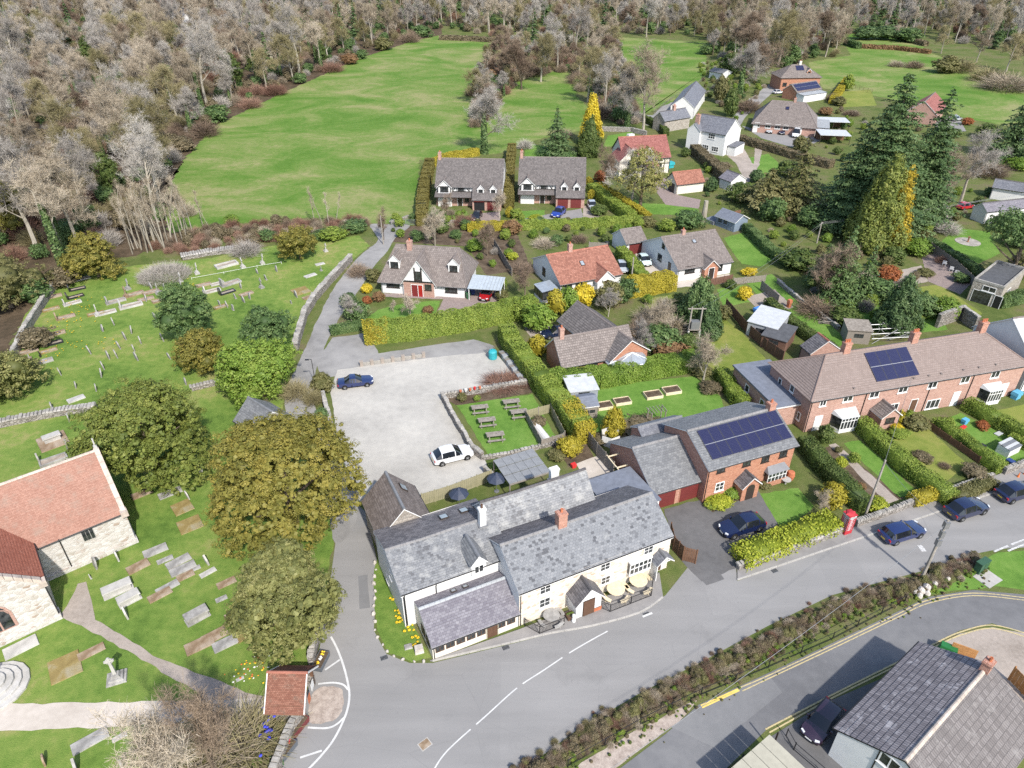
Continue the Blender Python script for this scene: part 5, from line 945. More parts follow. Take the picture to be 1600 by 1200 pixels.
for px_,w_,dp,lab in(((1300,204),9,6,'white flat-roofed carport nearest the paired bungalows'),((1303,226),8,6.5,'white flat roof over stacked logs')):
 p=W(*px_);r=thing('flat_roof_shelter',lab,'shelter',p,-.15);m=MB();m.box(-w_/2,w_/2,0,dp,2.3,2.45);m.build('flat_roof','corrugated_white',r)
 m=MB();m.box(-w_/2+.1,w_/2-.1,dp-.2,dp-.05,0,2.3);m.build('back_wall','wood_brown',r);m=MB();m.box(-w_/2+.4,w_/2-.4,dp-1.4,dp-.3,0,1.5);m.build('stored_logs','wood_brown',r)
 for x in(-w_/2+.1,0,w_/2-.22):m=MB();m.box(x,x+.12,.1,.22,0,2.3);m.build('post','dark_frame',r)
 # right edge
r,d,ro,rd=simple('grey_roofed_house','house with blue-grey roof at the far right edge',(1545,310),(1620,322),2.6,30,(1580,283),'render_white','slate_blue','ridge_dark',oh=.3)
r,d,ro,rd=simple('white_gable_cottage','white cottage gable with one dark window, far right',(1535,350),(1620,340),2.6,35,(1585,312),'render_white','slate_purple','ridge_dark',oh=.2,cat='cottage');winpx(r,d,'F',1556,342,1.5,1.3,2,1,'dark_frame')
r,d,ro,rd=simple('far_white_house','white house partly hidden by the big fir at the edge',(1588,236),(1640,240),3,35,(1605,212),'render_white','slate_blue','ridge_dark',oh=.2);winpx(r,d,'F',1596,228,1.2,1.2,2,1,'dark_frame')
p=W(1510,468);q=W(1556,482);r=thing('stone_garage','stone garage with flat grey roof and ivy on its front','garage',p,ang(p,q));L=(q-p).length;D=10.5;m=MB();m.box(0,L,0,D,0,3.4);m.build('wall','stone_cottage',r);m=MB();m.box(.15,L-.15,.15,D-.15,3.4,3.46);m.build('flat_roof','roof_felt',r)
for x0,x1,y0,y1 in((0,L,-.03,.2),(0,L,D-.2,D+.03),(-.03,.2,.2,D-.2),(L-.2,L+.03,.2,D-.2)):m=MB();m.box(x0,x1,y0,y1,3.36,3.75);m.build('parapet','stone_cope',r)
dd=(L,D,Vector((0,0,0)),0);doorp(r,'F',.5,2.6,2.0,'glass_dark',dd,frame='white_paint',name='garage_door');doorp(r,'F',3.6,max(1,L-4.2),2.0,'black_paint',dd,frame='white_paint',name='garage_door');window(r,'F',L*.35,2.2,L*.45,.9,2,1,'white_paint',dims=dd);window(r,'R',3,1.2,1.6,1,2,1,'white_paint',dims=dd)
A=W(1545,562);B=W(1592,600);r=thing('white_end_house','house with a tall plain white gable behind the terrace','house',A,ang(A,B));aa=ang(A,B)
gw=11.0;dv=dirv(aa);A2=A
d,wo,ro=block(r,W(1592,612),W(1592,612)+dirv(math.radians(14))*14,9.5,4.6,8.2,'render_white','corrugated_white','ridge_brown',.25,.15)
# small outbuildings
r,d,ro,rd=simple('churchyard_store','small stone store with slate roof between yew and lane',(372,676),(408,700),1.9,40,(392,640),'stone_cottage','slate_grey','lead',D=4.6,oh=.2,vg=.1,cat='store')
r,d,ro,rd=simple('brick_shed','brick shed with grey felt roof and red ridge behind the terrace',(1247,560),(1262,573),2.1,35,(1250,530),'brick_pink','slate_dark','ridge_red',D=4.5,oh=.15,vg=.1,cat='shed')
r,d,ro,rd=simple('summerhouse','blue-grey wooden summerhouse behind the white bungalow',(1117,352),(1146,363),2.1,28,(1130,332),'shed_blue','roof_felt_blue',None,D=3.8,oh=.3,vg=.3,gut=False,cat='summerhouse');window(r,'F',.6,.9,1.0,.9,2,2,'shed_blue',dims=d);window(r,'F',1.9,.9,1.0,.9,2,2,'shed_blue',dims=d);doorp(r,'F',3.2,.8,1.8,'shed_blue',d,frame='roof_felt_blue')
m=MB();m.box(-2.6,-.2,-.3,2.4,0,.75);m.build('low_store','roof_felt_blue',r)
r,d,ro,rd=simple('garden_shed','weathered shed with grey felt roof in the back lawn',(905,657),(933,653),1.9,25,(918,630),'wood_grey','roof_felt_blue',None,D=2.6,oh=.15,vg=.15,gut=False,cat='shed');window(r,'F',.4,.8,1.6,.6,2,1,'wood_grey',dims=d)
for px_,w_,dp,h_,wl,rf,rz,lab in(((1165,523),4.2,5.5,2.3,'corrugated_grey','corrugated_white',-.62,'shed with white sheet roof along the red fence'),((1187,542),3.4,4.5,2.0,'wood_fence','roof_felt',-.62,'shed with black felt roof along the red fence'),((1320,536),3.2,2.8,2.2,'wood_grey','wood_grey',-.15,'derelict wooden shed with an open window behind the chimneys'),((890,632),3.6,3.2,1.9,'glass_roof','corrugated_white',.2,'small glass lean-to behind the grey felt shed')):
 p=W(*px_);r=thing('garden_shed',lab,'shed',p,rz);m=MB();m.box(0,w_,0,dp,0,h_);m.build('wall',wl,r);m=MB();m.add([(-.15,-.15,h_-.1),(w_+.15,-.15,h_-.1),(w_+.15,dp+.15,h_+.2),(-.15,dp+.15,h_+.2),(-.15,-.15,h_),(w_+.15,-.15,h_),(w_+.15,dp+.15,h_+.3),(-.15,dp+.15,h_+.3)],[(3,2,1,0),(4,5,6,7),(0,1,5,4),(1,2,6,5),(2,3,7,6),(3,0,4,7)]);m.build('shed_roof',rf,r);m=MB();m.box(w_*.3,w_*.7,-.03,.02,1.0,1.6);m.build('window','glass_dark',r)
p=W(796,757,2.2);q=W(860,737,2.2);aa=PUB.rotation_euler.z;r=thing('yard_shelter','grey sheet-roofed shelter in the pub yard','shelter',flatz(p),aa);m=MB();w_=(flatz(q)-flatz(p)).length;dp=(W(778,716,2.2)-p).length*.93
nxs=5
for i in range(nxs):
 for j in range(3):m=MB();m.box(.015,w_/nxs-.015,.015,dp/3-.015,0,.05);o_=m.build('roof_sheet','poly_grey',r,(w_*i/nxs,dp*j/3,2.2+.06*j),0)
for x in(0,w_-.12):
 for y in(0,dp-.12):m=MB();m.box(0,.12,0,.12,0,2.2);m.build('post','wood_grey',r,(x,y,0))
m=MB();m.box(0,w_,-.06,.06,2.05,2.2);m.build('beam','wood_grey',r)
# far houses glimpsed in the woods
for Apx,Bpx,rp,rf,lab in(((366,50),(400,52),(385,30),'slate_grey','grey roofed house glimpsed above the wood'),((252,20),(272,20),(262,8),'tile_red','far orange roof glimpsed deep in the wood'),((270,34),(290,36),(280,22),'slate_blue','far pale gable glimpsed deep in the wood')):
 simple('distant_house',lab,Apx,Bpx,4,40,rp,'render_white',rf,'ridge_dark',D=8,gut=False)
 # leaning lean-to panels at the bottom edge
p=W(1178,1232,2.4);r=thing('carport','cream corrugated carport roof at the bottom edge','carport',flatz(p),.62)
for i in range(5):m=MB();m.box(.02,.98,0,3.4,0,.05);m.build('roof_sheet','cream_paint',r,(-1+i*1.0,-1.6,2.3))
for x in(-.8,4.6):m=MB();m.box(x,x+.1,1.5,1.6,0,2.3);m.build('post','dark_frame',r)

# ------------------------------------------------------------------ foliage kit
def unit(v):return v/np.maximum(np.linalg.norm(v,axis=-1,keepdims=True),1e-9)
def rdir(rng,n):return unit(rng.normal(size=(n,3)))
def quads(P,N,S,rng,asp=0.6):
 n=len(P);N=unit(N);t=unit(np.cross(N,rdir(rng,n)));b=np.cross(N,t);S=np.broadcast_to(np.asarray(S,float),(n,))[:,None]
 t=t*S*.5;b=b*S*.5*asp;V=np.stack([P-t-b,P+t-b,P+t+b,P-t+b],1).reshape(-1,3);return V,np.arange(4*n).reshape(n,4)
def ribbons(P0,P1,w,rng):
 n=len(P0);d=unit(P1-P0);s=unit(np.cross(d,rdir(rng,n)))*np.broadcast_to(np.asarray(w,float),(n,))[:,None]*.5
 V=np.stack([P0-s,P0+s,P1+s*.35,P1-s*.35],1).reshape(-1,3);return V,np.arange(4*n).reshape(n,4)
def crownpts(rng,blobs,ncl,rc,nl,ls,up=0.35,inner=0.72,lowcut=-0.75):
 """leaf sprays in small clumps spread over lobes"""
 C=np.array([b[0]for b in blobs],float);Rr=np.array([b[1]for b in blobs],float);wt=(Rr[:,0]*Rr[:,2]+Rr[:,0]*Rr[:,1]);wt[0]*=2.2;wt=wt/wt.sum()
 bi=rng.choice(len(blobs),ncl,p=wt);dr=rdir(rng,ncl);dr[:,2]=np.where(dr[:,2]<lowcut,-dr[:,2],dr[:,2])
 cc=C[bi]+dr*Rr[bi]*rng.uniform(inner,1.03,(ncl,1));ct=rng.uniform(0,1,ncl);cr=rc*rng.uniform(.6,1.35,ncl)
 # drop clumps buried deep inside another lobe
 keep=np.ones(ncl,bool)
 for j in range(len(blobs)):keep&=~((((cc-C[j])/Rr[j])**2).sum(1)<.36)
 cc,dr,ct,cr=cc[keep],dr[keep],ct[keep],cr[keep];n=len(cc)*nl
 k=np.repeat(np.arange(len(cc)),nl);off=rdir(rng,n)*(rng.uniform(.25,1,(n,1))**.6)*cr[k][:,None]*np.array([1,1,.72])
 P=cc[k]+off;N=unit(off)*.8+dr[k]*.5+np.array([0,0,up])+rng.normal(size=(n,3))*.35;T=np.clip(ct[k]*.62+rng.uniform(0,.38,n),0,1)
 return P,N,ls*rng.uniform(.6,1.3,n),T
class Acc:
 def __init__(s):s.V=[];s.F=[];s.T=[];s.n=0
 def add(s,VF,T=None):
  V,F=VF;s.V.append(V);s.F.append(F+s.n);s.n+=len(V);s.T.append(np.full(len(F),.5)if T is None else T);return s
 def mesh(s,name,mat):return fastmesh(name,np.concatenate(s.V),np.concatenate(s.F),mat,np.concatenate(s.T))
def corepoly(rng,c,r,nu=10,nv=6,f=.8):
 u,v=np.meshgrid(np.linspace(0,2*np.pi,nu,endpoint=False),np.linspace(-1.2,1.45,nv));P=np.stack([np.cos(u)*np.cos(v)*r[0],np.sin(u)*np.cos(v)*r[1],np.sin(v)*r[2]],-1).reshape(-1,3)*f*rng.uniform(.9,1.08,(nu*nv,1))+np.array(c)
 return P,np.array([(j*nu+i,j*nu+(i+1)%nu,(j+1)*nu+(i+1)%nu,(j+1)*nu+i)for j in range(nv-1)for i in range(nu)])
def lobes(rng,h,w,base,n,flat=1.0,rmin=.28,rmax=.45):
 b=[((0,0,base+(h-base)*.48),(w*.40,w*.40,(h-base)*.46))]
 for i in range(n):
  a=2*math.pi*(i+rng.uniform(-.3,.3))/n*2.4;q=rng.uniform(.2,.75);q=.74 if i%4==3 else q;zz=base+(h-base)*q;rr=w*.5*rng.uniform(.45,.72)*(1.05-.55*max(0,q-.45))*(.45 if i%4==3 else 1);R_=w*rng.uniform(rmin,rmax)*.62
  b.append(((math.cos(a)*rr,math.sin(a)*rr,zz),(R_,R_,R_*.85*flat)))
 return b
def trunkmesh(rng,h,r,mat,nlimb=5,spread=.5,name='trunk'):
 m=MB();m.tube([(0,0,-.1),(rng.uniform(-.1,.1)*h*.1,rng.uniform(-.1,.1)*h*.1,h*.35),(rng.uniform(-.1,.1)*h*.2,rng.uniform(-.1,.1)*h*.2,h*.75)],[r,r*.75,r*.3],7)
 for i in range(nlimb):
  a=rng.uniform(0,6.28);z0=h*rng.uniform(.15,.4);l=h*spread*rng.uniform(.5,.9);m.tube([(0,0,z0),(math.cos(a)*l*.5,math.sin(a)*l*.5,z0+l*.35),(math.cos(a)*l,math.sin(a)*l,z0+l*.75)],[r*.45,r*.3,r*.08],5)
 return m.mesh(name,mat)
def ever_meshes(seed,h,w,mat,base=.06,nl=9,ncl=500,rc=.55,nleaf=20,ls=.26,bark='bark_brown',flat=1.0,core=True,inner=.72):
 rng=np.random.default_rng(seed);bl=lobes(rng,h,w,h*base,nl,flat);a=Acc();P,N,S,T=crownpts(rng,bl,ncl,rc,nleaf,ls,inner=inner);a.add(quads(P,N,S,rng),T)
 if not core:
  P,N,S,T=crownpts(rng,[(c,tuple(x*.84 for x in r))for c,r in bl],int(ncl*.6),rc,16,.27,inner=.72);a.add(quads(P,N,S,rng,.8),T*.8)
 if core:
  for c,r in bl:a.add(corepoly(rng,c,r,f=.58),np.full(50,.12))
 return trunkmesh(random.Random(seed),h,max(.06,w*.035),bark),a.mesh('crown',mat)
def conifer_meshes(seed,h,w,mat,tiers=26,droop=.35,ls=.42,nb=9,bark='bark_brown',base=.06,taper=1.0,dens=1.0):
 rng=np.random.default_rng(seed);Ps,Ns,Ts=[],[],[]
 for i in range(tiers):
  q=(i+.5)/tiers;z=h*(base+(1-base)*q);L=w*.5*(1-q)**taper*rng.uniform(.82,1.12)+.12*w*.2;n=max(4,int(nb*(1.15-q)))
  for k in range(n):
   a=6.283*(k+rng.uniform(-.35,.35))/n+i*.7;l=L*rng.uniform(.68,1.18);zj=z+rng.uniform(-.7,.7)*h/tiers;m=max(4,int(l/.30*3*dens));t=rng.uniform(.04,1,m)**.8
   side=rng.normal(size=m)*.22*l*(1.1-t*.6);x=t*l;P=np.stack([math.cos(a)*x-math.sin(a)*side,math.sin(a)*x+math.cos(a)*side,zj+l*(.12*t-droop*t*t)+rng.normal(size=m)*.06-np.abs(side)*.25],1)
   Ps.append(P);Ns.append(np.stack([math.cos(a)*.5+rng.normal(size=m)*.4,math.sin(a)*.5+rng.normal(size=m)*.4,np.full(m,.9)],1));Ts.append(np.clip(rng.uniform(.0,.55)+rng.uniform(0,.45,m),0,1))
 P,N,T=np.concatenate(Ps),np.concatenate(Ns),np.concatenate(Ts);a=Acc().add(quads(P,N,ls*rng.uniform(.6,1.35,len(P)),rng,.45),T)
 m=MB();m.tube([(0,0,-.1),(0,0,h*.5),(0,0,h*.98)],[h*.018,h*.011,.02],7)
 return m.mesh('trunk',bark),a.mesh('crown',mat)
def cone_meshes(seed,h,w,mat,ncl=420,rc=.32,nleaf=16,ls=.2,bark='bark_brown',shape=1.0):
 rng=np.random.default_rng(seed);q=1-np.sqrt(rng.uniform(0,1,ncl));a=rng.uniform(0,6.283,ncl);bump=1+.10*np.sin(a*5+q*9)
 rad=w*.5*np.where(q<.12,.75+q*2.1,(1-q)**shape*1.08+.02)*bump*rng.uniform(.86,1.05,ncl);cc=np.stack([np.cos(a)*rad,np.sin(a)*rad,h*(.03+.96*q)],1);ct=rng.uniform(0,1,ncl)
 k=np.repeat(np.arange(ncl),nleaf);n=len(k);off=rdir(rng,n)*rc*rng.uniform(.3,1.1,(n,1))*np.array([1,1,1.5]);P=cc[k]+off;out=np.stack([np.cos(a),np.sin(a),np.full(ncl,.35)],1)
 A=Acc().add(quads(P,unit(off)*.6+out[k]*.7+rng.normal(size=(n,3))*.3,ls*rng.uniform(.6,1.3,n),rng,.5),np.clip(ct[k]*.6+rng.uniform(0,.4,n),0,1))
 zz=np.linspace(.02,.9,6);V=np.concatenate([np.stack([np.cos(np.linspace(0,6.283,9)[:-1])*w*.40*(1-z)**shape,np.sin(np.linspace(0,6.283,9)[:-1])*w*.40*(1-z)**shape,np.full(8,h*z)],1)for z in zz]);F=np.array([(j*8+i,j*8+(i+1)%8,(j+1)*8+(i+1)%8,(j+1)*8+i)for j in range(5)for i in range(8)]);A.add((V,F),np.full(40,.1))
 m=MB();m.tube([(0,0,-.1),(0,0,h*.6)],[w*.05,.03],6);return m.mesh('trunk',bark),A.mesh('crown',mat)
def bare_meshes(seed,h,spread,r,bark='bark_pale',twig='twig_pale',fork=.3,up=.35,nl=7,dens=1.0,ivy=False,tw=.035,tl=1.0):
 R_=random.Random(seed);rng=np.random.default_rng(seed);trunk=MB();crown=MB();tips=[]
 def grow(p,d,ln,rr,lev):
  n=[5,4,3,2][lev];pts=[p];q=p
  for i in range(n):
   d=(d+Vector((R_.gauss(0,1),R_.gauss(0,1),R_.gauss(0,1)))*[.06,.16,.22,.25][lev]+Vector((0,0,1))*[.02,.10,.06,.03][lev]*up*2).normalized();q=q+d*(ln/n);pts.append(q)
  rs=[rr*(1-.72*i/n)for i in range(n+1)];(trunk if lev<2 else crown).tube(pts,rs,[6,5,3,3][lev],cap=False)
  if lev>=2:
   for i in range(1,n+1):tips.append((pts[i-1],pts[i],lev))
  if lev==3:return
  kids=[nl,6,4][lev]
  for k in range(kids):
   f=(fork+(1-fork)*(k+.6)/kids)if lev==0 else R_.uniform(.25,1);x=f*n;i=min(n-1,int(x));b=pts[i].lerp(pts[i+1],x-i);ax=(pts[i+1]-pts[i]).normalized()
   a=R_.uniform(0,6.28)+k*2.4;pe=ax.orthogonal().normalized();pe.rotate(Matrix.Rotation(a,3,ax));sp=[.95-.45*f,.9,.9][lev]
   nd=(ax*R_.uniform(.5,.8)+pe*sp+Vector((0,0,up*.5))).normalized()
   l2={0:spread*R_.uniform(.75,1.1)*(1.15-.45*f),1:ln*R_.uniform(.35,.62),2:ln*R_.uniform(.4,.65)}[lev]
   grow(b,nd,l2,max(.012,rs[i]*[.5,.5,.55][lev]),lev+1)
 grow(Vector((0,0,-.1)),Vector((R_.uniform(-.05,.05),R_.uniform(-.05,.05),1)),h*.72,r,0)
 A0=np.array([t[0]for t in tips]);A1=np.array([t[1]for t in tips]);n=int(len(tips)*9*dens);k=rng.integers(0,len(tips),n);f=rng.uniform(0,1,(n,1));P=A0[k]+(A1[k]-A0[k])*f;d=unit(unit(A1[k]-A0[k])*.6+rdir(rng,n)*.75+np.array([0,0,.28*up*2]))
 L=tl*rng.uniform(.35,1.15,(n,1));Q=P+d*L;acc=Acc().add(ribbons(P,Q,tw,rng));k2=rng.integers(0,n,int(n*1.6));f=rng.uniform(.3,1,(len(k2),1));P2=P[k2]+d[k2]*L[k2]*f;d2=unit(d[k2]*.7+rdir(rng,len(k2))*.7);acc.add(ribbons(P2,P2+d2*tl*rng.uniform(.2,.6,(len(k2),1)),tw*.75,rng))
 cv=np.array(crown.v);cf=np.array(crown.f);acc.add((cv,cf))
 cm=acc.mesh('crown',twig)
 tm=trunk.mesh('trunk',bark)
 if ivy:
  nn=1400;t=rng.uniform(0,1,nn)**1.2;a=rng.uniform(0,6.28,nn);rr=(r*1.6+.25)*(1-.5*t)*rng.uniform(.6,1.2,nn);P=np.stack([np.cos(a)*rr,np.sin(a)*rr,t*h*.62],1);V,F=quads(P,np.stack([np.cos(a),np.sin(a),np.full(nn,.3)],1)+rng.normal(size=(nn,3))*.4,.34,rng,.8)
  return tm,cm,fastmesh('ivy',V,F,'lf_ever',rng.uniform(0,1,nn))
 return tm,cm
def twigbush_mesh(seed,h,w,mat,n=900,tw=.03):
 rng=np.random.default_rng(seed);a=rng.uniform(0,6.283,n);rr=w*.5*np.sqrt(rng.uniform(0,1,n));P=np.stack([np.cos(a)*rr*.75,np.sin(a)*rr*.75,rng.uniform(0,.62,n)*h*np.sqrt(np.clip(1-(rr/(w*.52))**2,.1,1))],1);d=unit(np.stack([np.cos(a)*rr/w*2,np.sin(a)*rr/w*2,np.full(n,.8)],1)+rdir(rng,n)*.75)
 return Acc().add(ribbons(P,P+d*h*rng.uniform(.15,.5,(n,1)),tw,rng)).mesh('stems',mat)
def bush_mesh(seed,mat,h=1.0,w=1.0,nl=4,ncl=70,rc=.16,nleaf=14,ls=.12):
 rng=np.random.default_rng(seed);bl=[((0,0,h*.45),(w*.42,w*.42,h*.45))]+[((rng.uniform(-.28,.28)*w,rng.uniform(-.28,.28)*w,h*rng.uniform(.3,.6)),(w*.28,w*.28,h*.32))for _ in range(nl)]
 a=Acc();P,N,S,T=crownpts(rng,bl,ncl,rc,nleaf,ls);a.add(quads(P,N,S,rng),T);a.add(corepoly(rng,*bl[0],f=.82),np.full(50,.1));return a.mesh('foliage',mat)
def plant(meshes,name,label,cat,loc,rz=0.0,sc=1.0,group=None):
 r=thing(name,label,cat,loc,rz,group)
 if hasattr(sc,'__len__'):r.scale=sc
 else:r.scale=(sc,)*3
 for m in meshes:link(m.name.split('.')[0],m,r)
 return r
def hedge(px,w,h,mat,label,ls=.15,dens=130,wob=.06,z0=0.0,pts=None,name='hedge',top=None,closed=False,h1=None):
 pts=pts or[W(*p)for p in px];rng=np.random.default_rng(abs(hash(label))%99991 if False else sum(map(ord,label)));acc=Acc();s0=rng.uniform(0,50)
 o=pts[0].copy();h1=h if h1 is None else h1;Ltot=sum((b-a).length for a,b in zip(pts,pts[1:]));run=0.0
 def hh(s):return(h+(h1-h)*s/max(.1,Ltot))*(1+.05*np.sin(s*1.3+s0)+.04*np.sin(s*3.1))
 for a,b in zip(pts,pts[1:]):
  L=(b-a).length;d=(b-a)/L;nv=np.array([-d.y,d.x,0]);dv=np.array([d.x,d.y,0]);a_=np.array([a.x-o.x,a.y-o.y,0])
  for face in range(5):
   ar=[L*w,L*h,L*h,w*h,w*h][face];n=max(6,int(ar*dens));t=rng.uniform(-w*.3/L,1+w*.3/L,n)*L;v=rng.uniform(-.5,.5,n);H_=hh(run+t)
   if face==0:y=v*w;z=H_+rng.normal(size=n)*wob*.4;nr=np.tile([0,0,1.],(n,1))
   elif face<3:sg=1 if face==1 else-1;z=(v+.5)*H_;y=sg*(w*.5+rng.normal(size=n)*wob*.6+.06*np.sin(t*2.2+z*3));nr=np.tile(nv*sg,(n,1))+np.array([0,0,.25])
   else:sg=1 if face==3 else 0;t=(L*sg+(w*.22 if sg else-w*.22))+rng.normal(size=n)*wob*.5;y=v*w;z=rng.uniform(0,1,n)*hh(run+t);nr=np.tile(dv*(1 if sg else-1),(n,1))
   P=a_+dv*t[:,None]+nv*y[:,None];P[:,2]+=z+z0;acc.add(quads(P,nr+rng.normal(size=(n,3))*.42,ls*.8*rng.uniform(.6,1.4,n),rng,.7),np.clip(rng.uniform(0,1,n)*.75+.25*(np.sin(t*1.7+s0)*.5+.5),0,1))
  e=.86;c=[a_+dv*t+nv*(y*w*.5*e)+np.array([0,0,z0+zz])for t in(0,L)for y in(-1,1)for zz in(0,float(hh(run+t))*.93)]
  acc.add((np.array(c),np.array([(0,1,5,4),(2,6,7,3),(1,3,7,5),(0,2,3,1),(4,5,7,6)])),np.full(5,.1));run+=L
 return tag(link(name,acc.mesh('hedge',mat),None,(o.x,o.y,0)),label,'hedge')
def scatter(name,label,pts,meshes,kind='stuff',cat='undergrowth'):
 """one object that strews copies of the given meshes over points (x,y,z,scale,rot)"""
 pts=np.asarray(pts,float);me=bpy.data.meshes.new(name);me.vertices.add(len(pts));me.vertices.foreach_set('co',pts[:,:3].astype(np.float32).ravel())
 for k,c in(('sc',3),('rt',4)):at=me.attributes.new(k,'FLOAT','POINT');at.data.foreach_set('value',pts[:,c].astype(np.float32))
 col=bpy.data.collections.new(name+'_kinds')
 for m in meshes:
  if isinstance(m,(tuple,list)):
   e=None
   for q in m:
    ob=bpy.data.objects.new(q.name,q)
    if e is None:e=ob;col.objects.link(ob)
    else:
    # join trunk and crown into one mesh for strewing
     pass
  else:col.objects.link(bpy.data.objects.new(m.name,m))
 o=bpy.data.objects.new(name,me);COL.objects.link(o);ng=bpy.data.node_groups.new(name,'GeometryNodeTree');ng.interface.new_socket('Geometry',in_out='INPUT',socket_type='NodeSocketGeometry');ng.interface.new_socket('Geometry',in_out='OUTPUT',socket_type='NodeSocketGeometry')
 N=ng.nodes;gi=N.new('NodeGroupInput');go=N.new('NodeGroupOutput');ip=N.new('GeometryNodeInstanceOnPoints');ci=N.new('GeometryNodeCollectionInfo');ci.inputs[0].default_value=col;ci.inputs['Separate Children'].default_value=True;ci.inputs['Reset Children'].default_value=True
 a1=N.new('GeometryNodeInputNamedAttribute');a1.data_type='FLOAT';a1.inputs[0].default_value='sc';a2=N.new('GeometryNodeInputNamedAttribute');a2.data_type='FLOAT';a2.inputs[0].default_value='rt';cx=N.new('ShaderNodeCombineXYZ');e2=N.new('FunctionNodeEulerToRotation')
 l=ng.links.new;l(gi.outputs[0],ip.inputs['Points']);l(ci.outputs[0],ip.inputs['Instance']);ip.inputs['Pick Instance'].default_value=True;l(a1.outputs[0],ip.inputs['Scale']);l(a2.outputs[0],cx.inputs[2]);l(cx.outputs[0],e2.inputs[0]);l(e2.outputs[0],ip.inputs['Rotation']);l(ip.outputs[0],go.inputs[0])
 md=o.modifiers.new('strew','NODES');md.node_group=ng
 return tag(o,label,cat,kind=kind)
def joinmesh(name,meshes):
 """several meshes as one (for strewing); keeps materials"""
 V,mats,F,MI,n=[],[],[],[],0
 for m in meshes:
  co=np.empty(len(m.vertices)*3,dtype=np.float32);m.vertices.foreach_get('co',co);V.append(co.reshape(-1,3));lt=np.empty(len(m.polygons),dtype=np.int32);m.polygons.foreach_get('loop_total',lt);vi=np.empty(len(m.loops),dtype=np.int32);m.loops.foreach_get('vertex_index',vi)
  st=np.concatenate([[0],np.cumsum(lt)[:-1]]);q=lt==4;F.append(vi[st[q][:,None]+np.arange(4)]+n);MI.append(np.full(q.sum(),len(mats)));mats.append(m.materials[0]);n+=len(m.vertices)
 return fastmesh(name,np.concatenate(V),np.concatenate(F),mats,np.random.default_rng(1).uniform(0,1,sum(len(f)for f in F)),midx=np.concatenate(MI))
def inpoly(x,y,poly):
 r=np.zeros(len(x),bool)
 for i in range(len(poly)):
  (x0,y0),(x1,y1)=poly[i],poly[(i+1)%len(poly)];c=((y0>y)!=(y1>y))&(x<(x1-x0)*(y-y0)/((y1-y0)if y1!=y0 else 1e-9)+x0);r^=c
 return r
def strew(px,spacing,seed,grow=0.0,view=True):
 """roughly evenly spaced world points inside an outline given on the picture"""
 rng=np.random.default_rng(seed);poly=[(W(*p).x,W(*p).y)for p in px];xs=[p[0]for p in poly];ys=[p[1]for p in poly];out=[];cell={}
 n=int((max(xs)-min(xs))*(max(ys)-min(ys))/spacing**2*3);n=min(n,60000);x=rng.uniform(min(xs),max(xs),n);y=rng.uniform(min(ys),max(ys),n);ok=inpoly(x,y,poly)
 if view:ok&=np.abs(x)<.80*(y*CP+CAM_H*SP)+12
 for a,b in zip(x[ok],y[ok]):
  s=spacing*(1+grow*max(0,b-120)/300);ck=(int(a//spacing),int(b//spacing));k=int(s//spacing)+1
  if any((a-c)**2+(b-d)**2<s*s for i in range(-k,k+1)for j in range(-k,k+1)for c,d in cell.get((ck[0]+i,ck[1]+j),())):continue
  cell.setdefault(ck,[]).append((a,b));out.append((a,b))
 return out

# ------------------------------------------------------------------ kinds of trees and bushes
BT=[bare_meshes(1,20,6.5,.38,'bark_pale','twig_pale',.38,.45,8,1.1,tw=.045,tl=1.3),bare_meshes(2,22,7.5,.42,'bark_pale','twig_grey',.42,.4,8,1.1,tw=.045,tl=1.3),bare_meshes(3,18,6.0,.33,'bark_brown','twig_brown',.3,.5,8,1.2,tw=.045,tl=1.3),
bare_meshes(4,19,7.0,.36,'bark_pale','twig_olive',.28,.35,9,1.2,tw=.045,tl=1.3),bare_meshes(5,21,5.5,.34,'bark_pale','twig_pale',.45,.6,8,1.0,ivy=True,tw=.045,tl=1.3),bare_meshes(6,16,5.5,.30,'bark_brown','twig_grey',.25,.5,8,1.2,ivy=True,tw=.04,tl=1.2)]
GT=[bare_meshes(11,8,3.2,.17,'bark_brown','twig_brown',.22,.45,7,.9,tw=.025,tl=.7),bare_meshes(12,7,3.0,.15,'bark_pale','twig_pale',.25,.4,7,.8,tw=.025,tl=.7),bare_meshes(13,9,3.0,.16,'bark_pale','twig_grey',.25,.6,7,.9,tw=.025,tl=.7)]
PO=[bare_meshes(21,13,1.6,.14,'bark_pale','twig_pale',.4,.95,6,.10,tw=.025,tl=.7),bare_meshes(22,15,1.6,.15,'bark_pale','twig_pale',.45,.95,6,.08,tw=.025,tl=.7)]
EV={k:[bush_mesh(i*7+j,k,ncl=170,rc=.12,nleaf=18,ls=.062)for j in range(2)]for i,k in enumerate(('lf_ever','lf_bright','lf_gold','lf_olive','lf_yellow','lf_russet','lf_hedge','lf_beech','lf_hedge_gold','lf_bramble','lf_hedge_dark','lf_fir','lf_hedge_lime'))}
TB={k:[twigbush_mesh(i*5+j,1,1,k,1300,.011)for j in range(2)]for i,k in enumerate(('twig_brown','twig_pale','twig_red','twig_grey','twig_olive'))}
RT=random.Random(5)
SP_={'bare':BT,'garden':GT,'pole':PO}
def baretree(px,py,top,kind,idx,label,wsc=1.0,name='bare_tree',group=None):
 h=hz(px,py,top);ms=SP_[kind][idx];h0={'bare':[20,22,18,19,21,16],'garden':[8,7,9],'pole':[13,15]}[kind][idx];s=h/(h0*1.0);p=W(px,py)
 return plant(ms,name,label,'tree',p,RT.uniform(0,6.28),(s*wsc,s*wsc,s),group)
def bush(px,py,w,h,mat,label,name='shrub',group=None,cat='shrub'):
 """px,py foot; w,h in metres"""
 ms=EV[mat]if mat in EV else TB[mat];p=W(px,py);o=link(name,ms[RT.randrange(2)],None,p,RT.uniform(0,6.28),(w,w,h));return tag(o,label,cat,group)
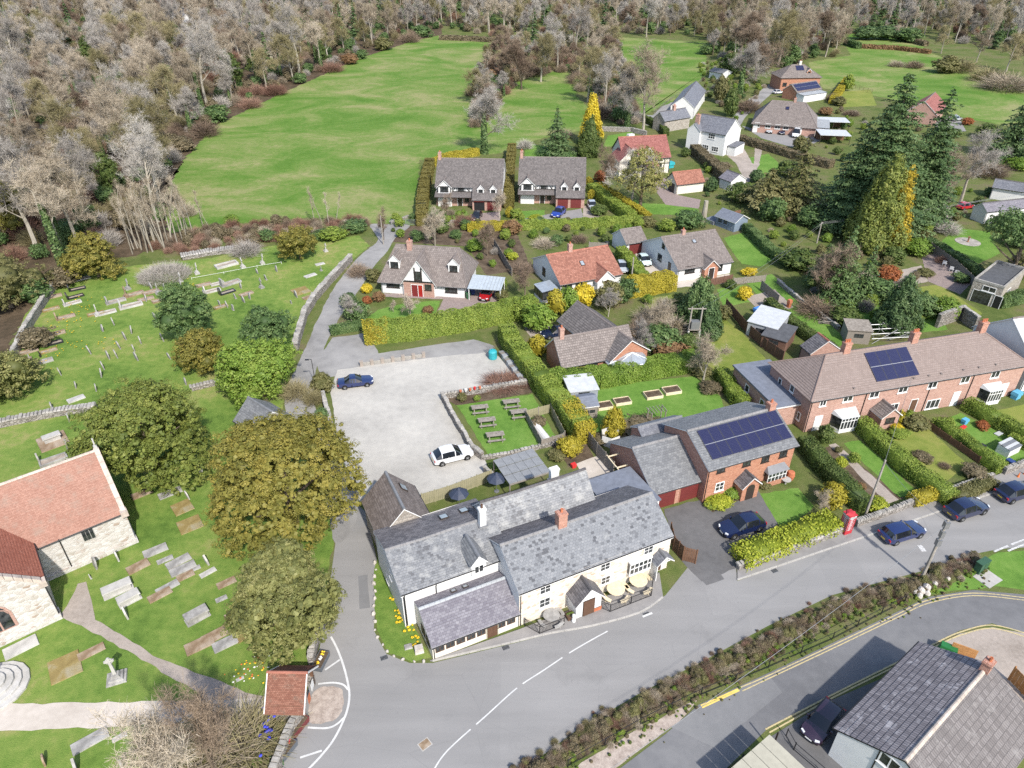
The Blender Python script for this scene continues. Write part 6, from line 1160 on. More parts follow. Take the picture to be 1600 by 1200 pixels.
def tall(kind,seed,px,py,top,wpx,mat,label,name,cat='tree',**kw):
 h=hz(px,py,top);w=wpx/ppm(px,py);f={'ever':ever_meshes,'conifer':conifer_meshes,'cone':cone_meshes}[kind]
 return plant(f(seed,h,w,mat,**kw),name,label,cat,W(px,py),RT.uniform(0,6.28))
 # churchyard yews
def yew(seed,px,py,wm,hm,mat,label,**kw):return plant(ever_meshes(seed,hm,wm,mat,**kw),'yew_tree',label,'tree',W(px,py),RT.uniform(0,6.28))
yew(31,460,818,14.6,12.0,'lf_yew_gold','huge golden yew beside the lane and pub',ncl=3200,nl=30,rc=.44,nleaf=54,ls=.125,base=.03,core=False,inner=.5)
yew(32,458,992,9.4,8.4,'lf_yew_grey','grey-green yew below the golden yew',ncl=1700,nl=19,rc=.38,nleaf=46,ls=.115,base=.03,core=False,inner=.5)
yew(33,248,738,12.8,11.2,'lf_yew_green','broad dark green yew behind the church',ncl=2800,nl=28,rc=.44,nleaf=52,ls=.125,base=.02,core=False,inner=.5)
yew(34,470,405,7.4,6.0,'lf_yew_gold','round golden yew at the top of the churchyard',ncl=420,nl=7,rc=.5,nleaf=40,ls=0.18,inner=.6,base=.02)
yew(35,155,432,9.0,8.2,'lf_yew_gold','golden yew leaning at the wood edge',ncl=520,nl=8,rc=.55,nleaf=40,ls=0.20,inner=.6,base=.02)
yew(36,320,578,7.8,6.2,'lf_yew_gold','golden yew in the middle of the graves',ncl=420,nl=7,rc=.5,nleaf=37,ls=0.18,inner=.6,base=.02)
yew(37,405,618,11.0,7.8,'lf_bright','bright green spreading bush tree by the lane',ncl=800,nl=11,rc=.55,nleaf=40,ls=0.20,inner=.6,base=.02)
yew(38,300,532,8.4,9.4,'lf_ever','dark upright yew between the graves and golden yew',ncl=520,nl=8,rc=.45,nleaf=37,ls=0.18,inner=.6,base=.03)
yew(39,420,560,8.2,8.0,'lf_ever','dark evergreen behind the bright green bush',ncl=380,nl=7,rc=.45,nleaf=34,ls=0.18,inner=.6,base=.03)
yew(40,18,620,9.0,6.5,'lf_yew_grey','olive evergreen at the left edge above the church',ncl=500,nl=8,rc=.55,nleaf=34,ls=0.20,inner=.6,base=.03)
yew(41,10,372,11.0,13.5,'lf_yew_gold','tall golden-green conifer at the left edge',ncl=700,nl=10,rc=.6,nleaf=37,ls=0.21,inner=.6,base=.05)
yew(42,18,480,12.0,7.5,'lf_olive','overhanging shrubby tree on the churchyard wall',ncl=500,nl=9,rc=.5,nleaf=30,ls=0.20,inner=.6,base=.03)
baretree(340,1215,1090,'garden',0,'bare twiggy tree beside the lychgate',.85);baretree(285,1250,1120,'garden',1,'bare twiggy tree at the bottom edge of the churchyard',.9)
for k,(px,py,w,h,mat,lab)in enumerate((
(385,1168,6.0,2.6,'twig_olive','tangle of pale twigs left of the lychgate'),(330,1190,6.5,2.8,'twig_pale','pale twiggy bush below the broad path'),(300,1175,4.5,2.0,'lf_olive','olive bush beside the broad path'),(385,398,5,3,'twig_grey','grey twiggy bush at the churchyard top'),(60,540,5,3,'lf_bramble','brown thicket on the churchyard wall'),(25,590,5.5,3,'lf_bramble','brown thicket near the left edge'),(100,445,6,3.5,'lf_bramble','bramble thicket under the leaning trunk'),(55,470,6,4,'lf_ever','dark evergreen thicket at the wood corner'),
(420,375,4,2,'lf_ever','evergreen bush left of the round golden yew'),(520,372,6,2.2,'lf_hedge','ivy hedge end behind the round golden yew'),(555,360,6,2.2,'lf_ever','ivy mound where the lane forks'),(500,372,5,1.6,'lf_ever','low ivy beside the churchyard wall'),(365,352,3,2.4,'lf_bright','small green bush at the meadow corner'),(462,620,3.4,3,'twig_olive','scrubby bush between lane and green tree'),(505,610,3.2,2.6,'lf_olive','shrub at the car park entrance'),(490,630,2.4,2.4,'twig_olive','twiggy shrub by the lamp post'),(505,660,2.0,2.2,'lf_ever','ivy clump on the car park wall'),(400,630,3,2.0,'twig_pale','dead twigs beside the stone store'))):
 bush(px,py,w,h,mat,lab)
tag(link('bramble_mound',twigbush_mesh(99,2.6,10.5,'twig_grey',5200,.035),None,W(258,434)),'sprawling pale bramble mound above the graves','shrub')
# ------------------------------------------------------------------ the wood on the left
WOOD=[(-250,470),(0,448),(90,412),(250,366),(300,338),(250,300),(285,235),(335,185),(405,150),(500,112),(560,82),(640,56),(690,44),(690,4),(-400,4),(-400,300)]
tp=sorted(strew(WOOD,8.2,3,.10),key=lambda p:p[1]);near,farp=tp[:215],tp[215:]
WL=['tall pale bare tree of the wood beyond the meadow','tall grey bare tree of the wood beyond the meadow','dark brown bare tree of the wood beyond the meadow','olive tinted bare tree of the wood beyond the meadow','ivy-clad pale bare tree of the wood beyond the meadow','ivy-clad grey bare tree of the wood beyond the meadow']
EVM=[ever_meshes(63,9,6.5,'lf_ever',ncl=260,rc=.6,nleaf=26,ls=.24,base=.05),ever_meshes(64,12,6,'lf_hedge_dark',ncl=260,rc=.6,nleaf=26,ls=.24,base=.1)]
for x,y in near:
 if RT.random()<.11:s=RT.uniform(.6,1.1);plant(EVM[RT.randrange(2)],'evergreen_tree','dark evergreen among the bare trees of the wood','tree',(x,y,0),RT.uniform(0,6.28),s,'evergreens among the bare trees of the wood');continue
 k=RT.choices(range(6),[3,3,2,3,3,2])[0];s=RT.uniform(.62,1.0);plant(BT[k],'bare_tree',WL[k],'tree',(x,y,0),RT.uniform(0,6.28),(s*1.1,s*1.1,s),'bare trees of the wood beyond the meadow: '+WL[k].split(' bare')[0])
JT=[joinmesh('wood_tree',m[:2])for m in BT];FIRT=joinmesh('wood_fir',conifer_meshes(61,20,8,'lf_fir',18,.35,.8,7));EVT=joinmesh('wood_evergreen',ever_meshes(62,10,9,'lf_ever',ncl=160,rc=.9,nleaf=14,ls=.6))
RIGHT=[(690,44),(790,60),(905,84),(960,52),(1108,58),(1112,88),(1190,118),(1252,100),(1330,82),(1308,60),(1330,46),(1440,58),(1480,66),(1560,78),(1640,92),(1640,0),(690,0)]
fp=farp+strew(RIGHT,8.5,4,.12);r_=np.random.default_rng(8)
scatter('woodland','far mass of bare woodland closing the view',[(x,y,0 if y<650 else 0,r_.uniform(.6,.95),r_.uniform(0,6.28))for x,y in fp],JT+JT+[EVT,FIRT],cat='wood')
BACK=[(-700,10),(1900,10),(1900,-48),(-700,-48)]
bp=strew(BACK,17,5,.1);gzh=lambda x,y:float(np.clip((y-650)/1200,0,1)**1.3*90*(1+.25*math.sin(x/340+1)+.15*math.sin(x/130)))
scatter('woodland','farthest woods on the rising ground',[(x,y,gzh(x,y)-.5,r_.uniform(.9,1.35),r_.uniform(0,6.28))for x,y in bp],JT+[EVT],cat='wood')
up_=strew(WOOD,4.0,6,.35)[:6000];um=[EV['lf_ever'][0],EV['lf_ever'][1],EV['lf_bramble'][0],TB['twig_brown'][0],TB['twig_red'][0],TB['twig_pale'][0],TB['twig_grey'][0],EV['lf_bramble'][1],TB['twig_olive'][0]]
scatter('undergrowth','holly, bramble and saplings on the wood floor',[(x,y,0,r_.uniform(2.2,5.0),r_.uniform(0,6.28))for x,y in up_],um)
up2=strew(RIGHT,6.0,7,.3)[:4000];scatter('undergrowth','bushes under the far woodland',[(x,y,0,r_.uniform(3,6.0),r_.uniform(0,6.28))for x,y in up2],um)
# brush between churchyard and meadow
SCR=[(255,372),(330,362),(420,350),(560,346),(580,352),(540,366),(440,378),(330,395),(265,398),(235,392)]
scatter('undergrowth','reddish brambles between churchyard and meadow',[(x,y,0,r_.uniform(1.4,2.6),r_.uniform(0,6.28))for x,y in strew(SCR,1.6,9)],[TB['twig_red'][0],TB['twig_brown'][0],TB['twig_red'][1],TB['twig_pale'][0],EV['lf_bramble'][0]])
for k in range(30):
 px=205+k*4.2+RT.uniform(-3,3)if k<24 else[318,330,492,503,515,525][k-24];py=392-max(0,k-8)*1.2+RT.uniform(-6,6)if k<24 else[355,362,352,348,354,350][k-24]
 baretree(px,py,py-RT.uniform(105,150)if k<24 else py-RT.uniform(65,85),'pole',k%2,'slender pale pole-like tree in the stand above the churchyard' if k<24 else 'slender pale sapling at the meadow edge',.9,'slender_tree','slender pale trees above the churchyard' if k<24 else 'pale saplings at the meadow edge')
for px,py,top,i,lab in((100,420,250,4,'thick leaning pale trunk at the churchyard corner'),(130,400,230,0,'second thick pale trunk at the wood corner'),(60,400,215,1,'pale wide-crowned tree above the churchyard wall'),(325,168,42,1,'great pale beech high in the wood'),(296,185,95,0,'pale beech leaning over the meadow'),(468,122,8,1,'large pale beech standing before the conifers'),(405,138,40,4,'ivy-clad beech at the meadow edge'),(135,275,150,3,'forked pale tree in the near wood'),(40,150,20,1,'pale tree at the far left of the wood'),(245,290,150,3,'broad olive-brown crown nearest the meadow')):baretree(px,py,top,'bare',i,lab,1.15)
for k,(px,py,top,w,lab)in enumerate(((510,68,5,24,'dark spruce in the row above the meadow, tallest'),(535,66,8,26,'dark spruce in the row above the meadow, second'),(556,60,2,22,'dark spruce in the row above the meadow, third'),(600,30,-12,34,'broad dark spruce beyond the meadow'),(640,28,-10,36,'broad dark spruce furthest along the meadow'),(402,105,35,36,'dark fir beside the pale beech'),(420,112,50,30,'bushy dark fir beside the pale beech'))):tall('conifer',70+k,px,py,top,w,'lf_fir',lab,'spruce_tree',tiers=18,ls=.75,nb=7)
for k,(px,py,w,h,mat,lab)in enumerate(((392,168,7,4,'twig_red','reddish bush on the meadow edge, lowest'),(430,148,8,4.5,'twig_red','reddish bush on the meadow edge, below the beech'),(470,130,6,4,'lf_ever','dark holly at the meadow edge'),(520,112,9,4.5,'twig_red','reddish bush under the spruces'),(548,100,8,4.5,'lf_beech','russet bush under the spruces'),(565,92,6,4,'lf_ever','dark holly under the spruces'),(600,78,10,6,'lf_olive','olive bush at the meadow top'),(640,66,10,6,'twig_brown','brown bush at the meadow top'),(660,58,10,6,'lf_ever','dark bush at the meadow top corner'),(340,190,8,5,'lf_ever','dark holly under the leaning beech'),(320,212,8,5,'twig_brown','brown thicket at the meadow corner'),(285,235,7,4,'lf_bramble','bramble thicket at the meadow corner'))):bush(px,py,w,h,mat,lab)
# ------------------------------------------------------------------ hedgerow trees between the fields
for k,(px,py,top,i,wsc,lab)in enumerate(((757,240,128,5,1.15,'ivy-trunked bare tree behind the first half-timbered house'),(815,140,62,2,1.2,'brown bare tree in the field hedgerow, first'),(845,128,48,3,1.2,'olive bare tree in the field hedgerow'),(785,130,70,2,1.1,'brown bare tree in the field hedgerow, lower'),(870,112,30,1,1.1,'pale bare tree at the hedgerow top'),(918,160,70,3,1.0,'olive bare tree left of the paddock'),(945,168,85,1,1.0,'pale bare tree left of the paddock'),(900,90,10,1,1.2,'tall pale bare tree behind the paddock'),(1005,205,65,0,1.0,'gnarled silvery dead tree standing before the paddock'),(980,200,95,5,1.0,'ivy-clad tree beside the silvery dead tree'),(1010,58,-15,1,1.1,'big pale tree over the paddock'),(1155,150,60,5,1.2,'dense ivy-clad tree beside the lane'),(1180,130,30,2,1.4,'tall brown bare tree beside the lane'),(1215,105,10,3,1.3,'broad olive bare tree behind the hipped house'),(1240,100,20,0,1.2,'pale bare tree behind the hipped house'),(1290,88,10,2,1.3,'brown bare tree above the pasture'),(1150,98,10,2,1.3,'brown bare tree at the paddock corner'),(1105,62,5,3,1.2,'olive bare tree at the paddock top'),(1470,84,38,3,1.1,'olive bare tree in the pasture hedge'),(1525,98,45,0,1.2,'wide pale bare tree in the pasture hedge'),(1572,112,50,3,1.2,'wide olive bare tree at the pasture corner'),(1600,135,70,2,1.1,'brown bare tree at the right edge'),(1500,318,205,1,1.3,'big brown spreading bare tree right of the firs'),(1470,330,230,0,1.0,'brown bare tree beside the tall firs'))):baretree(px,py,top,'bare',i,lab,wsc)
for k,(px,py,w,h,mat,lab)in enumerate(((780,108,12,6,'twig_red','reddish hedgerow thicket at the meadow top'),(765,128,8,5,'lf_beech','russet thicket in the hedgerow'),(790,125,10,6,'twig_red','reddish thicket in the hedgerow'),(740,150,6,4,'twig_brown','brown thicket down the hedgerow'),(835,118,10,6,'twig_brown','brown thicket between the fields'),(870,105,10,6,'twig_red','reddish thicket between the fields'),(905,130,9,5,'twig_brown','brown thicket left of the paddock'),(960,172,5,5,'lf_ever','dark holly left of the silver tree'),(970,190,6,5.5,'lf_ever','dark holly below the silver tree'),(935,185,6,5,'twig_brown','brown thicket below the holly'),(995,190,4,4,'twig_grey','grey scrub by the lane bend'),(1105,85,8,5,'lf_ever','dark bush at the paddock corner'),(1140,118,9,9,'lf_hedge_dark','ivy-covered tree mass by the lane'),(1125,160,6,9,'lf_olive','olive evergreen by the lane'),(1140,182,5,9,'lf_hedge_dark','green evergreen column by the lane'),(1168,175,8,5,'twig_brown','brown thicket beside the lane'),(1350,62,14,7,'lf_fir','dark evergreen clump above the pasture'),(1380,62,14,7,'lf_fir','dark evergreen clump beside the pasture hedge'),(1420,66,14,7,'lf_ever','dark evergreen clump over the far hedge'),(1400,104,6,3,'twig_pale','pale bush alone in the pasture'),(1428,106,7,3.5,'twig_brown','brown bush alone in the pasture'),(1475,114,11,7,'lf_olive','green bushy tree in the pasture'),(1500,112,12,6,'twig_olive','olive thicket in the pasture'),(1570,140,16,7,'twig_pale','pale thicket at the pasture edge'),(1540,126,12,6,'twig_olive','olive thicket at the pasture edge'),(1526,28,5,8,'lf_yellow','bright yellow conifer far in the woods'))):bush(px,py,w,h,mat,lab)
# ------------------------------------------------------------------ conifers and garden trees
tall('conifer',81,1355,360,112,150,'lf_fir','tallest dark fir of the garden group','fir_tree',tiers=46,ls=.42,nb=17,droop=.14,taper=.75,dens=1.6);tall('conifer',82,1425,345,138,105,'lf_fir','tall blue-green fir right of the tallest','fir_tree',tiers=40,ls=.42,nb=15,droop=.15,taper=.75,dens=1.5);tall('conifer',83,1318,355,190,95,'lf_fir','green fir left of the tallest','fir_tree',tiers=32,ls=.42,nb=14,droop=.2,taper=.75,dens=1.5);tall('conifer',84,1440,350,215,70,'lf_fir','grey-green fir behind the bare tree','fir_tree',tiers=28,ls=.5,nb=9)
tall('cone',85,1362,388,236,86,'lf_yew_green','golden-edged cypress in front of the firs','cypress_tree',ncl=1100,rc=.55,nleaf=18,ls=.32,shape=.72);tall('cone',86,1386,391,252,48,'lf_gold','yellow flank of the cypress by the firs','cypress_tree',ncl=380,rc=.4,nleaf=16,ls=.26,shape=.7)
tall('conifer',87,1578,250,135,110,'lf_fir','big dark fir near the right edge','fir_tree',tiers=30,ls=.55,nb=9);tall('conifer',88,1240,330,215,120,'lf_olive','loose olive-green cedar left of the firs','cedar_tree',tiers=20,ls=.5,nb=9,droop=.15);tall('conifer',89,1195,330,262,90,'lf_olive','loose cedar over the summerhouse','cedar_tree',tiers=16,ls=.5,nb=9,droop=.15,base=.3)
tall('conifer',90,869,243,166,62,'lf_fir','blue-green spruce behind the second half-timbered house','spruce_tree',tiers=24,ls=.4,nb=11,droop=.2);tall('cone',91,923,225,140,36,'lf_yellow','bright yellow conifer behind the spruce','cypress_tree',ncl=600,rc=.5,nleaf=16,ls=.3,shape=.85);tall('cone',92,921,243,178,42,'lf_hedge_dark','green conical cypress below the yellow conifer','cypress_tree',ncl=500,rc=.45,nleaf=16,ls=.28,shape=.7)
tall('conifer',93,1305,480,352,80,'lf_ever','drooping dark conifer behind the terrace','cypress_tree',tiers=26,ls=.34,nb=10,droop=.6);tall('conifer',94,1345,470,382,60,'lf_ever','narrow drooping conifer right of the bare thicket','cypress_tree',tiers=22,ls=.32,nb=9,droop=.7);tall('cone',95,1398,515,425,70,'lf_fir','blue-green conical conifer above the terrace solar panels','cypress_tree',ncl=600,rc=.4,nleaf=18,ls=.24,shape=.8);tall('cone',96,1090,505,432,62,'lf_ever','dark conical evergreen beside the transformer pole','cypress_tree',ncl=600,rc=.45,nleaf=18,ls=.26,shape=.6);tall('cone',97,1105,525,470,40,'lf_fir','blue-green conical shrub behind the transformer','cypress_tree',ncl=300,rc=.4,nleaf=18,ls=.24,shape=.6)
tall('cone',98,958,676,636,34,'lf_hedge_gold','round golden-green conifer on the back lawn','cypress_tree',ncl=260,rc=.25,nleaf=18,ls=.15,shape=.45);tall('ever',99,1575,440,330,110,'lf_ever','dark pine above the flat-roofed garage','pine_tree',ncl=260,nl=8,rc=.7,nleaf=18,ls=.3,base=.45,core=False);tall('ever',100,1290,470,385,70,'lf_hedge_dark','bushy evergreen under the drooping conifer','evergreen_tree',ncl=300,nl=7,rc=.5,nleaf=18,ls=.26)
tall('ever',101,1000,325,225,82,'lf_willow','weeping yellow-green willow before the crimson roof','willow_tree',ncl=420,nl=9,rc=.6,nleaf=12,ls=.2,base=.12,core=False);baretree(985,322,232,'garden',2,'bare branches rising inside the willow',1.3)
for k,(px,py,top,i,wsc,lab)in enumerate(((1098,598,528,1,1.1,'pale bare tree below the transformer pole'),(1292,480,388,0,1.2,'grey bare thicket tree behind the terrace'),(550,505,460,2,1.0,'bare pale tree beside the dormer house lane'),(642,500,462,1,1.1,'pale bare tree on the dormer house lawn'),(680,385,328,1,1.0,'pale bare tree above the dormer house'),(762,400,350,0,1.0,'brown bare tree behind the carport'),(700,345,305,0,1.0,'brown bare tree in front of the first half-timbered house'),(780,340,300,1,.9,'pale bare tree between the half-timbered houses'),(945,300,235,0,1.1,'brown bare tree right of the second half-timbered house'),(820,465,415,0,1.1,'bare tree left of the red-roofed bungalow'),(1000,560,500,2,.9,'pale bare shrub tree behind the brick bungalow'),(1280,800,770,1,1.0,'small bare shrub on the brick house lawn'),(615,488,470,1,.9,'tiny bare tree on the dormer house lawn'),(1025,530,470,1,1.2,'brown bare tree between bungalow and transformer'),(950,495,450,2,1.1,'grey bare tree above the brick bungalow'),(600,375,330,0,.8,'bare bush tree at the lane fork'))):baretree(px,py,top,'garden',i,lab,wsc,'bare_tree')
BUSH=(
(560,500,3.6,3.4,'lf_ever','dark evergreen bush at the dormer house corner'),(545,480,3.0,2.6,'lf_fir','blue-green bush behind the dark evergreen'),(573,458,2.0,1.8,'lf_yellow','pale yellow shrub left of the dormer house'),(573,474,1.6,1.3,'lf_russet','small russet shrub by the front lawn'),(592,470,2.2,1.7,'lf_beech','reddish shrub below the dormer house window'),(560,430,3.5,2.6,'twig_brown','brown shrub beside the lane'),(583,440,3.0,2.4,'lf_olive','olive shrub against the dormer house'),(668,490,1.8,1.4,'lf_beech','reddish shrub at the lawn end'),(652,376,2.6,2.2,'lf_ever','round dark shrub above the dormer roof'),(785,450,1.8,1.6,'lf_hedge','round green shrub beside the carport'),(784,468,2.4,2.0,'lf_olive','olive shrub beside the red car'),
(840,515,5.0,4.6,'lf_bright','bright green laurel above the tall hedge'),(820,500,4.0,4.0,'lf_hedge','green laurel left of the bright one'),(868,492,3.4,4.6,'lf_hedge_gold','golden evergreen behind the drive, left'),(888,488,3.6,4.6,'lf_bright','green evergreen between the golden ones'),(910,480,3.8,4.4,'lf_yellow','bright golden evergreen above the brick bungalow'),(840,555,3.2,3.4,'lf_hedge_gold','golden conifer left of the brick bungalow'),(950,478,5.0,4.4,'lf_olive','grey-green bush right of the golden evergreen'),(975,470,4.0,4.0,'lf_ever','dark laurel below the utility pole'),(890,730,3.4,2.4,'lf_hedge_gold','golden bush behind the pub')if False else(892,708,3.0,2.2,'lf_hedge_gold','golden bush behind the pub'),(870,718,2.0,1.2,'lf_olive','low olive bush behind the pub'),(920,622,1.6,1.2,'lf_ever','small dark bush by the grey shed'),
(1005,530,5,4,'twig_brown','brown bramble bank beside the brick bungalow'),(1030,545,6,4,'lf_ever','dark laurel bank beside the brick bungalow'),(1020,505,5,3.6,'twig_pale','pale shrub above the laurel bank'),(1050,520,4,3.0,'twig_pale','pale feathery shrub left of the transformer'),(1045,560,5,2.8,'lf_beech','pinkish shrub below the laurel bank'),(1075,548,4,2.8,'lf_hedge_dark','green shrub below the transformer'),(1060,485,4,3,'lf_hedge_dark','green shrub above the transformer'),(1128,500,2.6,2.6,'lf_olive','clipped brown-green dome by the red fence'),(1162,468,2.6,2.4,'lf_yellow','pale yellow forsythia by the patio'),(1170,430,2.4,1.5,'lf_yellow','yellow shrub right of the white bungalow'),(1140,450,2.2,1.6,'lf_hedge_dark','dark shrub at the red fence corner'),
(1290,445,7,4,'lf_ever','dark evergreen bank under the wires'),(1245,420,6,4.0,'lf_hedge_dark','green bank beside the long lawn'),(1275,490,6,3,'twig_brown','brown scrub along the long lawn'),(1320,505,5,2.6,'lf_hedge_dark','green scrub along the long lawn'),(1385,440,4,3,'lf_russet','russet shrub beside the rockery'),(1370,470,6,4,'lf_ever','dark shrub bank below the russet shrub'),(1440,490,5,3.4,'lf_ever','dark shrub behind the terrace chimney'),(1475,495,4.5,3.4,'lf_bright','bright green shrub by the stone bank'),(1395,408,4.2,3.0,'lf_hedge_dark','clipped dark hedge block by the rockery'),(1432,398,5,3.2,'lf_bright','bright green clipped block by the rockery'),(1365,388,4.5,3.2,'lf_ever','grey-green shrub under the cypress'),(1445,378,4,2.4,'lf_olive','olive shrub above the rockery'),(1480,365,4,3,'twig_grey','grey twiggy shrub above the rockery'),(1565,475,2.0,2.2,'lf_hedge_dark','round clipped dome beside the flat-roofed garage'),(1415,470,3,1.4,'lf_beech','reddish low shrub in the rockery'),(1445,430,3.2,1.2,'lf_olive','low clipped island bed in the rockery'),(1500,440,3,1.5,'lf_ever','shrub at the terrace end'),
(1180,285,3.5,3.2,'lf_fir','blue-green young fir beside the red garage'),(1105,292,3.4,3.6,'lf_fir','blue-grey young fir right of the red garage')if False else(1110,300,3.0,3.6,'lf_fir','blue-grey young fir right of the red garage'),(1155,315,6,4.5,'lf_hedge_dark','green bank above the summerhouse'),(1205,345,6,5.0,'lf_ever','dark evergreen bank right of the summerhouse'),(1265,352,6,4,'lf_ever','dark evergreen bank below the cedar'),(1075,355,6.5,3.6,'lf_ever','grey-green rhododendron above the white bungalow'),(1040,360,4,2.4,'lf_hedge','green shrub left of the rhododendron'),(1010,352,4,2,'lf_olive','olive shrub above the garage'),(935,335,4,2.2,'lf_hedge_dark','green bank beside the silver car'),(938,285,3,3,'lf_russet','red-leaved tree by the second half-timbered house'),(920,290,2.4,2.2,'lf_hedge_gold','golden shrub at the house corner'),(922,312,1.6,2.4,'lf_hedge_gold','clipped golden cone by the garage'),(795,340,1.8,2.4,'lf_hedge_gold','clipped golden cone between the drives'),(808,342,2.6,2.4,'lf_hedge','rounded green shrub between the drives'),(815,345,1.6,1.6,'lf_hedge','small clipped dome beside the lawn'),(838,344,3,1.2,'lf_hedge_lime','lime low shrubs on the front lawn edge'),(730,358,2.6,2.0,'lf_ever','dark shrub below the first drive'),(690,362,3.6,2,'lf_hedge_dark','green shrubs in the front garden'),(712,372,2.6,1.6,'lf_ever','dark shrub above the dormer roof, right'),(742,392,3.4,2.6,'lf_bright','light green shrub behind the dormer house'),(725,352,4,2.8,'twig_red','reddish twigs in front of the first half-timbered house'),(800,365,4,3,'lf_beech','bronze leaved tree above the long hedge'),(815,425,4,2,'twig_brown','brown shrubs in the back garden'),(850,385,4,2,'twig_pale','pale shrubs above the red roof'),(800,405,2.4,1.4,'lf_hedge_lime','lime shrub in the back garden'),(870,382,3,2,'lf_ever','dark shrub above the red roof'),(905,378,3,1.8,'twig_brown','brown shrub above the red roof, right'),(880,215,5,3,'twig_pale','pale shrub behind the spruce'),(820,232,4,3,'twig_grey','grey shrub left of the spruce'),
(1250,235,5,4,'lf_olive','olive conifer top below the caravan'),(1230,275,6,4,'lf_hedge_dark','green bank below the forecourt hedge'),(1310,165,5,3,'lf_olive','olive shrub beside the hipped house'),(1323,142,4,6,'lf_hedge','tall clipped column by the pasture fence'),(1290,180,5,2.6,'lf_beech','brown shrubs behind the carport'),(1330,180,5,2,'twig_brown','brown shrubs by the white carport'),(1300,158,4,3,'twig_brown','brown shrub in the far back garden'),(1510,195,3.5,2.2,'lf_russet','orange shrub by the far white car'),(1480,215,6,3,'lf_hedge_dark','green bank below the far forecourt'),(1540,215,7,4,'lf_hedge_dark','green shrubs under the big fir'),(1545,275,8,4,'twig_brown','brown thicket below the big fir'),(1590,265,6,3,'lf_bright','green bank at the far right edge'),(1570,360,5,4,'lf_ever','dark shrubs before the white gable cottage'),(1595,385,6,4.5,'lf_ever','dark evergreens at the right edge'),(1590,430,5,4,'lf_olive','olive shrub at the right edge'),(1070,245,2.6,2.6,'lf_hedge_dark','clipped green dome before the white house'),(1130,265,4,2.0,'lf_bramble','brown hedge end before the white house'),
(1288,690,2.2,2.4,'lf_hedge_dark','dark clipped shrub by the terrace door'),(1332,722,1.5,1.4,'lf_hedge','round clipped ball right of the garden path'),(1312,728,1.4,1.3,'lf_hedge_lime','round clipped ball left of the garden path'),(1295,790,3.0,2.6,'lf_hedge_gold','golden shrub beside the phone box'),(1368,795,2.4,1.4,'lf_hedge_lime','yellow-green shrub at the foot of the pole'),(1402,662,1.2,2.2,'lf_hedge_gold','slim golden column by the outhouse'),(1417,660,1.4,1.9,'lf_hedge','green column beside the golden one'),(1430,668,3.2,1.8,'lf_olive','olive shrub left of the terrace path'),(1400,672,1.6,.9,'lf_yellow','pale yellow flowering shrub by the outhouse'),(1405,680,2.6,.8,'lf_hedge','low green shrubs by the outhouse'),(1440,716,2.4,.7,'lf_bramble','faded flower clump in the dry lawn'),(1475,730,1.2,.6,'twig_brown','small dead plant in the dry lawn'),(1520,745,2.8,1.6,'lf_bramble','brown shrub by the middle gateway'),(1480,665,1.6,1.2,'lf_hedge','green shrub on the toy lawn'),(1533,668,1.6,.9,'lf_russet','orange shrub on the toy lawn'),(1516,640,1.6,1.2,'lf_bright','green shrub at the hedge top'),(1310,706,1.0,.7,'lf_olive','small grey plant by the path top'),(1345,762,1.0,.6,'lf_beech','small reddish plant by the path'),
(1120,788,3.0,.9,'lf_hedge_lime','yellow flowering shrubs below the brick house window'),(1143,775,2.0,1.2,'lf_bright','green shrub beside the brick porch'),(1108,792,1.6,.6,'flower','x')if False else(1110,792,1.5,.6,'lf_hedge','low green plants below the brick house'),(1195,762,1.4,.8,'lf_olive','pot plants beside the bay window'),(862,620,1,.8,'lf_bright','small green plant on the garden wall')if False else(745,626,1.0,.8,'lf_hedge','small green plant in the garden bed'),(722,626,1.4,1.2,'lf_olive','olive plant at the garden wall corner'),(785,600,5,1.0,'twig_red','reddish dead plants in the bed above the pub garden'),(812,596,3.4,1.0,'twig_red','reddish dead plants at the bed end'),(798,562,2.2,.7,'lf_hedge','weeds at the gravel corner'),(842,665,2,1.4,'lf_bramble','bramble on the pub garden fence'),(775,735,1.6,1,'lf_bright','daffodil clump behind the pub'),(1095,585,3,1.4,'lf_olive','low shrubs at the back lawn end'),(1110,610,3,1.2,'lf_bramble','faded plants at the back lawn end'),(1000,672,6,.9,'lf_bramble','faded border plants along the back lawn'),(935,690,2,1.0,'lf_bramble','faded plants behind the golden conifer'),(1470,410,2.2,1.4,'twig_red','reddish bush on the paved terrace'))
for b in BUSH:bush(*b)
# ------------------------------------------------------------------ hedges
H_=hedge
H_([(577,533),(640,528),(720,515),(830,492)],2.2,3.0,'lf_hedge','tall clipped green hedge above the car park',.17);H_([(577,534),(600,531)],2.3,3.1,'lf_hedge_gold','golden end of the tall clipped hedge',.16)
H_([(520,522),(572,512)],1.2,1.3,'lf_ever','low dark hedge by the lane entrance',.14);H_([(792,532),(800,550),(830,590),(872,640),(905,682)],2.3,2.6,'lf_hedge','long green hedge between pub garden and bungalow',.17);H_([(886,650),(912,690)],2.35,2.7,'lf_hedge_gold','golden stretch of hedge behind the pub',.15)
H_([(868,605),(940,600),(1020,585),(1080,575)],2.4,2.2,'lf_bright','broad green hedge behind the brick bungalow',.17);H_([(1125,590),(1150,630),(1160,638)],1.6,1.6,'lf_hedge','green hedge beside the flat-roofed extension',.15)
H_([(800,358),(900,356),(1000,350)],2.0,1.6,'lf_hedge','long clipped hedge below the second half-timbered house',.2);H_([(735,360),(800,358)],2.0,1.5,'lf_hedge_gold','golden clipped hedge below the drives',.2);H_([(925,300),(955,325),(985,345)],2.2,2.0,'lf_hedge','sloping hedge right of the silver car',.2);H_([(935,298),(1000,340),(1010,348)],1.6,1.9,'lf_hedge_gold','golden sloping hedge behind it',.2)
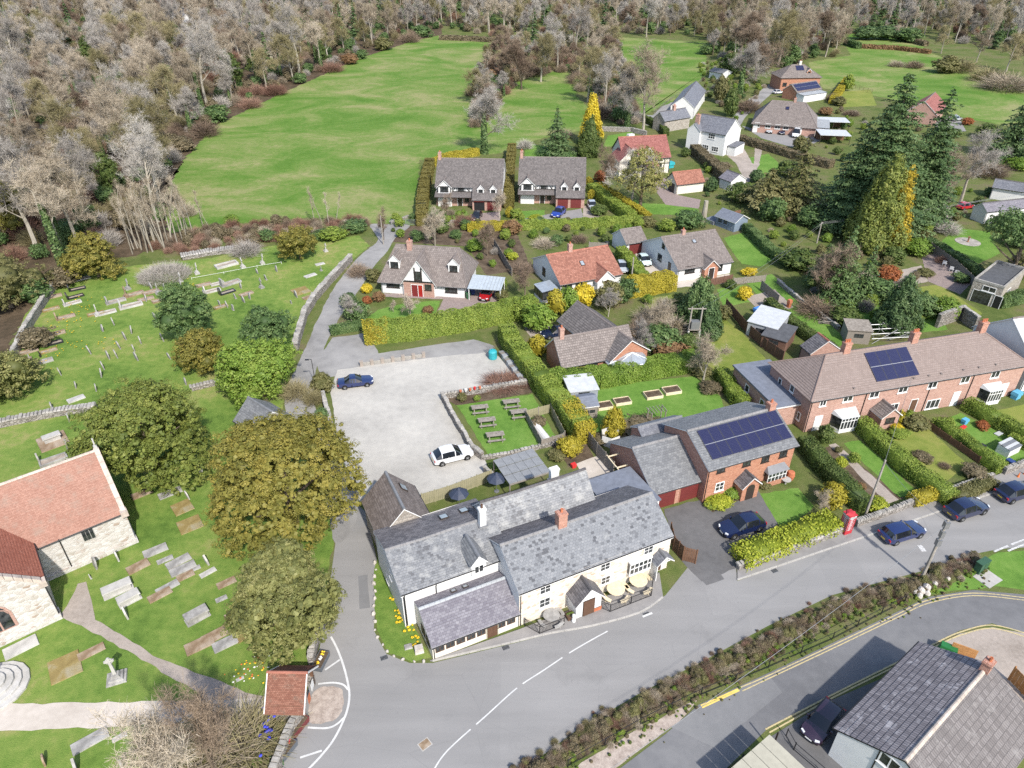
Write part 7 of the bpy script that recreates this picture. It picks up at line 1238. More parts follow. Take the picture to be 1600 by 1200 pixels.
H_([(660,352),(660,330),(664,300),(672,265)],2.2,2.6,'lf_hedge_olive','rounded olive hedge left of the first half-timbered house',.22);H_([(672,262),(700,250),(745,243)],1.6,1.8,'lf_hedge_gold','golden hedge along the meadow',.2);H_([(795,325),(796,290),(798,255),(800,240)],2.0,2.6,'lf_hedge_olive','tall olive hedge between the half-timbered houses',.22)
H_([(958,435),(985,420),(1000,405)],1.8,2.2,'lf_hedge','hedge left of the white bungalow drive',.16)if False else H_([(1004,444),(985,420),(970,402)],1.8,2.0,'lf_hedge','hedge left of the white bungalow drive',.18);H_([(985,462),(1046,452)],2.2,3.0,'lf_hedge_gold','golden hedge below the white bungalow',.18)
H_([(1256,702),(1285,738),(1345,798)],1.7,1.8,'lf_hedge_dark','dark hedge between brick house and terrace gardens',.13);H_([(1342,670),(1372,700),(1420,742),(1478,785)],1.7,1.7,'lf_hedge','long hedge across the terrace front gardens',.13);H_([(1462,668),(1500,694),(1558,738)],1.3,1.4,'lf_hedge','hedge left of the toy lawn',.13);H_([(1510,640),(1560,668),(1640,712)],1.5,1.6,'lf_hedge','hedge right of the toy lawn',.13)
H_([(1160,876),(1213,855),(1294,824)],2.3,1.35,'lf_hedge_lime','yellow-green laurel hedge beside the phone box',.20,70,.2);H_([(1425,788),(1462,776)],1.2,1.3,'lf_hedge_gold','rounded golden hedge on the roadside wall',.13);H_([(1480,785),(1545,758)],1.5,.9,'lf_olive','grey-green low hedge on the roadside wall',.13)
H_([(1160,478),(1210,520),(1290,590)],1.4,1.4,'lf_hedge','hedge behind the sheds',.16)if False else H_([(1200,480),(1240,515),(1295,552)],1.4,1.5,'lf_hedge_dark','hedge along the long back lawn',.16);H_([(1166,362),(1205,400),(1230,415)],1.6,1.6,'lf_ever','dark hedge right of the bungalow lawn',.18)
H_([(1085,240),(1110,262),(1135,285)],2.4,2.2,'lf_bramble','brown clipped hedge below the white house',.22);H_([(1155,222),(1200,235),(1255,252),(1295,262)],2.2,1.8,'lf_bramble','brown hedge under the bungalow forecourt',.24);H_([(1450,385),(1500,415),(1535,440)],1.8,1.6,'lf_ever','dark hedge beside the sundial lawn',.18);H_([(1300,162),(1322,130)],2.2,2.0,'lf_hedge_gold','golden hedge beside the hipped house',.24)
H_([(1560,478),(1640,460)],2.0,1.6,'lf_ever','dark hedge right of the flat-roofed garage',.18);H_([(1326,52),(1380,54),(1445,72)],2.5,2,'lf_bramble','far brown hedge of the top pasture',.5,20,.3);H_([(1342,75),(1400,78),(1450,84)],2.5,1.6,'lf_beech','pale far hedge across the pasture',.5,20,.3);H_([(690,62),(740,64),(800,68)],3,2,'lf_bramble','dark hedge along the meadow top',.5,20,.3);H_([(1322,70),(1340,76)],2.5,2.5,'lf_ever','dark clipped far hedge end',.5,20,.3)
H_([(1005,190),(1030,200),(1040,212)],1.6,1.8,'lf_hedge_dark','small dark hedge at the lane bend',.22);H_([(1580,690),(1640,720)],1.2,1.0,'lf_hedge','low hedge at the right edge',.13)
# roadside hedge: tangle of twigs, bramble and grass
def mixed(px,label,wd,seed,zs=(.42,1.0),dn=.07,off=0):
 pts=[W(*p)for p in px];rr=np.random.default_rng(seed);out=[]
 for a,b in zip(pts,pts[1:]):
  d=(b-a);L=d.length;d.normalize();n=Vector((-d.y,d.x,0))
  for i in range(int(L/dn)):t=rr.uniform(0,L);s=rr.normal()*wd*.30+off;q=a+d*t+n*s;out.append((q.x,q.y,0,rr.uniform(*zs)*(1.05-.35*abs(s)/wd*2),rr.uniform(0,6.28)))
 return out
VH=[(790,1250),(850,1198),(950,1136),(1050,1082),(1150,1034),(1250,978),(1350,935),(1420,920),(1480,893),(1528,872)]
m_=[TB['twig_brown'][0],TB['twig_red'][1],TB['twig_pale'][0],TB['twig_olive'][0],EV['lf_bramble'][0],EV['lf_olive'][1],TB['twig_brown'][1],EV['lf_bramble'][1],TB['twig_pale'][1],TB['twig_olive'][1]]
scatter('roadside_hedge','straggly roadside hedge of bramble and bare stems',mixed(VH,'',1.9,4),m_,cat='hedge')
scatter('verge_growth','green weeds along the foot of the roadside hedge',mixed(VH,'',2.6,5,(.25,.55),.10,-1.1),[EV['lf_hedge'][0],EV['lf_bright'][0],EV['lf_hedge_dark'][1],EV['lf_olive'][0],EV['lf_bramble'][0]],cat='weeds')
for k,(px,lab,sp)in enumerate((([(600,345),(800,350),(800,400),(760,425),(735,385),(620,375)],'border plants behind the dormer house',2.6),([(820,372),(950,385),(1010,352),(820,352)],'border plants above the red roof',2.6),([(1000,470),(1075,480),(1090,560),(1010,585),(1015,540)],'wild border beside the brick bungalow',2.0),([(1160,300),(1320,345),(1330,400),(1240,420),(1200,380)],'garden planting under the firs',3.2),([(1250,410),(1400,400),(1460,470),(1440,505),(1330,500),(1290,500)],'garden planting behind the terrace',2.2),([(1380,300),(1600,300),(1600,355),(1480,350),(1430,390)],'garden planting at the far right',3.2),([(1080,255),(1180,290),(1150,330),(1100,312)],'garden planting below the white house',2.8),([(1290,170),(1450,200),(1320,260),(1290,240)],'garden planting above the firs',3.5),([(1090,100),(1130,95),(1200,135),(1150,190),(1105,150)],'thicket along the lane',3.0),([(650,340),(735,332),(735,352),(655,354)],'front border of the first half-timbered house',1.8))):
 scatter('garden_planting',lab,[(x,y,0,r_.uniform(.7,2.3),r_.uniform(0,6.28))for x,y in strew(px,sp,40+k)],[EV[q][k%2]for q in('lf_ever','lf_hedge','lf_olive','lf_bright','lf_hedge','lf_hedge_dark','lf_hedge_dark','lf_bright','lf_bramble')]+[TB['twig_pale'][0],TB['twig_grey'][1]],cat='plants')
for k,(px,lab,sp)in enumerate((([(770,72),(905,86),(908,150),(890,112),(830,118),(795,142),(765,185),(738,205),(745,150)],'bare tree in the thick hedgerow dividing the meadow',6.5),([(915,90),(960,60),(985,150),(1000,195),(960,195),(925,160)],'bare tree in the belt left of the paddock',7.5))):
 for x,y in strew(px,sp,70+k):s=RT.uniform(.38,.62);plant(BT[RT.choice((2,3,2,0,5))],'bare_tree',lab,'tree',(x,y,0),RT.uniform(0,6.28),(s*1.2,s*1.2,s),lab.replace('tree in','trees of'))
 scatter('undergrowth','scrub under the hedgerow trees, '+('upper meadow' if k==0 else 'paddock side'),[(x,y,0,r_.uniform(2,4.5),r_.uniform(0,6.28))for x,y in strew(px,3.2,80+k)],[TB['twig_red'][0],TB['twig_brown'][0],EV['lf_bramble'][0],TB['twig_brown'][1],EV['lf_ever'][0],TB['twig_pale'][0]])

# ------------------------------------------------------------------ walls, fences, railings
def along(pts,step):
 """points every step metres with their direction"""
 out=[];carry=0.0
 for a,b in zip(pts,pts[1:]):
  L=(b-a).length;d=(b-a)/L;s=carry
  while s<L:out.append((a+d*s,d));s+=step
  carry=s-L
 return out
def stonewall(px,h,w,label,cope=True,mat='stone_wall',upright=False,seed=1,name='stone_wall',h1=None):
 pts=[W(*p)for p in px];o=pts[0].copy();loc=[p-o for p in pts];r=thing(name,label,'wall',o);fine=[]
 for a,b in zip(loc,loc[1:]):
  n=max(1,int((b-a).length/1.2));fine+=[a.lerp(b,i/n)for i in range(n)]
 fine.append(loc[-1]);R_=random.Random(seed*13+len(px));fine=[p+Vector((R_.uniform(-.05,.05),R_.uniform(-.05,.05),0))for p in fine]
 m=ribbon(fine,w,-.02,h=h);m.v=[(v[0],v[1],v[2]+(R_.uniform(-.05,.04)if v[2]>.1 else 0))for v in m.v];m.build('wall_body',mat,r)
 if cope:
  c=MB();st=.16 if upright else.42
  for p,d in along(fine,st):
   n=Vector((-d.y,d.x,0));l=st*.46*R_.uniform(.8,1.1);ww=w*.55*R_.uniform(.85,1.15);z0=h-.03;z1=h+(R_.uniform(.16,.30)if upright else R_.uniform(.07,.16));tl=d*R_.uniform(-.05,.05)
   c.add([(q.x,q.y,z)for z,k in((z0,1),(z1,R_.uniform(.7,.95)))for q in(p-d*l*k-n*ww*k+(tl if z==z1 else tl*0),p+d*l*k-n*ww*k+(tl if z==z1 else tl*0),p+d*l*k+n*ww*k+(tl if z==z1 else tl*0),p-d*l*k+n*ww*k+(tl if z==z1 else tl*0))],[(4,5,6,7),(0,1,5,4),(1,2,6,5),(2,3,7,6),(3,0,4,7)])
  co=c.build('coping','stone_cope',r);co['kind']='stuff'
 return r
for k,(px,h,w,lab,up)in enumerate((
([(462,548),(470,520),(477,495),(492,470),(518,440),(548,408)],1.25,.75,'pale stone churchyard wall along the lane',False),([(506,930),(500,985),(488,1040)],1.2,.5,'stone churchyard wall above the lychgate',False),([(476,1118),(458,1145),(436,1200),(425,1225)],1.2,.5,'stone churchyard wall below the lychgate',False),([(-60,680),(20,662),(90,648),(152,640)],.8,.9,'low stone wall across the churchyard',False),([(300,610),(340,600),(400,610)],.6,.7,'low stone edging round the golden yew',False),([(-20,640),(10,590),(40,525),(60,492),(92,440),(138,420)],1.3,.6,'overgrown boundary wall below the wood',False),([(285,404),(325,397),(366,392)],.7,1.8,'heap of pale rubble above the graves',False),
([(506,622),(512,645),(522,685)],1.0,.5,'short stone wall between lane and car park',False),([(692,624),(714,664),(738,706),(754,718)],.95,.45,'stone wall on the car park side of the pub garden',False),([(692,623),(755,613),(824,601)],.8,.4,'stone wall above the pub garden',False),([(755,718),(795,712),(870,694)],.45,.35,'low wall below the pub garden lawn',False),([(757,738),(768,748)],.8,.4,'stub of wall behind the pub',False),
([(1152,890),(1240,860),(1318,831)],.75,.45,'pale stone wall under the laurel hedge',False),([(1336,823),(1372,810),(1420,792),(1478,771)],.75,.4,'roadside stone wall with upright coping',True),([(1480,771),(1550,747)],.7,.35,'lower plain roadside wall',False),([(1566,741),(1640,716)],.8,.4,'roadside wall at the right edge',True),([(1462,512),(1498,498),(1522,516)],2.2,.5,'dark stone retaining wall behind the terrace',False),([(610,350),(640,340),(700,348),(735,350)],.5,.4,'low stone garden wall by the meadow gate',False),([(940,205),(985,206),(1010,212)],1.2,.4,'stone wall behind the yellow conifer',False),([(1215,442),(1260,480),(1310,515)],.6,.4,'rough stone edge of the long back lawn',False))):
 stonewall(px,h,w,lab,True,'stone_wall',up,k)
def fence(px,h,pw,mat,label,post='wood_grey',name='panel_fence',boards=0,zb=.05):
 pts=[W(*p)for p in px];o=pts[0].copy();r=thing(name,label,'fence',o);pm=MB();pm.box(-.05,.05,-.05,.05,0,h+.1);pme=pm.mesh('post',post);fm=MB();nb_=boards or max(4,int(pw/.16))
 for i in range(nb_):x=pw*i/nb_;fm.box(x+.006,x+pw/nb_-.006,-.012+(.012 if i%2 else 0),.012+(.012 if i%2 else 0),zb,h)
 fm.box(0,pw,.024,.06,h*.25,h*.25+.07);fm.box(0,pw,.024,.06,h*.75,h*.75+.07);fme=fm.mesh('panel',mat)
 for a,b in zip(pts,pts[1:]):
  L=(b-a).length;n=max(1,round(L/pw));rz=ang(a,b)
  for i in range(n):q=a.lerp(b,i/n)-o;link('panel',fme,r,q,rz,(L/n/pw,1,1));link('post',pme,r,q,rz)
 link('post',pme,r,pts[-1]-o);return r
def railing(px,h,label,mat='black_paint',gap=.13,name='railing',post=1.8,rails=(.12,.95),bars=True,z0=0.0):
 pts=[W(*p)for p in px];o=pts[0].copy();r=thing(name,label,'railing',o);pm=MB();pm.box(-.03,.03,-.03,.03,0,h+.06);pme=pm.mesh('post',mat)
 for a,b in zip(pts,pts[1:]):
  L=(b-a).length;n=max(1,round(L/post));rz=ang(a,b)
  for i in range(n+1):link('post',pme,r,a.lerp(b,i/n)-o,rz)
  m=MB()
  for f in rails:m.box(0,L,-.018,.018,h*f-.02,h*f+.02)
  m.build('rail',mat,r,a-o,rz)
  if bars:
   m=MB()
   for i in range(1,int(L/gap)):m.box(i*gap-.009,i*gap+.009,-.009,.009,h*rails[0],h*rails[-1])
   q=m.build('bars',mat,r,a-o,rz);q['kind']='stuff'
 return r
fence([(1133,482),(1165,520),(1196,548),(1222,566)],1.7,1.8,'wood_fence','red-brown panel fence behind the sheds','wood_fence');fence([(1104,448),(1143,440)],1.3,1.8,'wood_fence','red-brown fence in front of the white bungalow','wood_fence');fence([(916,690),(932,712),(958,742)],1.8,1.8,'wood_grey','grey panel fence beside the brick garage');fence([(822,655),(860,645),(882,688)],1.3,1.6,'wood_green','weathered fence round the vegetable plot');fence([(822,655),(846,700),(880,690)],1.2,1.6,'wood_grey','grey fence at the corner of the pub garden')
fence([(660,790),(700,778),(768,752)],1.6,1.5,'wood_green','pale slatted fence behind the pub','wood_green',boards=7);fence([(1448,668),(1482,692),(1528,724)],.9,1.5,'wood_brown','low brown fence between terrace gardens','wood_brown',boards=4);fence([(1452,392),(1490,420),(1520,448)],1.6,1.8,'wood_grey','grey panel fence behind the garden chairs');fence([(1238,515),(1270,540),(1300,560)],1.4,1.8,'wood_grey','grey fence behind the brick shed');fence([(1145,445),(1195,440)],1.2,1.8,'wood_grey','grey fence below the bungalow lawn');fence([(1188,452),(1215,476)],1.6,1.8,'wood_grey','grey fence beside the trampoline patio');fence([(772,385),(800,432)],1.5,1.8,'wood_grey','grey fence behind the dormer house');fence([(920,390),(948,392)],1.5,1.8,'wood_grey','pale fence behind the red roof')
fence([(1046,838),(1051,860),(1066,876),(1086,881)],1.8,.9,'wood_brown','curved brown wooden gate at the drive entrance','wood_brown',name='wooden_gate',boards=7);railing([(612,352),(632,352)],1.2,'galvanised gate into the meadow','alu',.5,'field_gate',1.8,(.15,.35,.55,.75,.95),False);railing([(634,352),(654,352)],1.2,'second galvanised gate into the meadow','alu',.5,'field_gate',1.8,(.15,.35,.55,.75,.95),False);railing([(1330,136),(1362,146)],1.3,'post and rail fence beside the pasture','wood_brown',.5,'post_rail_fence',2.4,(.3,.6,.9),False);railing([(1022,178),(1050,155),(1075,142),(1100,125)],1.2,'post and rail fence along the paddock lane','wood_grey',.5,'post_rail_fence',2.4,(.3,.6,.9),False)
railing([(887,1199),(1000,1134),(1095,1087),(1200,1044),(1300,1000),(1412,942)],1.0,'long black railing under the roadside hedge',gap=.2,post=3.2,rails=(.15,.95),bars=False);railing([(820,978),(843,991),(881,977)],1.0,'black railing round the stone table');railing([(924,944),(953,957),(1017,932),(1021,902)],1.0,'black railing round the two pale round tables');railing([(1130,1215),(1158,1192),(1170,1215)],1.1,'black railing at the bottom edge');railing([(1228,1150),(1240,1172),(1290,1215)],.9,'black rail beside the plum car',bars=False)
railing([(300,437),(350,428),(402,418),(440,412)],.35,'low white rail between the upper graves','plastic_white',.5,'grave_rail',4,(.9,),False)
# low brick piers with panels beside the track
r=thing('brick_pier_wall','row of low brick piers with grey panels beside the track','wall',W(565,572));a,b=W(565,572),W(662,558);n=6
for i in range(n+1):q=a.lerp(b,i/n)-a;m=MB();m.box(-.2,.2,-.2,.2,0,.7);m.box(-.24,.24,-.24,.24,.7,.78);m.build('pier','path_gravel',r,q,ang(a,b))
for i in range(n):q=a.lerp(b,(i+.5)/n)-a;l=(b-a).length/n-.42;m=MB();m.box(-l/2,l/2,-.06,.06,0,.55);m.build('panel','stone_cope',r,q,ang(a,b))
# ------------------------------------------------------------------ gravestones
GM={}
def gmesh(kind,mat):
 if(kind,mat)in GM:return GM[(kind,mat)]
 m=MB();ex=[]
 if kind=='round':m.extr([(-.42,0),(.42,0),(.42,.72),(.33,.93),(.15,1.05),(-.15,1.05),(-.33,.93),(-.42,.72)],-.07,.07)
 elif kind=='point':m.extr([(-.38,0),(.38,0),(.38,.7),(.17,.98),(0,1.18),(-.17,.98),(-.38,.7)],-.07,.07)
 elif kind=='square':m.box(-.36,.36,-.07,.07,.12,.9);m.box(-.46,.46,-.15,.15,0,.12)
 elif kind=='cross':m.box(-.35,.35,-.3,.3,0,.2);m.box(-.24,.24,-.2,.2,.2,.4);m.box(-.07,.07,-.06,.06,.4,1.5);m.box(-.3,.3,-.055,.055,1.05,1.2)
 elif kind=='ledger':m.box(-.95,.95,-.45,.45,0,.14,tx=.02,ty=.02)
 elif kind=='broad':m.box(-1.05,1.05,-1.0,1.0,0,.10,tx=.03,ty=.03)
 elif kind=='chest':m.box(-.95,.95,-.42,.42,0,.12);m.box(-.82,.82,-.32,.32,.12,.62);m.box(-.95,.95,-.43,.43,.62,.76,tx=.03,ty=.03)
 elif kind=='kerb':m.box(-1.0,1.0,-.45,-.33,0,.2);m.box(-1.0,1.0,.33,.45,0,.2);m.box(-1.0,-.88,-.33,.33,0,.2);m.box(.88,1.0,-.33,.33,0,.2)
 GM[(kind,mat)]=m.mesh(kind,mat);return GM[(kind,mat)]
CHIP=MB().box(-.87,.87,-.325,.325,0,.10).mesh('grave_bed','grave_chips')
GA=ang(CH[0],CH[0]+dirv(CH[1]));RGv=random.Random(77)
def grave(px,py,kind,mat,label,s=1.0,head=None,rz=None,group=None):
 p=W(px,py);nm={'round':'headstone','point':'headstone','square':'headstone','cross':'stone_cross','ledger':'ledger_slab','broad':'ledger_slab','chest':'chest_tomb','kerb':'kerbed_grave'}[kind];up=kind in('round','point','square','cross')
 rz=(GA+(math.pi/2 if up else 0)+RGv.uniform(-.10,.10))if rz is None else rz
 if kind=='kerb':
  r=thing(nm,label,'grave',p,rz,group);r.scale=(s,s,s);link('kerb_frame',gmesh('kerb',mat),r);link('grave_bed',CHIP,r)
  if head:link('headstone',gmesh(head,mat),r,(-1.12,0,0),math.pi/2)
  return r
 o=link(nm,gmesh(kind,mat),None,(p.x,p.y,-.01),(RGv.uniform(-.14,.14)if up else RGv.uniform(-.02,.02),RGv.uniform(-.06,.06)if up else 0,rz),(s*RGv.uniform(.85,1.15),s,s*RGv.uniform(.85,1.12)));return tag(o,label,'gravestone',group)
G1='headstones scattered over the upper churchyard'
for px,py in((178,507),(242,497),(205,520),(220,536),(255,532),(187,544),(183,558),(214,562),(141,552),(162,576),(158,588),(282,447),(257,452),(160,517),(228,470),(237,452),(210,548),(196,530),(170,560)):grave(px,py,RGv.choice(['round','point','round']),'grave_grey','weathered grey headstone leaning in the upper churchyard grass',1.05,group=G1)
G2='headstones near the round golden yew'
for px,py in((402,427),(416,437),(432,424),(376,450),(344,478),(355,480),(364,484),(381,472),(368,466),(318,462),(390,467)):grave(px,py,RGv.choice(['round','point','square']),'grave_grey','small grey headstone in the rows below the round golden yew',.95,group=G2)
for px,py,kd,mat,hd,s,lab in(
(122,452,'kerb','grave_black','round',1.15,'polished black grave nearest the leaning golden yew'),(119,464,'kerb','grave_black','round',1.15,'polished black grave, second below the leaning yew'),(115,474,'kerb','grave_pale','square',1.15,'pale kerbed grave below the two black ones'),(84,464,'kerb','grave_brown',None,1.2,'brown kerbed grave near the wood corner'),(112,440,'kerb','grave_brown','round',1.1,'brown kerbed grave under the wall'),(130,436,'kerb','grave_grey',None,1.1,'grey kerbed grave beside the leaning yew'),(80,484,'kerb','grave_moss',None,1.2,'mossy kerbed grave by the boundary wall'),(104,496,'kerb','grave_brown','round',1.2,'broad brown kerbed grave on the yellow bank'),(57,524,'kerb','grave_grey','square',1.3,'large grey kerbed grave by the boundary wall'),(88,522,'kerb','grave_brown','round',1.2,'brown kerbed grave above the black one'),(84,537,'kerb','grave_black','round',1.2,'black grave with flowers low on the left bank'),(45,550,'kerb','grave_brown',None,1.2,'brown kerbed grave at the far left'),(76,549,'kerb','grave_moss',None,1.1,'mossy grave below the black one'),(36,564,'kerb','grave_brown',None,1.1,'lowest brown grave by the left wall'),(68,566,'kerb','grave_grey','cross',1.2,'lowest grave with a small cross'),(63,557,'square','grave_black',None,.8,'small dark stone among the left graves'),
(183,471,'kerb','grave_grey','square',1.3,'grey double grave left of the pale tomb'),(207,478,'kerb','grave_pale','square',1.5,'pale marble tomb standing out in the middle row'),(168,489,'kerb','grave_pale','cross',1.25,'pale kerbed grave with a broken cross'),(150,491,'kerb','grave_moss',None,1.2,'mossy kerbed grave left of the broken cross'),(212,460,'kerb','grave_brown','cross',1.3,'long brown kerbed grave, first of its row'),(236,457,'kerb','grave_brown',None,1.3,'long brown kerbed grave, middle of its row'),(262,456,'kerb','grave_grey','cross',1.3,'long grey kerbed grave, last of its row'),(250,470,'kerb','grave_brown',None,1.2,'brown grave below the row end'),(228,468,'kerb','grave_brown',None,1.2,'brown grave below the middle of the row'),(362,443,'kerb','grave_grey','square',1.5,'large grey tomb under the white rail'),(333,455,'kerb','grave_pale','round',1.2,'white marble grave left of the black one'),(356,457,'kerb','grave_black','round',1.2,'black grave below the large grey tomb'),(340,444,'kerb','grave_pale',None,1.1,'pale kerb beside the large grey tomb'),(318,446,'kerb','grave_brown',None,1.2,'brown grave under the white rail'),(385,460,'kerb','grave_brown',None,1.1,'brown grave beside the small headstones'),(345,480,'kerb','grave_moss',None,1.1,'faint grave behind the dark yew'),(354,415,'kerb','grave_pale',None,1.9,'large white-kerbed plot above the rail'),
(308,428,'cross','grave_pale',None,1.3,'pale cross beside the bramble mound'),(380,418,'cross','grave_pale',None,1.3,'pale cross above the white rail'),(200,452,'cross','grave_grey',None,1.4,'tall grey cross by the leaning yew'),(282,440,'cross','grave_pale',None,1.2,'pale cross at the bramble mound foot'),(409,450,'cross','grave_grey',None,1.2,'grey stone cross left of the lane wall'),(509,393,'cross','grave_pale',None,1.2,'pale cross right of the round golden yew'),(410,412,'cross','grave_pale',None,1.2,'pale cross left of the round golden yew'),(500,413,'ledger','grave_pale',None,1.0,'pale slab by the top of the lane wall'),(485,431,'ledger','grave_pale',None,1.1,'white slab beside the lane wall'),(502,423,'cross','grave_grey',None,.7,'small cross beside the lane wall'),(470,455,'broad','grave_moss',None,1.3,'mossy broad slab beside the lane wall'),(463,464,'round','grave_grey',None,1.1,'headstone before the mossy broad slab'),(482,465,'ledger','grave_brown',None,1.1,'brown slab beside the lane wall'),(455,474,'square','grave_grey',None,.6,'tiny stone below the mossy slab'),
(119,624,'ledger','grave_pale',None,1.15,'pale slab above the low churchyard wall'),(82,638,'round','grave_grey',None,1.0,'headstone on the low churchyard wall'),(108,657,'round','grave_grey',None,.9,'headstone below the low churchyard wall'),(83,690,'broad','grave_brown',None,1.6,'stone border round the chest tomb above the church'),(83,689,'chest','grave_pale',None,1.15,'chest tomb above the church roof'),(105,700,'round','grave_grey',None,1.0,'headstone beside the chest tomb above the church'),(130,704,'round','grave_grey',None,.9,'headstone left of the church finial'),(84,720,'kerb','grave_grey',None,1.4,'kerbed grave behind the church roof'),(62,722,'point','grave_grey',None,1.2,'pointed headstone behind the church roof'),
(316,745,'round','grave_grey',None,1.1,'headstone right of the dark green yew'),(310,738,'point','grave_grey',None,.9,'second headstone right of the dark green yew'),(266,771,'ledger','grave_grey',None,1.15,'grey slab at the foot of the dark green yew'),(222,772,'ledger','grave_brown',None,1.1,'brown slab at the church corner'),(294,778,'round','grave_pale',None,.9,'pale headstone above the brown patch'),(285,793,'broad','grave_moss',None,1.0,'upper mossy brown slab in the lower lawn'),(297,820,'broad','grave_moss',None,1.05,'lower mossy brown slab in the lower lawn'),(243,861,'ledger','grave_grey',None,1.2,'grey slab right of the church corner'),(216,886,'ledger','grave_brown',None,1.2,'brown and grey slab right of the church wall'),(258,875,'ledger','grave_grey',None,.7,'small grey slab in the slab row'),(279,878,'ledger','grave_grey',None,1.1,'slab in the slab row, upper'),(286,889,'ledger','grave_grey',None,1.15,'slab in the slab row, middle'),(302,890,'ledger','grave_grey',None,.6,'short slab ending the slab row'),(290,900,'ledger','grave_brown',None,.9,'slab in the slab row, lowest'),(324,880,'point','grave_pale',None,1.2,'leaning pale headstone by the golden yew'),(149,886,'round','grave_grey',None,1.1,'headstone against the church wall, nearer the porch'),(184,874,'round','grave_pale',None,1.0,'headstone against the church wall, further on'),(325,895,'ledger','grave_pale',None,.7,'small pale slab below the leaning headstone'),(142,903,'square','grave_pale',None,.5,'small pale stone by the path top'),
(185,924,'chest','grave_pale',None,1.15,'chest tomb right of the path, upper'),(203,939,'chest','grave_pale',None,1.1,'chest tomb right of the path, lower'),(199,963,'point','grave_pale',None,1.1,'leaning headstone below the two chest tombs'),(262,918,'ledger','grave_grey',None,.95,'grey slab right of the chest tombs'),(250,930,'ledger','grave_brown',None,1.0,'brown slab right of the chest tombs'),(309,966,'chest','grave_grey',None,1.15,'grey chest tomb left of the grey yew'),(346,936,'ledger','grave_grey',None,.6,'small slab left of the grey yew'),(354,911,'ledger','grave_brown',None,.9,'brown slab under the golden yew'),(364,961,'ledger','grave_brown',None,.8,'brown slab beside the grey yew'),(312,1008,'ledger','grave_brown',None,1.35,'brown flat slab, left of three'),(336,994,'ledger','grave_brown',None,1.2,'lichened flat slab, upper of three'),(352,1006,'ledger','grave_grey',None,1.2,'dark flat slab, right of three'),(386,992,'ledger','grave_moss',None,.9,'mossy slab under the grey yew'),(33,1012,'ledger','grave_pale',None,1.45,'white ledger slab below the church porch'),(102,1043,'broad','grave_moss',None,1.25,'orange-mossed square slab below the path'),(143,1019,'ledger','grave_brown',None,.95,'brown pointed slab below the path'),(141,1158,'ledger','grave_grey',None,1.15,'grey ledger slab below the broad path'),(70,1192,'round','grave_brown',None,.9,'brown headstone at the bottom edge'),(119,1204,'point','grave_grey',None,1.3,'tall grey headstone at the bottom edge'),(193,1206,'point','grave_grey',None,1.2,'narrow headstone at the bottom edge'),(187,1152,'ledger','grave_pale',None,.5,'small flat stone below the broad path'),(243,1163,'round','grave_pale',None,.8,'pale headstone under the twiggy bush'),(375,1061,'ledger','grave_pale',None,.35,'small plate near the lychgate')):
 grave(px,py,kd,mat,lab,s,hd)
for kk,(px,py)in enumerate(((310,512),(388,560),(118,605),(95,585),(265,560),(290,600),(150,610))):grave(px,py,'round','grave_grey','single grey headstone standing apart '+['behind the dark yew','by the bright green bush','above the pale slab','at the left of the lower grass','left of the golden yew','below the golden yew','above the dark green yew'][kk],.9)
p=W(183,1060);r=thing('churchyard_cross','tall pale stone cross on a stepped base beside the path','cross',p,GA-.3);m=MB();m.box(-.75,.75,-.65,.65,0,.16,tx=.03,ty=.03);m.box(-.55,.55,-.48,.48,.16,.36,tx=.03,ty=.03);m.box(-.36,.36,-.32,.32,.36,.62,tx=.1,ty=.08);m.build('stepped_base','grave_grey',r)
m=MB();m.box(-.13,.13,-.10,.10,.6,1.95,tx=.03,ty=.02);m.box(-.09,.09,-.07,.07,1.9,2.55);m.box(-.36,.36,-.065,.065,2.1,2.28);m.build('cross_shaft','grave_pale',r);m=MB()
for k in range(16):a0,a1=6.283*k/16,6.283*(k+1)/16;m.add([(rr*math.cos(t),y,2.19+rr*math.sin(t))for t in(a0,a1)for rr in(.22,.29)for y in(-.05,.05)],[(0,1,5,4),(2,6,7,3),(0,4,6,2),(1,3,7,5)])
m.build('cross_ring','grave_pale',r)
p=W(-6,1076);r=thing('stepped_cross_base','round stepped stone base cut by the left edge','monument',p)
for k,(rr,z)in enumerate(((2.4,0),(1.9,.22),(1.4,.44),(.9,.66))):m=MB();m.lathe([(rr,z),(rr,z+.2),(rr-.03,z+.22)],16);m.build('step','grave_pale',r)
m=MB();m.box(-.2,.2,-.2,.2,.88,2.4);m.build('shaft','grave_pale',r)
# ------------------------------------------------------------------ boulders along the verge
def stone(seed):
 R_=random.Random(seed);m=MB();n=8;prof=[(.0,.38),(.3,.46),(.62,.36),(.8,.12)];vs=[(r*math.cos(6.283*k/n)*R_.uniform(.8,1.2),r*math.sin(6.283*k/n)*R_.uniform(.8,1.2),z+R_.uniform(-.06,.06))for z,r in prof for k in range(n)]
 m.add(vs,[(i*n+k,i*n+(k+1)%n,(i+1)*n+(k+1)%n,(i+1)*n+k)for i in range(3)for k in range(n)]+[tuple(range(3*n,4*n))]);return m.mesh('boulder','boulder')
ST=[stone(k)for k in range(5)]
for i,(p,d)in enumerate(along([W(*q)for q in[(586,880),(585,920),(584,960),(586,985),(594,1004),(606,1020),(622,1028),(642,1034),(674,1034)]],.85)):s=RGv.uniform(.22,.48);tag(link('boulder',ST[i%5],None,(p.x+RGv.uniform(-.1,.1),p.y,-.05),RGv.uniform(0,6.28),(s*1.1,s*.8,s)),'rough boulder edging the grass verge by the pub','boulder','boulders edging the pub verge')
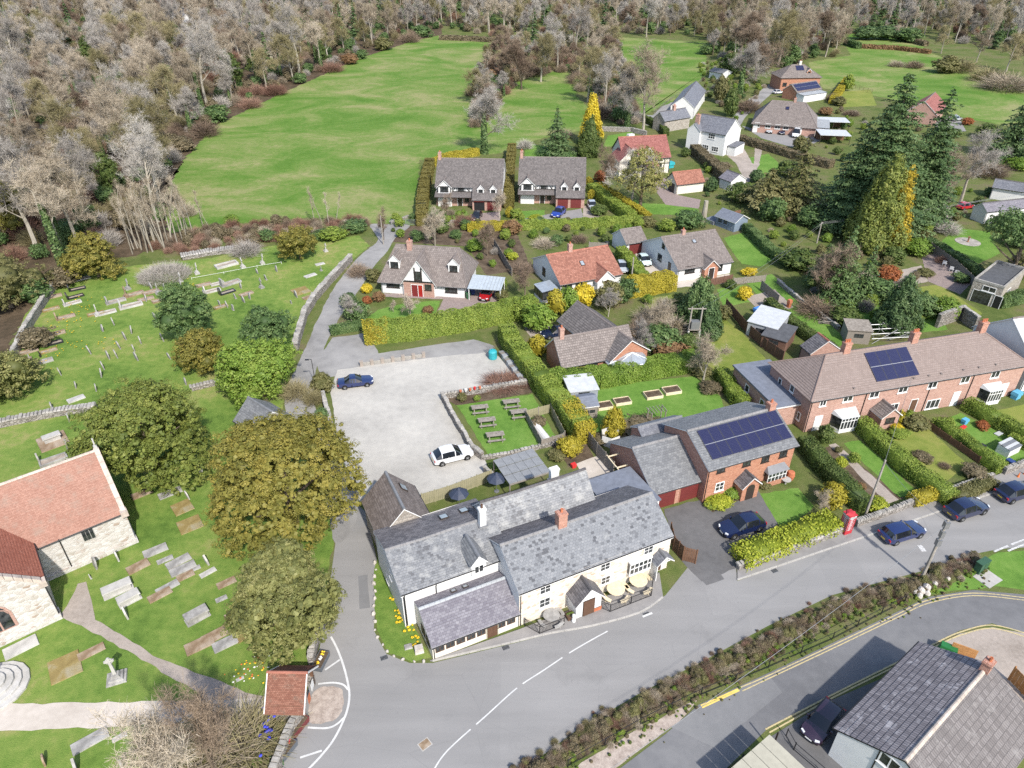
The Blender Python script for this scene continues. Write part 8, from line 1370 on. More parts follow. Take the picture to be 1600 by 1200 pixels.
for i,(px,py,s)in enumerate(((1437,926,.8),(1446,922,.9),(1436,933,.6),(1430,928,.6),(1448,929,.6),(1460,915,.6),(1480,906,.5))):tag(link('boulder',ST[i%5],None,W(px,py),RGv.uniform(0,6.28),s),'pale boulder heaped at the end of the railing','boulder','boulders at the railing end')
for px,py,s,lab in((638,1011,.55,'flat grey plaque stone on the pub verge'),(655,1018,.6,'upright pale stone at the pub corner')):
 p=W(px,py);m=MB();m.box(-.45*s*1.4,.45*s*1.4,-.35*s*1.4,.35*s*1.4,0,.12 if 'flat' in lab else.6,tx=.04,ty=.04);tag(m.build('marker_stone','grave_grey' if 'flat' in lab else 'boulder',None,p,.3),lab,'stone')
 # ------------------------------------------------------------------ cars
def car(kind,rear,front,paint,label,name='parked_car'):
 a,b=W(*rear),W(*front);c=(a+b)/2;rz=ang(a,b);L,Wd,Ht,hood,roofl={'suv':(4.7,1.92,1.62,.30,.75),'estate':(4.75,1.84,1.46,.30,.84),'saloon':(4.6,1.82,1.42,.32,.60),'hatch':(4.0,1.74,1.48,.27,.78),'van':(5.2,2.0,2.3,.16,.95)}[kind]
 r=thing(name,label,'van' if kind=='van' else 'car',c,rz);key=(kind,paint)
 if key not in GM:
  h=L/2;zb=.24;be=Ht*(.60 if kind!='van' else.5);w=Wd/2;hd=be*.93
  # stations: x, bottom z, half width, belt z, top z, top half width
  xw=h-L*hood;xr=xw-L*.17;xt=h-L*roofl-L*.05;xb=-h+L*.04
  S=[(h,.38,w*.62,.55,.60,w*.55),(h-.10,.27,w*.84,.64,hd*.80,w*.66),(h-.45,.22,w*.97,be*.86,hd*.92,w*.74),(xw,.2,w,be*.98,be*1.02,w*.80),(xr,.2,w,be,Ht*.97,w*.70),(xr-L*.14,.2,w,be,Ht,w*.72),(xt+L*.06,.2,w,be*1.01,Ht*.985,w*.71),(xt,.2,w,be*1.02,Ht*.955,w*.69)]
  if kind=='saloon':S+=[(-h+L*.20,.22,w*.98,be*1.02,be*1.06,w*.72),(-h+.12,.26,w*.92,be*1.0,be*1.04,w*.7),(-h,.36,w*.8,be*.8,be*.86,w*.6)]
  else:S+=[(xb+L*.02,.24,w*.95,be*1.0,be*1.08,w*.74),(-h+.06,.28,w*.90,be*.9,be*.95,w*.72),(-h,.36,w*.82,be*.72,be*.78,w*.6)]
  m=MB();ring=lambda s:[(s[0],-s[2]*.86,s[1]),(s[0],-s[2],s[1]+.16),(s[0],-s[2]*1.0,(s[1]+s[3])*.55),(s[0],-s[2]*.965,s[3]),(s[0],-s[5],s[4]-.02),(s[0],-s[5]*.6,s[4]+.02)]
  rings=[]
  for s in S:q=ring(s);rings.append(q+[(x,-y,z)for x,y,z in reversed(q)])
  n=12
  for i in range(len(S)-1):
   for k in range(n):
    k2=(k+1)%n;mi=0;top=k in(4,5,6);side=k in(3,7);tall_=S[i][4]-S[i][3]>.12 or S[i+1][4]-S[i+1][3]>.12
    if side and tall_ and 3<=i<len(S)-3:mi=1
    if kind=='van' and i>4 and mi==1:mi=0
    if top and i==3:mi=1
    if top and i==len(S)-(4):mi=1
    if k in(0,10,11):mi=2
    m.add([rings[i][k],rings[i+1][k],rings[i+1][k2],rings[i][k2]],[(3,2,1,0)],mi)
  m.add(rings[0],[tuple(range(n))],2);m.add(rings[-1],[tuple(range(n))[::-1]],0)
  body=m.mesh('body',['car_'+paint,'car_glass','trim_black']);body.polygons.foreach_set('use_smooth',[True]*len(body.polygons))
  # merge seams so smooth shading works, keep creases
  import bmesh;bm=bmesh.new();bm.from_mesh(body);bmesh.ops.remove_doubles(bm,verts=bm.verts,dist=.0005);bmesh.ops.recalc_face_normals(bm,faces=bm.faces)
  for e in bm.edges:
   if len(e.link_faces)==2 and(e.calc_face_angle(0)>.6 or e.link_faces[0].material_index!=e.link_faces[1].material_index):e.smooth=False
  bm.to_mesh(body);bm.free()
  rw=.34 if kind in('suv','van')else.31;ty=MB();ty.lathe([(.2,-.11),(rw-.03,-.11),(rw,-.08),(rw,.08),(rw-.03,.11),(.2,.11)],16);rm=MB();rm.lathe([(.205,-.115),(.215,-.10),(.215,.10),(.205,.115)],12)
  for k in range(5):a_=6.283*k/5;rm.add([(math.cos(a_+o_)*q,math.sin(a_+o_)*q,.122)for q,o_ in((.03,-.8),(.2,-.16),(.2,.16),(.03,.8))],[(0,1,2,3)],1)
  pil=MB()
  for sy in(-1,1):
   for xx in(xr-.02,(xr+xt)/2-.05,xt+.02):pil.add([(xx-.05,sy*(w*.968),be),(xx+.05,sy*(w*.968),be),(xx+.05,sy*w*.715,Ht*.955),(xx-.05,sy*w*.715,Ht*.955)],[(0,1,2,3)])
  lt=MB();lt.box(-.10,.05,-.16,.16,-.07,.07,tx=.01);tl=MB();tl.box(-.03,.06,-.12,.12,-.12,.12);pf=MB();pf.box(-.01,.015,-.26,.26,-.055,.055);mi_=MB();mi_.box(-.06,.1,-.1,.1,-.06,.08,tx=.02,ty=.02)
  arch=MB();arch.lathe([(rw+.06,-.012),(rw+.06,.012)],16)
  GM[key]=(body,ty.mesh('tyre','tyre',True),rm.mesh('rim',['trim_black','alu']),pil.mesh('door_pillars','car_'+paint if kind!='van' else 'trim_black'),lt.mesh('headlight','lamp_clear'),tl.mesh('tail_light','lamp_red'),pf.mesh('number_plate','plate_white'),mi_.mesh('door_mirror','car_'+paint),S,rw,be,arch.mesh('wheel_arch','trim_black'),(MB().box(-.01,.015,-.26,.26,-.055,.055)).mesh('number_plate','plate_yellow'))
 body,ty,rm,pil,lt,tl,pf,mir,S,rw,be,arch,pr=GM[key];h=L/2;w=Wd/2;link('body',body,r);link('door_pillars',pil,r)['kind']='stuff'
 for sx in(1,-1):
  for sy in(1,-1):
   x=sx*(h-L*.19);link('wheel_arch',arch,r,(x,sy*(w*.985),rw+.02),(math.pi/2,0,0));t_=link('wheel',ty,r,(x,sy*(w-.10),rw),(-sy*math.pi/2,0,0));link('rim',rm,t_)
 for sy in(1,-1):link('headlight',lt,r,(h-.14,sy*w*.66,be*.74),(0,0,sy*.45));link('tail_light',tl,r,(-h+.06,sy*w*.78,be*.82));link('door_mirror',mir,r,(h-L*.36,sy*(w+.06),be*1.02))
 link('number_plate',pf,r,(h+.0,0,.48));link('number_plate',pr,r,(-h-.005,0,be*.62));return r
for kd,ra,fr,pt,lab in(('saloon',(529,605),(583,598),'navy','dark blue saloon parked at the car park corner'),('suv',(677,724),(737,709),'white','white car alone in the pale car park'),('suv',(1186,819),(1128,836),'midnight','navy off-roader on the dark drive'),('estate',(1372,848),(1442,827),'navy','blue estate car nearest the phone box'),('suv',(1472,812),(1542,790),'midnight','large navy four-wheel drive behind the estate car'),('suv',(1552,784),(1618,765),'midnight','navy car at the right edge of the road'),('hatch',(1300,1112),(1264,1156),'plum','dark plum car beside the speckled roof house'),('hatch',(766,456),(755,473),'red','red car under the dormer house carport'),('suv',(881,329),(864,344),'blue','bright blue car outside the double garage'),('hatch',(749,335),(741,348),'black','black car on the brick drive'),('estate',(890,520),(848,528),'midnight','dark car behind the golden conifer by the brick bungalow'),('hatch',(999,402),(1014,421),'ice','pale car beside the white bungalow'),('hatch',(921,318),(929,332),'silver','silver car right of the double garage'),('hatch',(968,412),(976,432),'silver','silver car right of the red roof'),('hatch',(1223,203),(1220,215),'midnight','navy car on the bungalow forecourt'),('van',(1247,206),(1240,220),'white','white van on the bungalow forecourt'),('hatch',(1204,202),(1200,212),'silver','silver car on the bungalow forecourt'),('hatch',(1209,147),(1222,146),'white','white car by the hipped brick house'),('hatch',(1484,190),(1502,187),'silver','silver car on the far forecourt'),('hatch',(1496,328),(1518,324),'crimson','red car under the spreading bare tree')):car(kd,ra,fr,pt,lab)

# ------------------------------------------------------------------ street furniture and small things
def one(name,label,cat,m,mats,px,py,rz=0.0,z=0.0,group=None,sc=None):p=W(px,py);o=m.build(name,mats,None,(p.x,p.y,z),rz);o.scale=sc or(1,1,1);return tag(o,label,cat,group)
RD=math.radians(21)
p=W(1319,831);r=thing('phone_box','red telephone box beside the laurel hedge','phone box',(p.x,p.y,.1),RD);h=.45
m=MB();m.box(-h,h,-h,h,0,.14);m.build('plinth','post_red',r);m=MB()
for sx in(-1,1):
 for sy in(-1,1):m.box(sx*h-.07 if sx>0 else-h,h if sx>0 else-h+.07,sy*h-.07 if sy>0 else-h,h if sy>0 else-h+.07,.14,2.1)
m.build('corner_posts','post_red',r)['kind']='stuff'
for k in range(4):
 a=k*math.pi/2;m=MB();m.box(-.37,.37,-h+.05,-h+.07,.42,1.98);s_=m.build('glazing','corrugated_white',r,(0,0,0),a);m=MB();m.box(-.38,.38,-h+.01,-h+.05,.14,.42)
 for x in(-.26,.2):m.box(x,x+.05,-h+.01,-h+.05,.42,1.98)
 for i in range(8):m.box(-.38,.38,-h+.015,-h+.048,.40+.2*i,.43+.2*i)
 m.build('door' if k==0 else 'side_panel','post_red',r,(0,0,0),a);m=MB();m.box(-.40,.40,-h-.02,-h+.04,2.12,2.3);sg=m.build('sign_band','plastic_white',r,(0,0,0),a)
 tc=bpy.data.curves.new('lettering','FONT');tc.body='TELEPHONE';tc.size=.15;tc.align_x='CENTER';tc.extrude=.002;tc.materials.append(mt('black_paint'));tq=bpy.data.objects.new('lettering',tc);COL.objects.link(tq);tm_=bpy.data.meshes.new_from_object(tq.evaluated_get(bpy.context.evaluated_depsgraph_get()));bpy.data.objects.remove(tq);to=link('lettering',tm_,sg);to.location=(0,-h-.025,2.16);to.rotation_euler=(math.pi/2,0,0)
m=MB();m.box(-h,h,-h+.03,h-.03,2.08,2.34);m.box(-h-.03,h+.03,-h-.03,h+.03,2.34,2.40);m.lathe([(.60,2.40),(.50,2.50),(.30,2.57),(.05,2.60)],4);q=m.build('domed_roof','post_red',r);
def pole(px,py,top,label,arm=0,rr=.13,mat='pole_wood',name='utility_pole'):
 hh=hz(px,py,top);r=thing(name,label,'pole',W(px,py));m=MB();m.tube([(0,0,-.1),(0,0,hh*.5),(0,0,hh)],[rr,rr*.9,rr*.72],8);m.build('shaft',mat,r)
 for k in range(arm):m=MB();m.box(-.9,.9,-.05,.05,hh-.35-.5*k,hh-.25-.5*k);m.build('cross_arm','pole_wood',r,(0,0,0),.9)
 return r,hh
P1=pole(1351,808,719,'pale wooden pole behind the phone box');P2=pole(1438,908,812,'dark equipped pole at the roadside hedge',0,.15);P3=pole(985,453,402,'pale pole below the white bungalow garage');P4=pole(599,382,337,'thin pole where the lane forks',0,.11);P5=pole(1276,380,347,'crossarmed pole under the firs',1,.14)
for z,s in((P2[1]-.5,.3),(P2[1]-1.6,.22),(P2[1]-2.6,.28)):m=MB();m.box(-s/2-.1,s/2,-.3,.1,-.35,.35);m.build('equipment_box','steel_grey',P2[0],(0,0,z))
r=thing('transformer_poles','twin poles carrying a grey transformer','transformer',W(1082,530));hh=hz(1082,530,480)
for x in(-.75,.75):m=MB();m.tube([(x,0,0),(x,0,hh)],[.15,.11],8);m.build('shaft','pole_wood',r)
m=MB();m.box(-1.3,1.3,-.06,.06,hh-.3,hh-.18);m.build('cross_arm','pole_wood',r);m=MB();m.box(-.6,.6,-.45,.45,hh*.35,hh*.35+1.2);m.build('transformer','steel_grey',r);m=MB();m.box(-.9,.9,-.5,.5,hh*.35-.12,hh*.35);m.build('platform','wood_grey',r)
for x in(-.8,.8):m=MB();m.tube([(x,-.2,.2),(x,-.2,1.7)],.16,8);m.build('guard','plastic_white',r)
r,hh=pole(494,604,562,'black lamp post at the car park entrance',0,.05,'black_paint','lamp_post');m=MB();m.tube([(0,0,hh),(-.15,-.1,hh+.12),(-.35,-.2,hh+.1)],.05,6);m.box(-.75,-.25,-.3,-.1,hh+.06,hh+.16);m.build('lantern','black_paint',r)
def wire(a,b,sag,label):
 m=MB();m.tube([a.lerp(b,t/14)-Vector((0,0,sag*4*(t/14)*(1-t/14)))for t in range(15)],.018,4);tag(m.build('overhead_wire','steel_grey'),label,'wire')
def tp(P,dx=0,dz=-.2):return P[0].location+Vector((dx,0,P[1]+dz))
T5=tp(P5);E=[Vector((T5.x+95,T5.y+28+k,9-k*.4))for k in range(3)]
for k in range(3):wire(T5+Vector((k*.6-.6,k*.6-.6,0)),E[k],1.2,'wire running right from the crossarmed pole, %s'%['upper','middle','lower'][k])
for k in range(2):wire(T5+Vector((k*.9-.4,k*.7-.4,0)),W(1082,530)+Vector((k*1.6-.8,0,hz(1082,530,480))),1.0,'wire from the crossarmed pole to the transformer, %s'%['left strand','right strand'][k])
wire(tp(P2),tp(P1),.6,'wire between the two roadside poles');wire(tp(P2,0,-.5),Vector((6,24,6.5)),.8,'long wire from the equipped pole over the junction');wire(tp(P1),Vector((48,72,5.2)),.5,'wire from the pale pole to the terrace')
m=MB();m.box(-.65,.65,-.28,.28,0,1.25);m.box(-.69,.69,-.32,.32,1.25,1.32);m.box(-.02,.02,-.295,-.27,.1,1.2);one('service_cabinet','green roadside service cabinet on the grass verge','cabinet',m,'cabinet_green',1530,892,.5);m=MB();m.box(-1.0,1.0,-.8,.8,0,.06);one('concrete_pad','concrete pad beside the green cabinet','slab',m,'concrete',1543,904,.5)
# picnic tables
m=MB();[m.box(-.9,.9,-.36+k*.18,-.20+k*.18,.70,.74)for k in range(4)];T0=m.mesh('table_top','wood_grey');m=MB();m.box(-.9,.9,-.13,.13,.40,.44);T1=m.mesh('seat','wood_grey');m=MB();m.box(-.04,.04,-.75,.75,.33,.39);m.add([(-.04,-.62,0),(.04,-.62,0),(.04,-.25,.7),(-.04,-.25,.7),(-.04,-.52,0),(.04,-.52,0),(.04,-.15,.7),(-.04,-.15,.7)],[(0,1,2,3),(7,6,5,4),(0,3,7,4),(1,5,6,2)]);m.add([(-.04,.62,0),(.04,.62,0),(.04,.25,.7),(-.04,.25,.7),(-.04,.52,0),(.04,.52,0),(.04,.15,.7),(-.04,.15,.7)],[(3,2,1,0),(4,5,6,7),(4,7,3,0),(2,6,5,1)]);T2=m.mesh('leg_frame','wood_grey')
for px,py,lab in((750,644,'picnic table nearest the car park wall top'),(761,664,'picnic table in the middle of the near row'),(774,687,'picnic table at the bottom of the near row'),(799,635,'picnic table at the top of the far row'),(811,651,'picnic table at the bottom of the far row')):
 r=thing('picnic_table','grey wooden '+lab,'table',W(px,py),.2);r.scale=(1.15,)*3;link('table_top',T0,r)
 for s in(-1,1):link('seat',T1,r,(0,s*.68,0));link('leg_frame',T2,r,(s*.65,0,0))
def roundtable(px,py,mat,lab,sc):
 r=thing('round_table',lab,'table',W(px,py));r.scale=(sc,)*3;m=MB();m.lathe([(.62,.70),(.66,.72),(.66,.75),(.62,.76)],18);m.build('table_top',mat,r);m=MB();m.lathe([(.14,0),(.10,.35),(.12,.7)],8);m.build('pedestal',mat,r)
 for k in range(4):
  m=MB();a0=k*math.pi/2+.25;pts=[(rr*math.cos(a0+t*.22),rr*math.sin(a0+t*.22))for rr,ts in((.85,range(5)),(1.12,range(4,-1,-1)))for t in ts];m.prism(pts,.40,.46);s_=m.build('bench',mat,r)
  m=MB();m.box(.93,1.03,-.04,.04,0,.40);m.build('bench_leg',mat,r,(0,0,0),a0+.44)
roundtable(961,930,'wood_pale','pale round table with curved benches nearer the porch',1.25);roundtable(996,917,'wood_pale','pale round table with curved benches nearer the drive',1.25);roundtable(861,970,'grave_grey','grey stone round table left of the porch',1.1)
for px,py,lab in((718,792,'dark blue parasol behind the pub, nearer the wing'),(776,768,'dark blue parasol behind the pub, nearer the shelter')):
 r=thing('parasol',lab,'parasol',W(px,py));r.scale=(.7,.7,.9);m=MB();m.lathe([(1.5,2.0),(.9,2.35),(.05,2.75)],8);m.lathe([(.3,2.68),(.12,2.88),(.02,2.92)],8);m.build('canopy','umbrella_blue',r);m=MB();m.tube([(0,0,0),(0,0,2.7)],.04,6);m.build('pole','steel_grey',r);m=MB();m.lathe([(.4,0),(.4,.1),(.1,.14)],10);m.build('base','steel_grey',r)
for px,py,w,d,lab in((944,636,2.0,1.4,'raised bed beside the grey felt shed'),(972,629,2.1,1.3,'raised bed, second from the shed'),(1020,619,2.2,1.5,'raised bed, third from the shed'),(1049,612,2.2,1.5,'raised bed furthest from the shed')):
 r=thing('raised_bed','wooden '+lab,'planter',W(px,py),.25);m=MB();m.box(-w/2+.06,w/2-.06,-d/2+.06,d/2-.06,0,.32);m.build('soil_fill','soil',r)
 for x0,x1,y0,y1 in((-w/2,w/2,-d/2,-d/2+.06),(-w/2,w/2,d/2-.06,d/2),(-w/2,-w/2+.06,-d/2+.06,d/2-.06),(w/2-.06,w/2,-d/2+.06,d/2-.06)):m=MB();m.box(x0,x1,y0,y1,0,.42);m.build('side_board','wood_pale',r)
def planter(px,py,w,d,mat,lab,rz,fl=()):
 r=thing('planter',lab,'planter',W(px,py),rz);m=MB();m.box(-w/2,w/2,-d/2,d/2,0,.5,tx=-.05,ty=-.04);m.box(-w/2+.02,w/2-.02,-d/2+.02,d/2-.02,.5,.51,1);m.build('trough',[mat,'soil'],r);R_=random.Random(px)
 for i,f in enumerate(fl):m=MB();[m.lathe([(.02,-.03),(.09,0),(.02,.05)],6,0,(R_.uniform(-.16,.16),R_.uniform(-.1,.1),R_.uniform(.6,.75)))for _ in range(6)];q=m.build('flowers',f,r,((i+.5)/len(fl)*w*.85-w*.42,0,0));q['kind']='stuff'
planter(502,1036,1.6,.8,'planter_grey','grey planter of yellow flowers above the lychgate',1.35,('flower_yellow','flower_white','flower_yellow'));planter(445,1178,1.9,.8,'planter_grey','grey planter of mixed flowers below the maroon trough',1.1,('flower_yellow','terracotta','flower_yellow','plastic_red'));planter(461,1142,2.2,.9,'trough_maroon','maroon lidded trough beside the churchyard wall',1.1);planter(434,1192,.8,.7,'bin_green','small green tub beside the planter',.4,('flower_white',))
planter(1200,757,.9,.5,'terracotta','terracotta pots beneath the brick house bay',.3,('lf_hedge','flower_yellow'));planter(920,948,.7,.5,'terracotta','terracotta pots right of the pub porch',.4,('plastic_red','lf_hedge'));planter(931,952,.7,.5,'terracotta','terracotta trough by the pub railing',.4,('lf_hedge','plastic_orange'));planter(890,966,.6,.6,'door_brown','dark tub of leaves left of the pub porch',.4,('lf_bright','lf_hedge'))
m=MB();m.lathe([(.16,0),(.2,.25),(.14,.55),(.1,.62),(.17,.78),(.13,.95),(.02,1.0)],10);one('garden_figure','small white statue beside the pub porch','statue',m,'plastic_white',896,972)
m=MB();m.lathe([(.35,0),(.45,.5),(.36,.95),(.3,1.0)],12);one('clay_urn','large clay urn at the brick house corner','urn',m,'terracotta',1234,748);m=MB();m.lathe([(.1,0),(.1,.5),(.5,.6),(.5,.66)],12);one('bird_bath','round bird bath beside the clay urn','bird bath',m,'concrete',1227,756)
r=thing('noticeboard','small blue sign on the churchyard wall','sign',W(500,992),1.3);m=MB();m.box(-.35,.35,-.02,.02,1.3,1.9);m.build('panel','sign_blue',r);m=MB();m.box(-.04,.04,.02,.08,0,1.9);m.build('post','steel_grey',r)
def bin_(px,py,mat,lab):
 r=thing('wheelie_bin',lab,'bin',W(px,py),.4);m=MB();m.box(-.28,.28,-.33,.33,.08,.95,tx=-.03,ty=-.03);m.build('body',mat,r);m=MB();m.box(-.33,.33,-.4,.38,.95,1.03,tx=.03,ty=.03);m.build('lid',mat,r)
 for s in(-1,1):m=MB();m.lathe([(.1,-.03),(.1,.03)],10);m.build('wheel','tyre',r,(s*.26,.3,.1)).rotation_euler=(0,math.pi/2,0)
for px,py,mt_,lab in((1556,733,'bin_black','black wheelie bin at the terrace gateway'),(1574,730,'bin_blue','purple-blue wheelie bin at the terrace gateway'),(731,466,'bin_green','green wheelie bin at the dormer house corner'),(738,460,'bin_blue','blue wheelie bin under the carport'),(942,388,'bin_black','black wheelie bin beside the detached garage'),(948,386,'bin_black','second black bin beside the detached garage')):bin_(px,py,mt_,lab)
m=MB();m.lathe([(.55,0),(.6,.1),(.6,1.1),(.45,1.3),(.15,1.36),(.15,1.45)],14);one('water_tank','turquoise tank at the corner of the car park','tank',m,'teal',770,560);r=thing('wire_cage','grey wire cage beside the turquoise tank','cage',W(766,552));
for k in range(6):m=MB();m.box(-.6,.6,-.02,.02,.2*k,.2*k+.03);m.box(-.6+.24*k,-.57+.24*k,-.02,.02,0,1.1);m.build('bar','steel_grey',r)
r=thing('slab_stack','long row of stacked grey slabs beside the hedge','stack',W(785,552));a,b=W(785,555),W(818,600)
for i in range(14):q=a.lerp(b,i/13)-W(785,552);m=MB();m.box(-.35,.35,-.45,.45,0,.55+.1*(i%3));m.build('slab',['poly_grey','wood_grey','corrugated_grey'][i%3],r,q,ang(a,b))
m=MB();n=8;m.add([(x,.55*math.cos(math.pi*k/n),.75*math.sin(math.pi*k/n))for x in(-1.9,1.9)for k in range(n+1)],[(k,k+1,n+2+k,n+1+k)for k in range(n)]+[tuple(range(n+1))[::-1],tuple(range(n+1,2*n+2))]);one('cloche_tunnel','white cloche tunnel in the vegetable plot','cloche',m,'plastic_white',845,678,-1.15)
r=thing('garden_gazebo','white fabric garden shelter behind the brick garage','gazebo',W(953,690),.5)
for k in range(5):a0,a1=6.283*k/6,6.283*(k+1)/6;m=MB();m.quad((1.3*math.cos(a0),1.3*math.sin(a0),0),(1.3*math.cos(a1),1.3*math.sin(a1),0),(1.15*math.cos(a1),1.15*math.sin(a1),1.3),(1.15*math.cos(a0),1.15*math.sin(a0),1.3));m.build('side_panel','plastic_white',r)
r=thing('trellis_arch','rustic wooden trellis arch in the back lawn border','arch',W(1024,662),.3)
for x in(-.9,.9):
 for y in(-.5,.5):m=MB();m.box(x-.05,x+.05,y-.05,y+.05,0,2.1);m.build('post','wood_grey',r)
for k in range(6):m=MB();m.box(-1.1+.4*k,-1.04+.4*k,-.7,.7,2.1,2.18);m.build('slat','wood_grey',r)
# toys, chairs and garden things
for px,py,mt_,lab,dims in((1506,662,'sky_blue','blue plastic play table on the toy lawn',(.8,.6,.7)),(1503,670,'plastic_red','red plastic slide lying on the toy lawn',(1.2,.4,.3)),(1561,678,'corrugated_white','pale plastic lid on the toy lawn',(1.2,.6,.15)),(1533,700,'bin_black','dark tyre-like tub on the toy lawn',(.9,.6,.4)),(1586,622,'sky_blue','blue play frame by the end terrace house',(1.2,.9,1.0)),(1185,487,'sign_blue','blue table-tennis table on the patio',(1.8,.9,.75)),(1200,490,'bin_black','black barbecue on the patio',(.9,.8,1.1)),(1232,480,'terracotta','brick-red hive-like box on the long lawn',(.6,.6,1.3)),(1160,594,'bin_blue','navy covered garden machine on the dry lawn',(1.2,.8,1.1)),(1594,668,'plastic_red','red toy on the end lawn',(1.0,.3,.3)),(985,215,'plastic_white','white box behind the crimson roof',(2,1.2,1)),(1045,262,'teal','teal garden cover beside the crimson-roofed house',(2.4,1.6,1.4)),(965,760,'stone_cope','heap of grey pots in the sandy yard',(1.8,1.2,.5)),(896,730,'plastic_red','red crate behind the pub',(.6,.5,.5)),(1151,338,'wood_brown','brown fence box beside the summerhouse',(1.8,.3,1.2))):
 w,d,h=dims;m=MB();m.box(-w/2,w/2,-d/2,d/2,h*.55,h,tx=w*.04,ty=d*.04);m.box(-w*.42,w*.42,-d*.4,d*.4,0,h*.55);one('garden_item',lab,'garden item',m,mt_,px,py,.5)
r=thing('storage_box','white plastic storage shed with grey slatted lid on the toy lawn','storage box',W(1573,706),.5);m=MB();m.box(-1.1,1.1,-.7,.7,0,1.0);m.build('body','plastic_white',r)
for k in range(4):m=MB();m.box(-1.15,1.15,-.75+.38*k,-.4+.38*k,1.0+.06*k,1.06+.06*k);m.build('lid_panel',['steel_grey','corrugated_white'][k%2],r)
for k,(px,py)in enumerate(((1475,415),(1486,424),(1494,430),(1502,437))):
 r=thing('garden_chair',['first','second','third','last'][k]+' white garden chair along the grey fence','chair',W(px,py),2.4);m=MB();m.box(-.3,.3,-.3,.3,.4,.46);m.build('seat','plastic_white',r);m=MB();m.box(-.3,.3,.28,.34,.46,1.0);m.build('backrest','plastic_white',r)
 for x in(-.27,.21):
  for y in(-.28,.22):m=MB();m.box(x,x+.06,y,y+.06,0,.4);m.build('leg','plastic_white',r)
r=thing('sundial','sundial on a round paved disc in the far right lawn','sundial',W(1512,378));m=MB();m.lathe([(2.2,0),(2.2,.06)],20);m.build('paved_disc','stone_flags',r);m=MB();m.lathe([(.25,.06),(.12,.2),(.12,.9),(.28,.95),(.28,1.0)],10);m.build('pedestal','rust',r)
r=thing('plank_pile','heap of grey planks on the long back lawn','planks',W(1296,503));R_=random.Random(4)
for k in range(14):m=MB();m.box(-1.6,1.6,-.09,.09,0,.05);m.build('plank','wood_grey',r,(R_.uniform(-.5,.5),R_.uniform(-.9,.9),.03+.045*k),R_.uniform(-.5,.3))
r=thing('climbing_frame','tangle of metal frame poles behind the terrace ridge','frame',W(1385,530))
for k in range(9):m=MB();m.tube([(R_.uniform(-3,3),R_.uniform(-1.5,1.5),0),(R_.uniform(-3,3),R_.uniform(-1.5,1.5),R_.uniform(1.2,2.6))],.05,6);m.build('pole','steel_grey',r)
for k in range(4):m=MB();m.tube([(-3,-1.5+k,.9+.2*k),(3,-1.4+k,1.2+.2*k)],.05,6);m.build('rail','alu',r)
m=MB();m.tube([(0,0,0),(.1,0,2),(.15,.1,hz(1098,347,314))],[.65,.5,.42],9);one('tree_stump','tall pale dead trunk left of the summerhouse','trunk',m,'bark_pale',1098,347)
m=MB();m.box(-.7,.7,-.4,.4,0,1.0,tx=.1,ty=.1);one('green_skip','green bin lid behind the speckled roof','skip',m,'green_sheet',1478,1022,-.6);r=thing('wooden_fence_corner','orange wooden screens behind the speckled roof','fence',W(1500,1028),-.5)
for k in range(6):m=MB();m.box(-.9,.9,-.03,.03,.25*k,.25*k+.2);m.build('board','wood_orange',r)
fence([(1575,1062),(1640,1130)],1.6,1.2,'wood_orange','orange slatted fence at the right edge','wood_orange')
for k,(px,py)in enumerate(((1590,746),(1600,742))):m=MB();m.box(-.2,.2,-.2,.2,0,.05);m.lathe([(.16,.05),(.11,.25),(.10,.26),(.05,.5),(.03,.7)],10,1);one('traffic_cone',['traffic cone at the terrace wall gap','traffic cone at the picture edge'][k],'traffic cone',m,['trim_black','plastic_orange'],px,py)
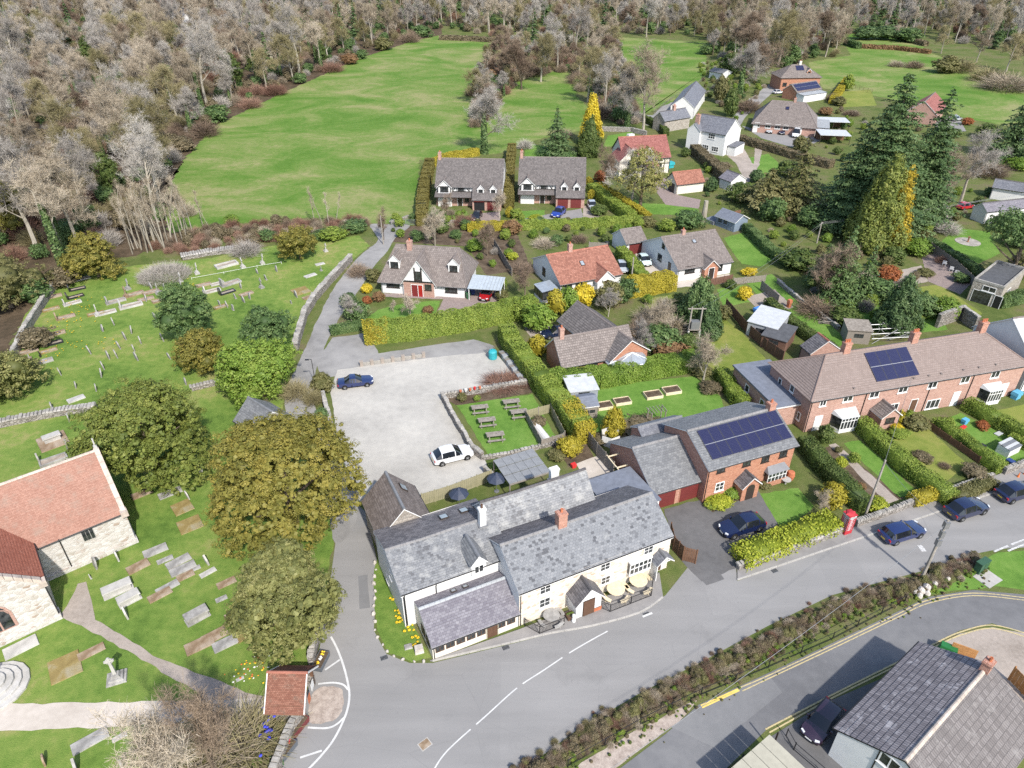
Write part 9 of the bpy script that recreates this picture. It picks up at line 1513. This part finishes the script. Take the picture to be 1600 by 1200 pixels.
for k,(px,py)in enumerate(((720,622),(728,620),(735,619),(742,617),(750,616))):m=MB();m.lathe([(.14,0),(.18,.35),(.16,.36)],8);one('clay_pot','small terracotta pot on the pub garden wall','pot',m,['terracotta','plastic_white','terracotta','plastic_red','terracotta'][k],px,py,0,.85,'pots on the pub garden wall')
# daffodils and churchyard flowers
fm=MB();[fm.lathe([(.01,0),(.012,.28)],4,1,(math.cos(k*2.4)*.1,math.sin(k*2.4)*.1,0))for k in range(5)];[fm.lathe([(.02,.27),(.07,.31),(.03,.33)],6,0,(math.cos(k*2.4)*.1,math.sin(k*2.4)*.1,0))for k in range(5)];FM=fm.mesh('daffodil',['flower_yellow','lf_hedge'])
rr=np.random.default_rng(3);pts=[]
for px,py,n,s in((612,915,10,.5),(622,940,26,.7),(632,965,30,.7),(640,985,8,.4),(652,1003,8,.4),(650,1010,5,.3)):
 q=W(px,py);pts+=[(q.x+rr.normal()*s*.6,q.y+rr.normal()*s,0,rr.uniform(.5,.9),rr.uniform(0,6.28))for _ in range(n*2//3)]
scatter('daffodils','yellow daffodils in drifts on the pub verge',pts,[FM],cat='flowers')
pts=[]
for px,py in((88,520),(100,510),(60,560),(95,545),(120,470),(280,445),(265,447),(110,500),(130,480),(50,575),(150,540)):
 q=W(px,py);pts+=[(q.x+rr.normal()*1.4,q.y+rr.normal()*1.4,0,rr.uniform(.4,.7),rr.uniform(0,6.28))for _ in range(14)]
scatter('primroses','yellow spring flowers among the left graves',pts,[FM],cat='flowers');q=W(395,1046);fw=MB();fw.lathe([(.02,0),(.1,.12),(.03,.16)],6);FW=[fw.mesh('flower',k)for k in('flower_white','flower_yellow','plastic_orange')]
scatter('grave_flowers','cluster of fresh grave flowers near the lychgate',[(q.x+rr.normal()*.7,q.y+rr.normal()*.8,0,rr.uniform(.5,1.0),0)for _ in range(40)],FW,cat='flowers')
q=W(425,1140);FB=[fw.mesh('flower','flower_blue')];scatter('blue_flowers','deep blue flowers behind the lychgate',[(q.x+rr.normal()*.35,q.y+rr.normal()*.9,.9,rr.uniform(.8,1.6),0)for _ in range(26)],FB,cat='flowers')
